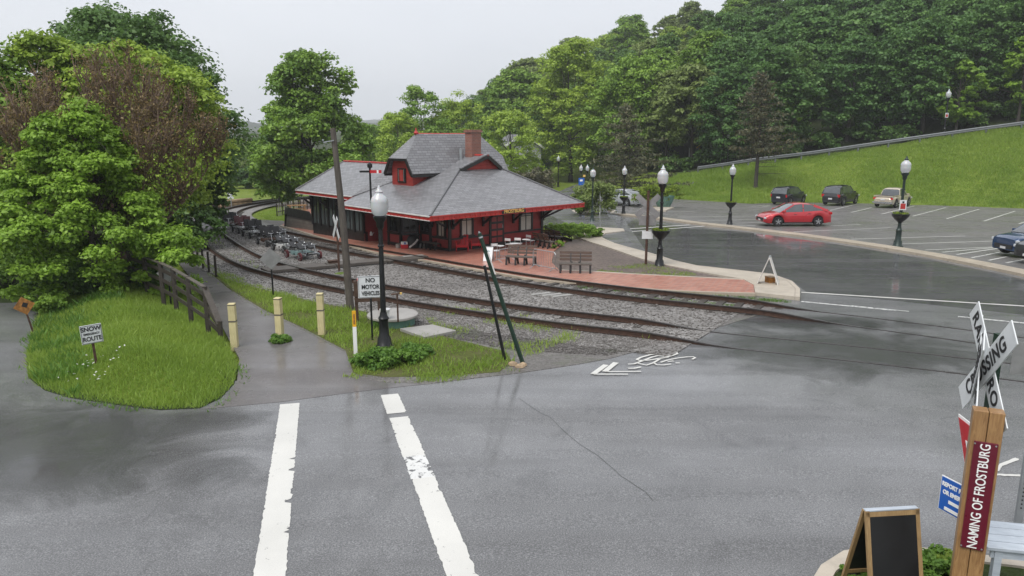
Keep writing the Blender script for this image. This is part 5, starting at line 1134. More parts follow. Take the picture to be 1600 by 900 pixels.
# ================================================================== RAIL CARTS
def wheel_rail(parent, x, y, r, m='rubber', rim='alloy', name='wheel'):
    w_ = MB().lathe([(r * .8, -.045), (r, -.04), (r, .04), (r * .8, .045)], 16, axis='Y').build(name, m, parent, (x, y, r)); 
    mb = MB()
    for k in range(5): t = k * 2 * math.pi / 5; mb.beam((0, -.05, 0), (math.cos(t) * r * .75, -.05, math.sin(t) * r * .75), .04, .03, (0, 1, 0))
    mb.lathe([(r * .16, -.06), (r * .16, .06)], 8, axis='Y'); mb.build('rim', rim, w_); return w_
def cart(p, yaw, label, deck, wheelm, seats=2, seatm='seat_black', fold=False):
    r = empty('rail_cart', p, yaw, label, 'rail cart', 'pedal rail carts parked between the tracks')
    for sx in (-1, 1):
        for sy in (-1, 1): wheel_rail(r, sx * .68, sy * .52, .2, wheelm)
    for sy in (-1, 1): MB().beam((-.95, sy * .36, .3), (.95, sy * .36, .3), .06, .07).build('frame_rail', 'galvanised', r)
    for x in (-.68, 0, .68): MB().beam((x, -.5, .26), (x, .5, .26), .05, .05).build('cross_member', 'black_iron', r)
    MB().box((0, -.42, .30), (.86, .03, .2)).build('side_panel', deck, r); MB().box((0, 0, .35), (1.0, .66, .03)).build('deck', deck, r)
    for k in range(seats):
        for sy in (-1, 1):
            x = -.35 + .75 * k; h = .55
            MB().box((x, sy * .24, h), (.36, .36, .08)).build('seat', seatm, r, bevel=.02)
            MB().box((x - (.12 if fold else .2), sy * .24, h + (.1 if fold else .28)), (.06, .36, .46), 0, 0, ('Y', -1.1 if fold else -.2)).build('backrest', seatm, r, bevel=.02)
            MB().tube([(x, sy * .24, .33), (x, sy * .24, h)], .025, 5).build('seat_post', 'alloy', r)
            MB().tube([(x + .34, sy * .24 - .14, .78), (x + .3, sy * .24 - .1, .74), (x + .3, sy * .24 + .1, .74), (x + .34, sy * .24 + .14, .78)], .016, 5).build('handlebar', 'alloy', r); MB().tube([(x + .42, sy * .24, .34), (x + .3, sy * .24, .74)], .018, 5).build('handlebar_stem', 'alloy', r)
    MB().tube([(.95, -.2, .34), (1.2, -.12, .4), (1.2, .12, .4), (.95, .2, .34)], .022, 5).build('bumper_loop', 'alloy', r)
    return r
cp = [(474, 404.5), (450, 393), (424, 383.5), (433, 378), (398, 371), (381, 364), (360, 357)]
inf = [('nearest pedal rail cart with pale teal side panel and dark red wheels', 'teal_paint', 'cart_red', 2, 'dark_plastic', True), ('pedal rail cart with white frame just behind the nearest one', 'white_plastic', 'rubber', 2, 'seat_black', True),
       ('dark pedal rail cart with upright black seats in the middle of the row', 'rust_steel', 'rubber', 2, 'seat_black', False), ('grey pedal rail cart with folded seats on the platform side', 'galvanised', 'rubber', 2, 'seat_black', True),
       ('fifth pedal rail cart from the pole with black seats and pale deck', 'white_plastic', 'rubber', 2, 'seat_black', False), ('pedal rail cart with orange red seats near the far end', 'white_plastic', 'rubber', 2, 'cart_red', False), ('farthest pedal rail cart with tall black seats', 'rust_steel', 'rubber', 2, 'seat_black', False)]
for (x, y), (lab, dk, wm, ns, sm_, fd) in zip(cp, inf):
    p = G(x, y); q = min(range(len(far_c)), key=lambda i: (far_c[i] - p).length); tt = far_c[max(q - 3, 0)] - far_c[min(q + 3, len(far_c) - 1)]
    r = cart(p + Vector((0, 0, .03)), math.atan2(tt.y, tt.x) + (.0 if ns else 0), lab, dk, wm, ns, sm_, fd); r.scale = (.95,) * 3

# ================================================================== CARS
def car(p, yaw, label, cat, paint_, Lc=4.6, Wd=1.8, wb=2.7, R=.33, clear=.2, top=None, cab=None, roof_x=None, suv=False, pickup=False, grp='cars in the parking lot', name='car', tail=True):
    r = empty(name, p, yaw, label, cat, grp); hl = Lc / 2
    tx = [a for a, _ in top]; tz = [b for _, b in top]
    xs = sorted(set([round(v, 3) for v in np.linspace(-hl, hl, 47)])); wh = (-wb / 2 - .02, wb / 2 + .02); ra = R + .07
    secs = []
    for x in xs:
        zt = float(np.interp(x, tx, tz)); zl = clear + .10 * (abs(x) / hl) ** 8; k = abs(x) / hl; ww = Wd / 2 * (1 - .17 * k ** 7 - .03 * k ** 2)
        for c in wh:
            if abs(x - c) < ra: zl = max(zl, R + math.sqrt(ra * ra - (x - c) ** 2))
        zl = min(zl, zt - .12); hgt = zt - zl
        half = [(ww * .93, zl), (ww * .99, zl + .25 * hgt), (ww, zl + .55 * hgt), (ww * .975, zl + .82 * hgt), (ww * .92, zt - .015), (ww * .7, zt + .01), (0, zt + .03)]
        secs.append((x, half))
    mb = MB(); n = 13
    for x, h in secs:
        pts = [(x, -a, z) for a, z in h] + [(x, a, z) for a, z in h[:-1][::-1]]; mb.v += pts
    for i in range(len(secs) - 1):
        for k in range(n - 1): mb.f.append((i * n + k, (i + 1) * n + k, (i + 1) * n + k + 1, i * n + k + 1)); mb.m.append(0)
    mb.f += [tuple(range(n))[::-1], tuple(range((len(secs) - 1) * n, len(secs) * n))]; mb.m += [0, 0]
    body = mb.build('body', paint_, r, smooth=True)
    MB().box((0, 0, clear + .14), (Lc * .86, Wd * .74, .3)).build('underbody', 'rubber', r)
    for c in wh: MB().box((c, 0, R + .12), (ra * 1.9, Wd * .86, R * 1.1)).build('wheel_well', 'rubber', r)
    cx = [a for a, _ in cab]; cz = [b for _, b in cab]; x0, x1 = cx[0], cx[-1]
    def csec(x, o=0):
        zr = float(np.interp(x, cx, cz)); zb = float(np.interp(x, tx, tz)) - .02; w_ = Wd / 2; hh = max(zr - zb, .005)
        tl = min(1, hh / (max(cz) - zb + 1e-6)); return [(w_ * .91 + o, zb), (w_ * (.91 - .06 * tl) + o, zb + .45 * hh), (w_ * (.91 - .19 * tl) + o, zr - .03 * tl), (w_ * .55 * (1 if tl > .5 else 1.3), zr + .012 + o), (0, zr + .025 + o)]
    gx = np.linspace(x0, x1, 25); mb = MB(); n = 9
    for x in gx: h = csec(x); mb.v += [(x, -a, z) for a, z in h] + [(x, a, z) for a, z in h[:-1][::-1]]
    for i in range(len(gx) - 1):
        for k in range(n - 1): mb.f.append((i * n + k, (i + 1) * n + k, (i + 1) * n + k + 1, i * n + k + 1)); mb.m.append(0)
    mb.f += [tuple(range(n))[::-1], tuple(range((len(gx) - 1) * n, len(gx) * n))]; mb.m += [0, 0]
    gl = mb.build('window_glass', 'car_glass', r, smooth=True)
    a0_, a1_ = roof_x; rx = np.linspace(a0_, a1_, 10); mb = MB(); n = 5
    for x in rx: h = csec(x, .012); mb.v += [(x, -h[2][0], h[2][1]), (x, -h[3][0], h[3][1] + .008), (x, 0, h[4][1]), (x, h[3][0], h[3][1] + .008), (x, h[2][0], h[2][1])]
    for i in range(9):
        for k in range(4): mb.f.append((i * n + k, (i + 1) * n + k, (i + 1) * n + k + 1, i * n + k + 1)); mb.m.append(0)
    mb.build('roof', paint_, r, smooth=True)
    def pil(xa, xb, w_, nm='pillar'):
        for s in (-1, 1):
            ha, hb = csec(xa, .006), csec(xb, .006); MB().beam((xa, s * ha[0][0], ha[0][1]), (xb, s * hb[2][0], hb[2][1]), w_, .03, (0, s, .3)).build(nm, paint_, r)
    pil(x1 - .02, a1_, .09); pil(x0 + (.02 if not suv else .0), a0_, .16 if not suv else .22); 
    mid = (a0_ + a1_) / 2 + .05; 
    if not pickup: pil(mid, mid, .08)
    if suv: pil(x0 + .55, x0 + .55, .14)
    for c in wh:
        for s in (-1, 1):
            w_ = empty('wheel', (c, s * (Wd / 2 - .11), R)); w_.parent = r
            MB().lathe([(R * .62, -.09), (R * .95, -.10), (R, -.06), (R, .06), (R * .95, .10), (R * .62, .09)], 20, axis='Y').build('tyre', 'rubber', w_, smooth=True)
            mb = MB(); mb.lathe([(R * .64, -.07), (R * .64, .07)], 16, axis='Y'); mb.build('rim_barrel', 'dark_plastic', w_)
            mb = MB(); 
            for k in range(5): t_ = k * 2 * math.pi / 5 + .3; mb.beam((0, s * .085, 0), (math.cos(t_) * R * .6, s * .085, math.sin(t_) * R * .6), .075, .025, (0, 1, 0))
            mb.lathe([(R * .17, s * .06), (R * .17, s * .1)], 8, axis='Y'); ring = [(R * .58, s * .075), (R * .66, s * .085), (R * .66, s * .095), (R * .57, s * .095)]; mb.lathe(ring, 16, axis='Y') if False else None
            mb.build('rim', 'alloy', w_)
    zt = lambda x: float(np.interp(x, tx, tz))
    for s in (-1, 1):
        MB().box((hl - .10, s * Wd * .36, zt(hl - .12) - .12), (.16, Wd * .18, .12), -s * .35).build('headlight', 'headlamp', r, bevel=.02)
        MB().box((-hl + .07, s * Wd * .39, zt(-hl + .1) - .16), (.1, Wd * .16 if not suv else Wd * .13, .16 if not suv else .26), s * .25).build('taillight', 'tail_red', r, bevel=.02)
        MB().box((x1 - .28, s * (Wd / 2 + .06), zt(x1) + .1), (.12, .2, .13)).build('mirror', paint_, r, bevel=.02)
        for dx_ in (mid + .42, mid - .55): MB().box((dx_ + .15, s * (Wd / 2 * .985), zt(dx_) - .17), (.18, .03, .03)).build('door_handle', 'dark_plastic' if paint_ != 'car_black' else 'alloy', r)
        MB().box((0, s * Wd * .475, clear + .05), (wb - 2 * ra, .05, .09)).build('side_skirt', 'dark_plastic', r)
    MB().box((hl - .0, 0, clear + .26), (.06, Wd * .62, .2)).build('grille', 'dark_plastic', r); MB().box((hl + .02, 0, clear + .2), (.03, .34, .11)).build('number_plate', 'plate', r)
    MB().box((-hl + .0, 0, clear + .12), (.08, Wd * .74, .16)).build('rear_bumper', 'dark_plastic' if suv else paint_, r); MB().box((-hl - .02, 0, (clear + zt(-hl + .05)) / 2 + .1), (.03, .36, .14)).build('number_plate', 'plate', r)
    return r
sed = dict(top=[(-2.3, .88), (-2.2, 1.03), (-1.75, 1.09), (-1.2, 1.05), (0, .98), (.75, .97), (1.2, .93), (1.8, .83), (2.15, .73), (2.3, .56)], cab=[(-2.0, 1.08), (-1.4, 1.33), (-.75, 1.48), (-.1, 1.51), (.35, 1.45), (1.3, .93)], roof_x=(-1.05, .32))
suv = dict(top=[(-2.28, .78), (-2.22, 1.02), (-1.9, 1.08), (0, 1.04), (.85, 1.05), (1.3, 1.02), (1.9, .94), (2.2, .82), (2.28, .62)], cab=[(-2.16, 1.07), (-1.85, 1.55), (-1.5, 1.67), (-.3, 1.71), (.35, 1.64), (1.15, 1.06)], roof_x=(-1.75, .3))
a, b2 = G(1213, 355.5), G(1277, 352.5); 
# red sedan along the kerb, nose to the left
mid_ = (a + b2) / 2; yaw = math.radians(180 + 3)
fw = Vector((math.cos(yaw), math.sin(yaw), 0)); rt = Vector((-fw.y, fw.x, 0))
car(mid_ + Vector((-.02, .78, .012)), yaw, 'bright red sedan stopped beside the kerb in the lot', 'car', 'car_red', wb=2.7, **sed)
pd = G(1478, 324.5) - G(1426, 338); yb = math.atan2(pd.y, pd.x); fwd = Vector((math.cos(yb), math.sin(yb), 0)); lf = Vector((-fwd.y, fwd.x, 0))
def back_in(x, y, back): return G(x, y) + fwd * back + lf * .72 + Vector((0, 0, .012))
yaw_s = math.radians(44)
fwd = Vector((math.cos(yaw_s), math.sin(yaw_s), 0)); lf = Vector((-fwd.y, fwd.x, 0))
car(back_in(1233, 320.5, 1.35), yaw_s, 'dark blue SUV with red taillights nearest the sparse pine', 'car', 'car_dark', Lc=4.4, wb=2.62, R=.36, clear=.22, suv=True, **suv)
big = dict(top=[(-2.35, .85), (-2.3, 1.1), (-1.9, 1.16), (0, 1.14), (.85, 1.14), (1.3, 1.12), (2.1, 1.06), (2.32, .9), (2.38, .66)], cab=[(-2.25, 1.15), (-2.02, 1.68), (-1.6, 1.83), (-.3, 1.87), (.35, 1.8), (1.0, 1.15)], roof_x=(-1.9, .3))
car(back_in(1315, 321.5, 1.4), yaw_s, 'black boxy SUV parked between dark SUV and pickup', 'car', 'car_black', Lc=4.8, Wd=1.9, wb=2.8, R=.39, clear=.28, suv=True, **big)
pk = dict(top=[(-2.6, .8), (-2.58, 1.02), (-1.0, 1.02), (-.6, 1.04), (.95, 1.04), (1.3, 1.02), (2.3, .95), (2.55, .8), (2.6, .6)], cab=[(-.85, 1.03), (-.72, 1.5), (-.4, 1.66), (.1, 1.7), (.45, 1.62), (1.15, 1.04)], roof_x=(-.6, .4))
tr = car(back_in(1398, 325, 1.5), yaw_s, 'tan pickup truck with open bed behind the lamp notice', 'pickup truck', 'car_tan', Lc=5.2, Wd=1.82, wb=3.1, R=.38, clear=.32, pickup=True, **pk)
MB().box((-1.72, 0, 1.045), (1.62, 1.42, .03)).build('bed_floor', 'dark_plastic', tr); MB().box((-2.63, 0, .5), (.12, 1.7, .16)).build('rear_bumper', 'alloy', tr)
for s in (-1, 1): MB().box((-1.72, s * .76, 1.08), (1.7, .1, .09)).build('bed_rail', 'car_tan', tr)
MB().box((-2.54, 0, 1.07), (.08, 1.6, .1)).build('tailgate_top', 'car_tan', tr)
yr = math.radians(183)
p = G(1580, 404); car(p + Vector((2.15, .9, .012)), math.radians(186), 'blue crossover at the right edge, nose pointing left', 'car', 'car_blue', Lc=4.3, wb=2.6, R=.36, clear=.22, suv=True, **suv)
p = G(1598, 413); car(p + Vector((2.2, .1, .012)), math.radians(186), 'dark grey car cut off by the right edge, in front of the blue one', 'car', 'car_grey', Lc=4.4, wb=2.6, R=.35, clear=.22, suv=True, **suv)
p = G(966, 322); r = car(p + Vector((.6, 1.2, .012)), math.radians(128), 'small silver car beyond the planter lamp near the far bush', 'car', 'car_silver', Lc=4.4, wb=2.6, R=.33, clear=.2, **sed)

# ================================================================== GUARDRAIL AND BANK
gpx = [(1092, 268), (1130, 262.5), (1173, 256), (1215, 250), (1261, 244), (1305, 238), (1350, 231), (1390, 225), (1429, 219), (1475, 212.5), (1520, 206), (1560, 200.5), (1600, 195), (1640, 190), (1690, 184)]
gp = []
for x, y in gpx:
    d = ray(x, 240); a_ = d[0] / d[1]; b_, r_, z_, s_ = hill_profile(a_); gp.append(Vector((a_ * (r_ - .6), r_ - .6, T(a_ * (r_ - .6), r_ - .6) - .1)))
gr = empty('guardrail', gp[0], 0, 'galvanised steel guardrail climbing along the top of the grass bank', 'guardrail'); o_ = -gp[0]
gl_ = spline(gp, 1.0); mb = MB(); prof = [(.0, .46), (.06, .52), (.06, .60), (.0, .65), (.06, .70), (.06, .78), (0, .84)]
for sgn in (1,):
    vs = []
    for i, q in enumerate(gl_):
        t_ = gl_[min(i + 1, len(gl_) - 1)] - gl_[max(i - 1, 0)]; n_ = Vector((t_.y, -t_.x, 0)).normalized()
        for a_, h in prof: v = q + o_ + n_ * (a_ + .08); vs.append((v.x, v.y, v.z + h))
    m_ = len(prof); mb.add(vs, [(i * m_ + k, i * m_ + k + 1, (i + 1) * m_ + k + 1, (i + 1) * m_ + k) for i in range(len(gl_) - 1) for k in range(m_ - 1)])
mb.build('beam', 'rail_galv', gr)
for q in resample(gl_, 3.2): v = q + o_; MB().box((v.x, v.y, v.z + .3), (.16, .16, 1.0)).build('post', 'rail_galv', gr)
# yellow barrier arm, white post beyond the guardrail's start
def hillpt(x, y, Y): q = atY(x, y, Y); return Vector((q.x, q.y, T(q.x, q.y) - .1))
p = hillpt(1092, 262, 104); r = empty('barrier_arm', p, 0, 'raised yellow barrier arm at the start of the guardrail', 'barrier'); MB().box((0, 0, .4), (.2, .2, 1.0)).build('stand', 'yellow_rust', r); MB().beam((-.5, 0, .9), (1.2, 0, 2.3), .1, .12).build('arm', 'yellow_paint', r)
p = hillpt(1076, 262, 104); r = empty('marker_post', p, 0, 'thin white marker post beside the yellow barrier arm', 'marker post'); MB().box((0, 0, .65), (.09, .05, 1.4)).build('body', 'lettering_white', r); MB().box((0, 0, 1.38), (.1, .06, .05)).build('cap', 'lettering_white', r)
p = hillpt(997, 312, 78); r = empty('marker_post', p, 0, 'thin white marker post on the grass right of silver car', 'marker post'); MB().box((0, 0, .5), (.08, .05, 1.5)).build('body', 'lettering_white', r); MB().box((0, 0, 1.27), (.09, .06, .04)).build('cap', 'lettering_white', r)
p = G(937, 336, .1); r = empty('marker_post', p, 0, 'thin white marker post in front of the round bush', 'marker post'); MB().box((0, 0, .9), (.07, .04, 1.8)).build('body', 'lettering_white', r); MB().box((0, 0, 1.82), (.08, .05, .04)).build('cap', 'lettering_white', r)
# barrel planter with lime shrub in the lot
p = G(1037, 325); r = empty('planter_tub', p, 0, 'dark tub planter with yellow-green shrub at the lot corner', 'planter'); MB().lathe([(.5, 0), (.75, .5), (.95, 1.1), (.9, 1.1), (.8, .9)], 16).build('tub', 'well_green', r, smooth=True)
rg = np.random.default_rng(8); c_ = np.stack([rg.uniform(-2.6, 1.5, 40), rg.uniform(-.6, .6, 40), rg.uniform(.7, 1.9, 40)], 1); v, f_, ti = clump_leaves(c_, rg.uniform(.35, .55, 40), 90, .17, rg); fast('foliage', v, f_, 'leaf_lime', ti, r)
isl2 = [G(x, y) for x, y in ((1000, 328), (1040, 331), (1053, 326), (1010, 323))]; slabsheet('lot_island', isl2, .13, 'concrete', None, 'structure')
# white house and porch beyond the trees
p = atY(805, 262, 120); hz = T(p.x, p.y); r = empty('house', (p.x, p.y, -2.0), math.radians(20), 'white house half hidden by trees behind the station', 'house')
MB().box((0, 0, 2.6), (6.5, 6, 5.6)).build('wall', 'house_white', r); mb = MB(); mb.slab([(-3.6, -3.5, 5.3), (0, -3.5, 7.4), (0, 3.5, 7.4), (-3.6, 3.5, 5.3)], .15); mb.slab([(0, -3.5, 7.4), (3.6, -3.5, 5.3), (3.6, 3.5, 5.3), (0, 3.5, 7.4)], .15); mb.build('roof', 'house_roof', r)
mb = MB(); mb.add([(-3.25, -3.01, 5.3), (3.25, -3.01, 5.3), (0, -3.01, 7.2)], [(0, 1, 2)]); mb.build('gable', 'house_white', r)
for s in (-1, 1): MB().beam((s * 3.7, -3.6, 5.2), (0, -3.6, 7.42), .1, .3).build('bargeboard', 'lettering_white', r)
for x in (-1.6, 1.2):
    wnd = MB().box((x, -3.02, 4.0), (1.0, .06, 1.4)).build('window', 'lettering_white', r); MB().box((x, -3.06, 4.0), (.8, .03, 1.2)).build('pane', 'dark_glass', wnd)
p = atY(803, 262, 108); r = empty('porch', (p.x, p.y, -2.0), 0, 'flat porch roof on white posts right of the station roof', 'porch'); MB().box((1.0, 0, 3.25), (5.0, 2.6, .22)).build('roof', 'house_white', r)
for x in (-1.2, 1, 3.2): MB().box((x, -1.1, 1.5), (.16, .16, 3.3)).build('post', 'lettering_white', r)
# far track side: timber wall, log pile, little crossbuck, picket fence, picnic table
ft = empty('timber_wall', G(298, 331), 0, 'dark upright timber wall beyond the track curve', 'wall'); q0 = G(298, 331)
for k in range(11):
    p = G(298 + k * 4.0, 331 - k * .35) - q0; MB().box((p.x, p.y, .55 + random.uniform(-.08, .08)), (.24, .3, 1.5), random.uniform(-.1, .1)).build('timber', random.choice(['wood_dark', 'wood_weathered', 'wood_pole']), ft)
for k in range(12):
    p = G(340 + (k % 6) * 8.0, 325.5 - (k % 6) * .9) + Vector((0, (k // 6) * .2, .15 + .32 * (k // 6))); r = MB().tube([(-.45, -.9, 0), (.45, .9, 0)], [.2, .17], 9).build('log', 'log_wood', None, p); tag(r, 'cut log in the pale log pile beyond the track curve', 'log', 'log pile beyond the track')
p = G(362, 326); r = empty('crossbuck_sign', p, 0, 'tiny white crossbuck above the far log pile', 'sign'); MB().tube([(0, 0, 0), (0, 0, 1.3)], .05, 6).build('post', 'galvanised', r)
for s in (-1, 1): MB().box((0, -.06 - .01 * s, 1.15), (.16, .02, .7), 0, 0, ('Y', s * .8)).build('blade', 'sign_white', r)
a, b2 = G(433, 337), G(470, 330); b3 = G(492, 327); r = empty('picket_fence', a, 0, 'pale picket fence on the lawn behind the glazed wing', 'fence')
for u_, v_ in ((a, b2), (b2, b3)):
    n = 13
    for k in range(n): q = u_.lerp(v_, k / n) - a; MB().box((q.x, q.y, q.z + .45), (.08, .05, 1.05)).build('picket', 'wood_grey_plank' if k % 3 else 'wood_dark', r)
    for h in (.3, .75): MB().beam(u_ - a + Vector((0, .04, h)), v_ - a + Vector((0, .04, h)), .04, .07).build('rail', 'wood_weathered', r)
p = G(465, 336); r = empty('picnic_table', p, .4, 'orange-brown picnic table behind the loading ramp', 'table'); 
for k in range(4): MB().box((0, -.27 + .18 * k, .78), (1.5, .16, .04)).build('top_slat', 'wood_post', r)
for s in (-1, 1): MB().box((s * .55, 0, .38), (.08, .7, .78)).build('leg', 'wood_post', r); MB().box((0, s * .65, .45), (1.5, .25, .04)).build('seat', 'wood_post', r)

# ================================================================== FOREGROUND RIGHT
# chalkboard
p = G(1376, 935); p.z += .1
r = empty('chalkboard_sign', p, math.radians(6), 'wood-framed black chalkboard A-frame standing at the near kerb', 'sandwich board'); hC = .95; wC = .60; an = .26
for s, dep in ((-1, 0), (1, 0)):
    fr_ = empty('leaf_panel', (0, s * .02, hC)); fr_.parent = r; fr_.rotation_euler = (s * an, 0, 0)
    for sx in (-1, 1): MB().box((sx * (wC / 2 - .02), 0, -hC / 2 - .02), (.045, .03, hC + .06)).build('stile', 'wood_frame', fr_)
    MB().box((0, 0, -.025), (wC, .03, .05)).build('top_rail', 'wood_frame', fr_); MB().box((0, 0, -hC * .93), (wC - .08, .028, .05)).build('bottom_rail', 'wood_frame', fr_)
    MB().box((0, s * .004, -hC * .5 + .02), (wC - .085, .016, hC * .86)).build('board', 'chalk_black', fr_)
MB().box((0, 0, hC + .012), (wC * .98, .06, .012)).build('hinge_strip', 'wood_white', r)
# timber post with maroon name panel
yP = 6.55; tpz = atY(1545, 640, yP); gz0 = .1 + zg(yP)
r = empty('interpretive_post', (tpz.x, yP, gz0), math.radians(-26), 'double timber post carrying a maroon vertical name panel', 'post'); hP = tpz.z - gz0
for s in (-1, 1): MB().box((s * .065, 0, hP / 2 - .1), (.125, .14, hP + .2)).build('timber', 'wood_post', r, bevel=.008)
zc2 = atY(1537, 770, yP).z - gz0; pn = MB().box((.005, -.08, zc2), (.195, .02, 1.10)).build('name_panel', 'maroon', r, bevel=.004)
text('lettering', 'NAMING OF FROSTBURG', .118, 'lettering_white', pn, (.005, -.093, zc2), (math.pi / 2, -math.pi / 2, 0), sx=.80, bold=.001)
for sx in (-1, 1):
    for sz in (-1, 1): MB().lathe([(.008, -.003), (.008, .003)], 8, (sx * .085, -.092, zc2 + sz * .53), axis='Y').build('screw', 'galvanised', pn)
# crossbuck assembly
Ym = 6.98; bm = G(1512, 905); Xm = atY(1553, 585, Ym).x
r = empty('crossbuck_sign', (Xm, Ym, zg(Ym)), 0, 'railroad crossing crossbuck with yield and blue signs at right edge', 'sign')
zcx = atY(1548, 575, Ym).z - zg(Ym); MB().box((0, .0, zcx / 2 + .1), (.07, .07, zcx + .5)).build('post', 'green_steel', r)
def face(name, rvec, off, z):
    e = empty(name, (0, 0, z)); e.parent = r; yaw = math.atan2(rvec[1], rvec[0]); e.rotation_euler = (0, 0, yaw); return e
def crossbuck(e, o):
    for s, words in ((1, 'back'), (-1, 'front')):
        pass
    A = -math.pi / 4
    b1 = MB().box((0, 0, 0), (1.22, .012, .225)).build('blade', 'sign_white', e, (0, o - .03, 0), bevel=.004); b1.rotation_euler = (0, A, 0)
    text('lettering', 'CROSSING', .185, 'ink', b1, (0, -.009, 0), sx=.92, bold=.004, space=1.12)
    b2_ = MB().box((0, 0, 0), (1.22, .012, .225)).build('blade', 'sign_white', e, (0, o - .015, 0), bevel=.004); b2_.rotation_euler = (0, -A, 0)
    text('lettering', 'RAIL', .185, 'ink', b2_, (-.36, -.009, 0), sx=.92, bold=.004, space=1.1); text('lettering', 'ROAD', .185, 'ink', b2_, (.37, -.009, 0), sx=.92, bold=.004, space=1.1)
e = face('crossbuck_face', (-.21, -.978), 0, zcx); crossbuck(e, -.05); e.scale = (1.15, 1, 1.15)
e2 = face('crossbuck_face', (-.49, -.87), 0, zcx - .06); crossbuck(e2, -.12)
e3 = face('yield_plate', (-.12, -1.0), 0, zcx - .98); mb = MB(); s_ = .40
mb.slab([(-s_, -.09, .34), (0, -.09, -.36), (s_, -.09, .34)], .012); yo = mb.build('yield_sign', 'lettering_white', e3); mb = MB(); mb.slab([(-s_ * .94, -.095, .31), (0, -.095, -.32), (s_ * .94, -.095, .31)], .006); mb.build('red_border', 'red_sign', yo); mb = MB(); mb.slab([(-s_ * .42, -.1, .14), (0, -.1, -.15), (s_ * .42, -.1, .14)], .006); mb.build('white_field', 'lettering_white', yo)
e4 = face('notice_plate', (.3, -.95), 0, zcx - 1.42); bo = MB().box((0, -.10, 0), (.46, .012, .38)).build('blue_notice', 'lettering_white', e4, bevel=.003); e4.location.x -= .10; MB().box((0, -.108, 0), (.44, .006, .36)).build('blue_field', 'blue_sign', bo)
for k, s_t in enumerate(('REPORT PROBLEM', 'OR EMERGENCY', '', '')):
    if s_t: text('lettering', s_t, .062, 'lettering_white', bo, (0, -.113, .11 - .085 * k), sx=.82, bold=.003)
MB().box((0, -.113, -.145), (.3, .004, .035)).build('lettering', 'lettering_white', bo); MB().box((0, -.113, -.06), (.22, .004, .035)).build('lettering', 'lettering_white', bo)
# perforated steel post with the back of a plate
p = G(1589, 825); hh = atY(1597, 540, p.y).z - p.z; r = empty('road_sign', p, math.radians(-20), 'perforated grey steel post with sign back at the right edge', 'sign'); MB().box((0, 0, hh / 2), (.075, .075, hh)).build('post', 'galvanised', r)
mb = MB(); k = 0; z = .3
while z < hh - .1: mb.lathe([(.011, -.002), (.011, .002)], 6, (0, -.039, z), axis='Y'); mb.lathe([(.011, -.002), (.011, .002)], 6, (-.039, 0, z), axis='Y') if False else None; z += .055
o = mb.build('holes', 'ink', r); o['kind'] = 'stuff'; MB().box((0, .05, hh - .2), (.62, .012, .42)).build('sign_plate', 'sign_back', r)
# white slatted table at the very corner
zt_ = zg(7.6) + .84; q0 = onz(1552, 856, zt_); q1 = onz(1562, 818, zt_); r = empty('plank_table', (q0.x, q0.y, zg(7.4) + .1), math.radians(-12), 'white-painted plank table cut off at the lower right corner', 'table'); hz_ = zt_ - zg(7.4) - .1; dd_ = max((q1 - q0).length, .5)
for k in range(4): MB().box((.45, dd_ / 4 * (k + .5), hz_ - .02), (1.0, dd_ / 4 - .012, .035)).build('top_plank', 'wood_white', r, bevel=.004)
for x in (.07, .85): 
    for y in (.06, dd_ - .06): MB().box((x, y, hz_ / 2 - .02), (.07, .07, hz_ - .04)).build('leg', 'wood_white', r)
MB().box((.45, .05, hz_ - .09), (.9, .025, .08)).build('apron', 'wood_white', r); MB().box((.06, dd_ / 2, hz_ - .09), (.025, dd_ - .1, .08)).build('apron', 'wood_white', r)
# ================================================================== TREES
GRP_H = 'broadleaf trees on the wooded hillside'
def single_tree(loc, label, seed, H, R, z0, nclump, per, leaf, mat, name='broadleaf_tree', group=None, rz=0, **k):
    r = empty(name, loc, rz, label, 'tree', group); tree_parts(r, seed, H, R, z0, nclump, per, leaf, mat, **k); return r
def px_tree(xc, ytop, wpx, Y, label, seed, nclump, per, leaf, mat, z0f=.25, base=None, group=None, **k):
    tp = atY(xc, ytop, Y); zb = T(tp.x, Y) - .1 if base is None else base; H = tp.z - zb; R = wpx / 2 * math.hypot(1, 0) * Y / FPX
    return single_tree((tp.x, Y, zb), label, seed, H, R, H * z0f, nclump, per, leaf, mat, group=group, **k)
# --- left group
rng = np.random.default_rng(21); base = G(178, 470); zb = zg(base.y) + .45
# front maple: clumps placed in tiers of drooping boughs
def maple_front():
    Hm = atY(150, 178, base.y).z - zb; cents = []
    R = 142 * base.y / FPX
    for k in range(230):
        t = rng.random() ** .9; th = rng.random() * 6.28; prof = math.sin(math.pi * (.1 + .86 * t) ** .75) ** .55 * (1.0 - .52 * t)
        rr = R * prof * (.5 + .58 * rng.random() ** .5) * (1 + .16 * math.sin(3 * th + 1 + 4 * t) + .12 * math.sin(5 * th))
        cents.append((rr * math.cos(th) * 1.04, rr * math.sin(th) * .9, .35 + (Hm - .5) * t + rng.normal() * .3 - .10 * rr * (1 - t)))
    for k in range(16): cents.append((R * rng.uniform(.7, 1.12), -R * rng.uniform(.0, .5), Hm * rng.uniform(.2, .34)))
    for k in range(14): cents.append((-R * rng.uniform(.8, 1.5), -R * rng.uniform(-.2, .5), Hm * rng.uniform(.3, .58)))
    cents = np.array(cents); r = empty('maple_tree', (base.x - .55, base.y, zb), 0, 'bright green maple in front, its boughs hanging over the board fence', 'tree')
    tree_parts(r, 22, Hm, R, .3, 0, 430, .112, 'leaf_maple', cents=cents, crad=.15, flat=.6, r0=.13, nl=26, nt=90)
maple_front()
px_tree(60, 52, 200, 37, 'yellow-green tree top at the far left behind the bare-twigged tree', 31, 170, 170, .19, 'leaf_yellow', .12, zg(37), lob=.18)
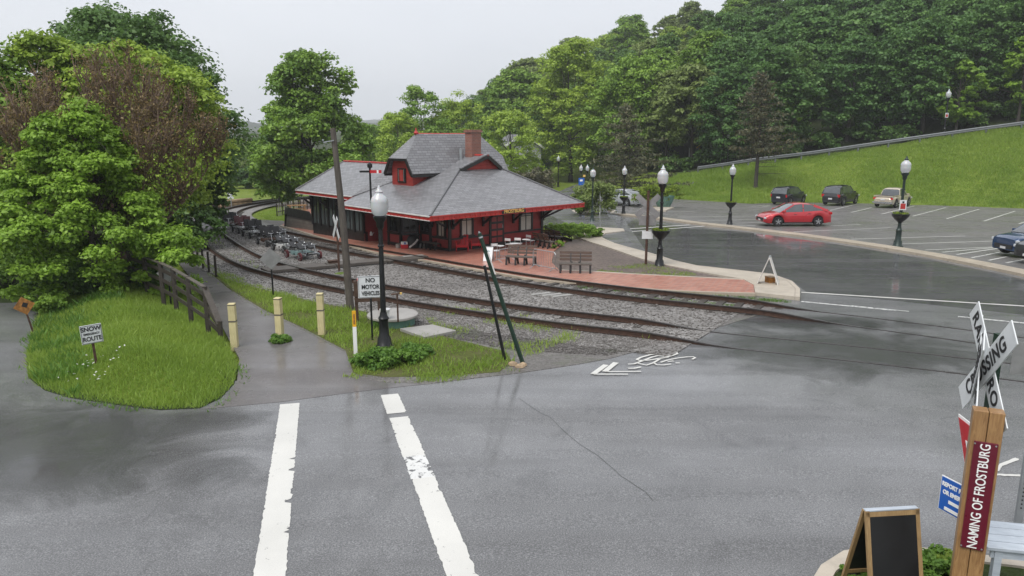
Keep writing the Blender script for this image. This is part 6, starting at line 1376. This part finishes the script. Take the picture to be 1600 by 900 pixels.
px_tree(195, 66, 270, 38, 'yellow-green tree showing between the bare twigs', 37, 230, 150, .2, 'leaf_yellow', .12, zg(38), lob=.16, pw=.5)
px_tree(190, 14, 310, 46, 'tall dark green tree crowning the left group', 32, 330, 190, .22, 'leaf_dark', .10, zg(46), r0=.3, pw=.45, lob=.14)
px_tree(288, 105, 145, 44, 'dark green tree at the right end of the left group', 33, 170, 170, .2, 'leaf_dark', .12, zg(44), lob=.2, pw=.4)
px_tree(20, 230, 160, 33, 'mid green tree filling the left edge below the twigs', 34, 120, 160, .18, 'leaf_mid', .02, zg(33))
px_tree(-90, 60, 320, 34, 'broad green tree cut off by the left edge', 35, 200, 150, .2, 'leaf_mid', .05, zg(34))
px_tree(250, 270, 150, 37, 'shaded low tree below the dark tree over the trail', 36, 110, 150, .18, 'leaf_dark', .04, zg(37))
# broom-like tree with bare reddish brown twigs
def twig_tree():
    Y = 26.5; b = atY(180, 330, Y); zb_ = zg(Y) + .2; H = atY(190, 84, Y).z - zb_; r = empty('bare_tree', (b.x, Y, zb_), 0, 'broad reddish-brown tree of bare upright twigs behind the maple', 'tree')
    rg = np.random.default_rng(40); mb = MB(); tips = []; R = 170 * Y / FPX
    mb.tube([(0, 0, -.3), (.05, 0, H * .15), (0, .05, H * .3)], [.22, .19, .15], 8)
    for k in range(34):
        th = k * 2.4 + rg.normal() * .2; sp = R * (.25 + .75 * ((k + .5) / 34) ** .6); p0 = Vector((0, 0, H * rg.uniform(.1, .3)))
        zt_ = H * (1.0 - .42 * (sp / R) ** 2.0) * rg.uniform(.9, 1.0); e = Vector((sp * math.cos(th), sp * math.sin(th), zt_))
        m1 = Vector((e.x * .42, e.y * .42, p0.z + (e.z - p0.z) * .26)); m2 = Vector((e.x * .76, e.y * .76, p0.z + (e.z - p0.z) * .6)); L_ = [p0, m1, m2, e]
        mb.tube(L_, [.085, .06, .045, .02], 5)
        for j in range(30):
            t = rg.uniform(.25, 1); q = L_[1].lerp(L_[2], min(1, t * 2 - .4)) if t < .6 else L_[2].lerp(L_[3], (t - .6) / .4)
            up_ = Vector((rg.normal() * .28 + e.x / R * .25, rg.normal() * .28 + e.y / R * .25, 1)).normalized(); l = rg.uniform(.6, 1.5); s1 = q + up_ * l * .5 + Vector((rg.normal() * .08, rg.normal() * .08, 0)); s2 = q + up_ * l
            if s2.z > H * 1.03: s2.z = H * 1.03
            mb.tube([q, s1, s2], [.03, .022, .010], 4, cap=False); tips += [s1, s2, s1.lerp(s2, .5), q.lerp(s1, .5)]
            for i in range(3): d_ = (up_ + Vector((rg.normal() * .5, rg.normal() * .5, 0))).normalized(); c = q.lerp(s2, rg.uniform(.2, .8)); tip = c + d_ * rg.uniform(.25, .6); mb.tube([c, tip], [.016, .008], 3, cap=False); tips.append(tip)
    mb.build('branches', 'bark_pale', r)
    tp = np.array([tuple(v) for v in tips]); idx = rg.integers(0, len(tp), 36000); pos = tp[idx] + rg.normal(size=(36000, 3)) * .07; v, f_ = leaf_quads(pos, unit(rg.normal(size=(36000, 3))), .085, rg, .5); fast('crown', v, f_, 'leaf_brown2', rg.random(36000), r)
    n = 7000; idx = rg.integers(0, len(tp), n); pos = tp[idx] * np.array([1, 1, .8]) + rg.normal(size=(n, 3)) * .25; v, f_ = leaf_quads(pos, unit(rg.normal(size=(n, 3)) + [0, 0, .5]), .10, rg); fast('sparse_leaves', v, f_, 'leaf_yellow', rg.random(n), r)
twig_tree()
# shrubs in the shade under the maple
def shrub(p, R, H, label, mat, seed, n=40, per=90, leaf=.09, group=None, name='shrub', flat=.7):
    r = empty(name, p, 0, label, 'shrub', group); rg = np.random.default_rng(seed); th = rg.random(n) * 6.28; rr = R * .8 * np.sqrt(rg.random(n)); z = H * .75 * rg.random(n) * (1 - .4 * (rr / R) ** 2) + .1 * H
    c = np.stack([rr * np.cos(th), rr * np.sin(th), z], 1); v, f_, ti = clump_leaves(c, R * .28 * rg.uniform(.6, 1.2, n), per, leaf, rg, flat); fast('foliage', v, f_, mat, ti, r)
    mb = MB()
    for k in range(7): q = c[k]; mb.tube([(0, 0, -.05), (q[0] * .5, q[1] * .5, q[2] * .6), tuple(q)], [.025, .015, .006], 4)
    mb.build('stem', 'bark', r); return r
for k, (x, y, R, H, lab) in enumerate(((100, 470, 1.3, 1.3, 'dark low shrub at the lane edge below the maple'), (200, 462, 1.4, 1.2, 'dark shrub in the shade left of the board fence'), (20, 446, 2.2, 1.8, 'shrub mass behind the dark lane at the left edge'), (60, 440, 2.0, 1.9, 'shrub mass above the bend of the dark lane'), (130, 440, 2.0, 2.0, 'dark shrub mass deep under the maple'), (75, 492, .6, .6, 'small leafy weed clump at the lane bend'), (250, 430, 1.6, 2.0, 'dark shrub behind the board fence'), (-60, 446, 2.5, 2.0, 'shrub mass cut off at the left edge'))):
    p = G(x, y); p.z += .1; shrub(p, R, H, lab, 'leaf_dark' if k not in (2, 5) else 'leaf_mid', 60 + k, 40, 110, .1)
# --- tree by the wing and the trees behind the station
rgm = np.random.default_rng(41); Hm_ = atY(487, 82, 74).z - zg(74); k_ = 74 / FPX
cm = np.concatenate([envelope(rgm, 120, 50 * k_, Hm_ * .5, Hm_ * .97, .5, .25, .3), envelope(rgm, 190, 92 * k_, Hm_ * .08, Hm_ * .70, .7, .28, .35)])
rt_ = empty('maple_tree', (atY(487, 250, 74).x, 74, zg(74)), 0, 'big green maple standing alone behind the glazed wing', 'tree'); tree_parts(rt_, 41, Hm_, 95 * k_, 1, 0, 170, .3, 'leaf_bright', cents=cm, crad=.17, r0=.4, nl=26, nt=60)
px_tree(430, 200, 90, 72, 'low bough of green leaves left of the big maple', 42, 110, 140, .26, 'leaf_mid', .05, zg(72), lob=.2)
px_tree(895, 60, 135, 119, 'tall yellow-green tree on the slope above the far single lamp', 43, 260, 120, .36, 'leaf_yellow', .10, None, lob=.2, pw=.5, r0=.35)
px_tree(1000, 86, 140, 109, 'rounded bright green tree behind the brownish conifer', 44, 260, 120, .36, 'leaf_bright', .10, None, lob=.18, pw=.5, r0=.35)
k = 0
for (x, y, w_, Y, mat, lab) in ((622, 175, 100, 110, 'leaf_yellow', 'light green tree behind the station ridge, left of the finial'), (660, 133, 110, 118, 'leaf_mid', 'rounded green tree rising above the station finial'), (715, 148, 100, 122, 'leaf_yellow', 'yellow-green tree behind the station chimney'), (798, 172, 125, 104, 'leaf_yellow', 'light green tree in front of the white house'), (590, 195, 80, 125, 'leaf_mid', 'pale green tree far behind, between maple and station roof'), (745, 205, 100, 112, 'leaf_mid', 'mid green tree behind the station chimney'), (690, 200, 120, 114, 'leaf_mid', 'low green tree behind the cross gable'),
        (375, 250, 70, 120, 'leaf_olive', 'hazy olive tree beyond the track curve'), (400, 225, 60, 150, 'leaf_mid', 'hazy green tree left of the big maple'), (345, 268, 60, 110, 'leaf_yellow', 'pale bush beyond the timber wall'), (395, 262, 60, 105, 'leaf_dark', 'dark bush beside the bend of the tracks'), (425, 270, 60, 100, 'leaf_mid', 'green bush at the foot of the big maple'), (330, 240, 60, 170, 'leaf_olive', 'hazy tree just right of the left group'), (360, 226, 70, 210, 'leaf_olive', 'faint tree far down the valley')):
    px_tree(x, y, w_, Y, lab, 70 + k, 120, 110, .3, mat, .08, group='trees along the valley', lob=.25); k += 1
# --- hillside: prototypes shared by all copies
protos = []
for i, (mat, H, R, z0, pw) in enumerate((('leaf_mid', 16, 5.2, 3.2, .55), ('leaf_dark', 18, 5.4, 3.0, .5), ('leaf_deep', 17, 5.8, 2.4, .5), ('leaf_yellow', 15, 4.8, 3.0, .6), ('leaf_deep', 15, 5.0, 2.0, .55), ('leaf_olive', 14, 4.6, 3.5, .65))):
    r = empty('broadleaf_tree', (0, 0, 0)); tree_parts(r, 100 + i, H, R, z0, 210, 80, .42, mat, r0=.26, lob=.24, crad=.21, nl=18, nt=30); protos.append((r, H))
used = set()
def plant(pi, x, Y, h, label, rz, ytop=None):
    if ytop is not None:
        d = ray(x, ytop); X = d[0] / d[1] * Y; h = atY(x, ytop, Y).z - T(X, Y) + .3
    r0_, H0 = protos[pi]; r = r0_ if pi not in used else copy_tree(r0_); used.add(pi)
    d = ray(x, 240); X = d[0] / d[1] * Y; s = h / H0; r.location = (X, Y, T(X, Y) - .3); r.rotation_euler = (0, 0, rz); r.scale = (s * random.uniform(.82, 1.2), s * random.uniform(.82, 1.2), s); tag(r, label, 'tree', GRP_H); return r
cols = [(845, 'right of the station roof'), (893, 'above the far single lamp'), (940, 'above the twin globe lamp'), (985, 'above the brownish conifer'), (1032, 'above the big planter lamp'), (1085, 'above the yellow barrier arm'), (1135, 'above the lamp left of the sedan'), (1190, 'above the sparse pine'), (1245, 'above the red sedan'), (1315, 'above the black SUV'), (1385, 'above the tan pickup'), (1450, 'left of the lamp behind the guardrail'), (1520, 'right of the lamp behind the guardrail'), (1590, 'at the right edge above the blue car'), (1670, 'beyond the right edge')]
kindword = ['mid green', 'dark green', 'deep green', 'yellow-green', 'deep green', 'olive green']; rowword = ['front row', 'second row', 'third row', 'fourth row', 'fifth row', 'crest']
rg = random.Random(5)
for ci, (x, land) in enumerate(cols):
    d = ray(x, 240); b_, r_, z_, s_ = hill_profile(d[0] / d[1])
    for row in range(6):
        Y = r_ + 7 + row * (9.5 + row * 2.2) + rg.uniform(-2.5, 2.5)
        if x < 1000: pi = [3, 0, 0, 5, 0, 5][row] if rg.random() < .75 else rg.choice([0, 1, 3])
        elif x < 1120: pi = [0, 0, 1, 5, 3, 5][row] if rg.random() < .7 else rg.choice([0, 1, 5])
        else: pi = [2, 4, 2, 1, 0, 5][row] if rg.random() < .7 else rg.choice([1, 2, 4])
        yt = None
        if x < 1010 and row >= 2: sky_y = float(np.interp(x, [830, 890, 940, 985, 1032], [88, 62, 45, 25, 8])); yt = sky_y + {2: 62, 3: 36, 4: 14, 5: 0}[row] + rg.uniform(-6, 10)
        h = (rg.uniform(12.0, 15.0) if row == 0 else rg.uniform(12, 16.5)) * (.8 if x < 900 else 1) * (.9 if x < 1000 else 1)
        plant(pi, x + rg.uniform(-14, 14), Y, h, f'{kindword[pi]} hillside tree, {rowword[row]}, {land}', rg.random() * 6.28, yt)
for k, (x, Y, yt, pi, lab) in enumerate(((745, 165, 152, 1, 'dark green tree behind the chimney'), (775, 150, 128, 1, 'dark green tree above the white house'), (805, 145, 108, 0, 'mid green tree right of the white house'), (760, 195, 140, 5, 'faint olive tree behind the chimney'), (820, 180, 92, 5, 'olive tree on the skyline right of the white house'), (712, 180, 160, 0, 'green tree far behind the station ridge'), (850, 130, 150, 4, 'deep green tree low on the slope right of the house'), (566, 150, 192, 0, 'hazy green tree behind the right side of the big maple'), (603, 165, 186, 3, 'hazy light tree above the left end of the station roof'), (548, 190, 205, 5, 'olive tree far behind the big maple'), (352, 190, 236, 5, 'misty tree in the gap right of the left group'), (376, 230, 228, 0, 'misty green tree in the middle of the valley gap'), (404, 200, 232, 3, 'misty pale tree at the left foot of the big maple'), (638, 200, 178, 5, 'olive tree far behind the cross gable finial'))):
    plant(pi, x, Y, 10, lab, k * 1.3, yt)
# under-storey along the wood's edge
for k, x in enumerate((830, 855, 880, 905, 950, 1010, 1060, 1110, 1150, 1225, 1280, 1340, 1400, 1500, 1560)):
    d = ray(x, 250); a_ = d[0] / d[1]; b_, r_, z_, s_ = hill_profile(a_); Y = r_ + 5 + (k % 3); X = a_ * Y
    shrub((X, Y, T(X, Y) - .2), 2.6 if x > 1000 else 3.0, 2.2 if x > 1000 else 2.8, f'undergrowth bush at the edge of the wood, number {k + 1} from the station'.replace(f'number {k + 1} from the station', ['just right of the station roof', 'below the first hillside trees', 'behind the far single lamp', 'left of the twin lamp', 'right of the twin lamp', 'behind the planter lamp', 'left of the yellow barrier arm', 'right of the yellow barrier arm', 'behind the lamp left of the pine', 'behind the guardrail above the dark SUV', 'behind the guardrail above the red sedan', 'behind the guardrail above the black SUV', 'behind the guardrail above the pickup', 'behind the guardrail right of its lamp', 'behind the guardrail at the right edge'][k]), 'leaf_dark' if x > 1040 else 'leaf_mid', 200 + k, 30, 70, .3, 'undergrowth at the edge of the wood')
# --- conifers with thinning brown needles
def conifer(loc, H, R, label, seed, z0=.3, sparse=1.0, nm='needle'):
    r = empty('pine_tree', loc, 0, label, 'tree', 'thinning conifers'); rg = np.random.default_rng(seed); mb = MB(); mb.tube([(0, 0, -.3), (.05, .05, H * .5), (0, 0, H)], [H * .018, H * .012, .02], 8); pos = []; nb = 95
    for k in range(nb):
        t = z0 + (1 - z0) * (k + rg.random()) / nb; th = k * 2.4 + rg.normal() * .3; l = R * (1 - ((t - z0) / (1 - z0)) ** 1.3 * .9) * rg.uniform(.3, 1.15) * (1 + .25 * math.sin(th + 5 * t)); z = H * t
        e = Vector((l * math.cos(th), l * math.sin(th), z + l * rg.uniform(-.12, .22))); mb.tube([(0, 0, z), tuple(e * .5 + Vector((0, 0, z * .5 + .05))), tuple(e)], [.05, .03, .01], 4, cap=False)
        m_ = int(110 * sparse * (l / R) + 12); s = rg.random(m_) ** .6; q = np.stack([e.x * s, e.y * s, z + (e.z - z) * s], 1) + rg.normal(size=(m_, 3)) * np.array([.22, .22, .09]) * (1 + .02 * H); pos.append(q)
    for k in range(9): th = rg.random() * 6.28; z = H * rg.uniform(.1, z0); l = R * rg.uniform(.4, .8); mb.tube([(0, 0, z), (l * math.cos(th), l * math.sin(th), z + .1)], [.035, .01], 4, cap=False)
    mb.build('trunk', 'bark', r); pos = np.concatenate(pos); v, f_ = leaf_quads(pos, unit(rg.normal(size=pos.shape) + [0, 0, .5]), .34, rg, .35); fast('crown', v, f_, nm, np.clip(rg.normal(.42, .22, len(pos)), 0, 1), r)
d = ray(1180, 300); Y = 79.5; X = d[0] / d[1] * Y; zb_ = T(X, Y) - .1; conifer((X, Y, zb_), atY(1178, 114, Y).z - zb_, 4.6, 'sparse brownish pine standing on the grass bank left of the cars', 301, .28, .85, 'needle_mix')
d = ray(975, 330); Y = 83; X = d[0] / d[1] * Y; zb_ = T(X, Y) - .1; conifer((X, Y, zb_), atY(982, 165, Y).z - zb_, 5.6, 'brownish conifer behind the silver car', 302, .12, 1.15, 'needle_green')
# bushes
p = G(927, 335, .1); shrub(p, 2.0, 2.9, 'round green bush in the kerbed island behind the lamp', 'leaf_olive', 310, 70, 110, .16, flat=.9)
p = G(907, 336, .1); shrub(p, 1.0, 1.8, 'smaller lighter bush at the left of the island', 'leaf_mid', 311, 30, 100, .16)
p = G(832, 300); shrub((p.x, p.y, p.z), 3.2, 3.6, 'dull brown-green bush behind the right slope of the station roof', 'needle', 312, 60, 110, .24)
for k, (x, y, R, H) in enumerate(((868, 369, .75, .85), (890, 370, .8, .9), (913, 371, .8, .85), (930, 370, .5, .6))):
    shrub(G(x, y, .1), R, H, ['leafy green shrub at the station corner', 'leafy green shrub second from the station corner', 'leafy green shrub third from the station corner', 'smallest green shrub at the sidewalk end of the row'][k], 'leaf_mid', 320 + k, 45, 100, .07, 'shrubs beside the station')
shrub(G(871, 385, .1), .35, .4, 'small bright green plant at the edge of the mulch bed', 'leaf_maple', 330, 14, 60, .06); shrub(G(866, 388, .1), .25, .3, 'tiny green plant beside the mulch bed brick', 'leaf_mid', 331, 8, 50, .06)
# leafy weeds under the lamp
for k, (x, y, R, H, lab) in enumerate(((592, 572, .55, .38, 'leafy weed clump at the foot of the near lamp'), (622, 566, .55, .34, 'leafy weed clump right of the near lamp'), (570, 570, .35, .28, 'leafy weed clump at the trail edge'), (648, 556, .5, .26, 'low weed clump toward the concrete slab'), (438, 534, .3, .16, 'weeds round the middle bollard'), (600, 512, .3, .3, 'weeds against the green side of the well'))):
    shrub(G(x, y), R, H, lab, 'grass_weed', 340 + k, 34, 100, .075, 'weed clumps near the lamp', 'weed_clump')
shrub(G(1462, 898, .1), .38, .22, 'weeds at the near kerb beside the chalkboard', 'grass_weed', 350, 24, 120, .05, None, 'weed_clump'); shrub(G(1480, 890, .1), .25, .25, 'taller weeds between chalkboard and timber post', 'grass_blade', 351, 18, 100, .05, None, 'weed_clump'); shrub(G(1340, 905, .1), .2, .14, 'weeds left of the chalkboard foot', 'grass_weed', 352, 10, 80, .045, None, 'weed_clump')

# ================================================================== GRASS
def vnoise(x, y, seed):                    # uneven patches, about .5 .. 1.5
    q = np.random.default_rng(seed); s = np.zeros(len(x))
    for k in range(9): a = q.random() * 6.28; f = .25 * 1.45 ** k; s += np.sin(f * (x * math.cos(a) + y * math.sin(a)) + q.random() * 6.28) / (1 + .25 * k)
    return np.clip(1 + .22 * s, .4, 1.7)
def grass(name, poly, n, h, wdt, mat, seed, hf, clump=0, label=None):
    rg = np.random.default_rng(seed); P = np.array([(p[0], p[1]) for p in poly]); lo, hi = P.min(0), P.max(0)
    pts = rg.uniform(lo, hi, (int(n * 2.5), 2)); pts = pts[M_in(pts[:, 0], pts[:, 1], P)][:n]
    if clump:
        nzv = np.sin(pts[:, 0] * 2.3 + 1.7 * np.sin(pts[:, 1] * 1.9)) + np.sin(pts[:, 1] * 2.9 + 1.3 * np.sin(pts[:, 0] * 3.1)) + rg.normal(size=len(pts)) * .6; pts = pts[nzv > clump]
    m_ = len(pts); z = np.array([hf(x, y) for x, y in pts]); th = rg.random(m_) * 6.28; ht = h * rg.uniform(.45, 1.3, m_) * vnoise(pts[:, 0], pts[:, 1], seed); a = np.stack([np.cos(th), np.sin(th), np.zeros(m_)], 1) * (wdt * rg.uniform(.6, 1.4, m_))[:, None]
    b = np.stack([pts[:, 0], pts[:, 1], z - .01], 1); ln = np.stack([rg.normal(size=m_) * .45, rg.normal(size=m_) * .45, np.ones(m_)], 1) * ht[:, None]
    v = np.empty((m_, 3, 3)); v[:, 0] = b - a; v[:, 1] = b + a; v[:, 2] = b + ln; big = np.clip(vnoise(pts[:, 0], pts[:, 1], seed + 50) - .5, 0, 1); o = fast(name, v.reshape(-1, 3), np.arange(m_ * 3).reshape(m_, 3), mat, np.clip(.35 * rg.random(m_) + .4 * big + .1, 0, 1), None, 'stuff')
    if label: tag(o, label, 'grass')
    return o
grass('grass', [G(78, 474)] + MOUND[1:-3], 110000, .095, .010, 'grass_blade', 1, lambda x, y: zg(y) + mound_h(x, y, MOUND), 0, 'short bright grass covering the bank round the snow route sign')
grass('weeds', PX([(62, 494), (50, 522), (44, 588), (75, 611), (120, 622), (135, 600), (150, 560), (160, 520), (200, 490), (150, 470), (90, 474)]), 9000, .22, .03, 'grass_weed', 2, lambda x, y: zg(y) + mound_h(x, y, MOUND), .2, 'darker broad-leaved weeds along the lane side of the bank')
verge_p = PX([(300, 404), (335, 428), (365, 454), (412, 484), (472, 512), (540, 548), (552, 583), (600, 588), (700, 586), (780, 580), (805, 566), (790, 552), (720, 535), (640, 512), (560, 488), (480, 470), (400, 445), (340, 420)])
grass('grass', verge_p, 60000, .12, .011, 'grass_blade', 3, lambda x, y: zg(y) + .02, -.5, 'patchy grass between the trail and the near track')
grass('grass', PX([(700, 530), (800, 560), (830, 560), (900, 540), (930, 536), (1040, 530), (1000, 522), (900, 508), (800, 492), (700, 478), (650, 490)]), 9000, .09, .01, 'grass_blade', 4, lambda x, y: zg(y) + .03, 1.0, 'thin tufts of grass along the near track')
grass('grass', PX([(930, 427.5), (1000, 432.5), (1110, 438), (1060, 424), (1000, 412), (970, 412)]), 5000, .08, .012, 'grass_blade', 5, lambda x, y: zg(y) + .09, .2, 'thin grass on the planting bed by the lamp')
grass('grass', PX([(900, 449), (1000, 456), (1100, 461.5), (1240, 471), (1240, 474), (1150, 470), (1050, 464), (900, 452)]), 6000, .09, .012, 'grass_weed', 6, lambda x, y: zg(y) + .02, -.3, 'strip of grass between platform kerb and far track')
grass('grass', PX([(950, 462), (1100, 476), (1160, 482), (1150, 477), (1000, 464)]), 4000, .05, .012, 'grass_weed', 7, lambda x, y: zg(y) + .02, .0, 'moss and grass between the far rails')
grass('grass', PX([(310, 350), (335, 372), (380, 402), (420, 420), (410, 425), (370, 408), (330, 382), (303, 355)]), 5000, .10, .015, 'grass_blade', 8, lambda x, y: zg(y) + .02, .4, 'grass growing between the curved rails')
grass('grass', PX([(400, 333), (440, 322), (480, 324), (490, 332), (455, 342), (425, 345)]), 12000, .12, .03, 'grass_blade', 9, lambda x, y: T(x, y) - .12, -1, 'mown lawn behind the picket fence')
bankp = []
for x in np.linspace(1030, 1680, 24): d = ray(x, 280); a_ = d[0] / d[1]; bankp.append((a_ * hill_profile(a_)[0], hill_profile(a_)[0]))
for x in np.linspace(1680, 1030, 24): d = ray(x, 280); a_ = d[0] / d[1]; bankp.append((a_ * (hill_profile(a_)[1] + .5), hill_profile(a_)[1] + .5))
grass('grass', bankp, 130000, .26, .035, 'grass_blade', 10, lambda x, y: T(x, y) - .13, -2.0, 'long green grass covering the bank above the parking lot')
def edge_line(px, w):
    l = [Vector((p.x, p.y, 0)) for p in spline(PX(px), .3)]; return offset(l, w) + offset(l, -w)[::-1]
grass('grass', edge_line([(50, 520), (42, 560), (46, 592), (75, 611), (120, 624), (190, 634), (260, 643), (318, 640), (352, 620), (370, 598), (372, 570)], .22), 5200, .07, .012, 'grass_weed', 20, lambda x, y: zg(y) + .01, .5, 'ragged tufts along the foot of the bank')
grass('grass', edge_line([(552, 584), (600, 592), (700, 590), (780, 583), (812, 566)], .3), 3800, .06, .011, 'grass_blade', 21, lambda x, y: zg(y) + .01, .6, 'ragged tufts along the road side of the verge')
grass('grass', edge_line([(300, 402), (335, 431), (365, 457), (412, 487), (472, 515), (540, 551), (554, 586)], .22), 5200, .07, .011, 'grass_blade', 22, lambda x, y: zg(y) + .01, .6, 'ragged tufts along the trail edge')
for k, (x, dY, h, lab) in enumerate(((1490, 4.5, 9, 'lime green young tree under the dark trees near the guardrail lamp'), (1585, 5, 10, 'lime green young tree at the right edge behind the guardrail'), (1212, 5, 8.5, 'lime green young tree right of the sparse pine'), (1435, 9, 13, 'brighter green tree rising left of the guardrail lamp'))):
    d = ray(x, 230); a_ = d[0] / d[1]; Y = hill_profile(a_)[1] + dY; single_tree((a_ * Y, Y, T(a_ * Y, Y) - .2), lab, 400 + k, h, h * .3, h * .2, 70, 90, .34, 'leaf_maple' if k < 3 else 'leaf_bright', lob=.4, pw=.8, inner=.2)
# white wild flowers by the lane
fl = PX([(120, 585), (190, 575), (180, 600), (130, 612)]); rg2 = np.random.default_rng(3)
P = np.array([(p.x, p.y) for p in fl]); pts = rg2.uniform(P.min(0), P.max(0), (34, 2)); pos = np.array([(x, y, zg(y) + mound_h(x, y, MOUND) + .16) for x, y in pts]); v, f_ = leaf_quads(pos, unit(rg2.normal(size=(34, 3)) * .4 + [0, 0, 1]), .05, rg2); tag(fast('wildflowers', v, f_, 'flower_white', rg2.random(34), None, 'stuff'), 'scattered white wild flowers beside the snow route sign', 'flowers')
# ballast stones
def stones(name, poly, n, s, seed, dz, label, mat='ballast'):
    rg = np.random.default_rng(seed); P = np.array([(p[0], p[1]) for p in poly]); pts = rg.uniform(P.min(0), P.max(0), (int(n * 3.5), 2)); pts = pts[M_in(pts[:, 0], pts[:, 1], P)][:n]; m_ = len(pts)
    base_ = np.array([(1, 0, 0), (-1, 0, 0), (0, 1, 0), (0, -1, 0), (0, 0, .75), (0, 0, -.5)]); v = base_[None] * rg.uniform(.6, 1.3, (m_, 6, 1)) * (s * rg.uniform(.5, 1.3, m_))[:, None, None]; th = rg.random(m_) * 6.28; c, s_ = np.cos(th), np.sin(th); x = v[:, :, 0] * c[:, None] - v[:, :, 1] * s_[:, None]; y = v[:, :, 0] * s_[:, None] + v[:, :, 1] * c[:, None]; v[:, :, 0] = x; v[:, :, 1] = y
    v += np.stack([pts[:, 0], pts[:, 1], np.array([zg(q) for q in pts[:, 1]]) + dz], 1)[:, None]; tri = np.array([(4, 0, 2), (4, 2, 1), (4, 1, 3), (4, 3, 0), (5, 2, 0), (5, 1, 2), (5, 3, 1), (5, 0, 3)]); f_ = (tri[None] + 6 * np.arange(m_)[:, None, None]).reshape(-1, 3)
    o = fast(name, v.reshape(-1, 3), f_, mat, None, None, 'stuff'); tag(o, label, 'gravel')
stones('ballast_stones', [p for p in bed if p.y < 48], 26000, .035, 5, .03, 'grey crushed stone between and beside the tracks'); stones('margin_gravel', PX([(640, 515), (800, 548), (950, 556), (1060, 532), (940, 522), (760, 500), (600, 475)]), 9000, .024, 6, .02, 'finer gravel along the road side of the near track', 'dirt_gravel')
def edge_band(px, w):
    l = [Vector((p.x, p.y, 0)) for p in spline(PX(px), .3)]; return offset(l, w) + offset(l, -w)[::-1]
0 and stones('road_grit', edge_band([(330, 640), (440, 630), (560, 613), (670, 601), (820, 583), (950, 562), (1060, 533)], .35), 1500, .012, 7, .008, 'loose grit swept along the edge of the junction', 'ballast')
0 and stones('bank_crumbs', edge_band([(46, 592), (75, 611), (120, 624), (190, 634), (260, 643), (318, 639), (352, 620), (370, 598)], .2), 1100, .02, 8, .008, 'dark soil crumbs along the foot of the grass bank', 'mulch')
# ================================================================== HAZE
hz_b = MB().box((0, 1260, 66), (5200, 2600, 148)).build('haze', 'ink'); hz_b['kind'] = 'stuff'; hz_b.data.materials.clear()
mh = bpy.data.materials.new('haze'); mh.use_nodes = True; tn = mh.node_tree; tn.nodes.clear(); oo = tn.nodes.new('ShaderNodeOutputMaterial'); pv = tn.nodes.new('ShaderNodeVolumePrincipled'); pv.inputs['Color'].default_value = (.93, .95, 1, 1); pv.inputs['Density'].default_value = .0004; pv.inputs['Anisotropy'].default_value = .2
tn.links.new(pv.outputs[0], oo.inputs['Volume']); hz_b.data.materials.append(mh)
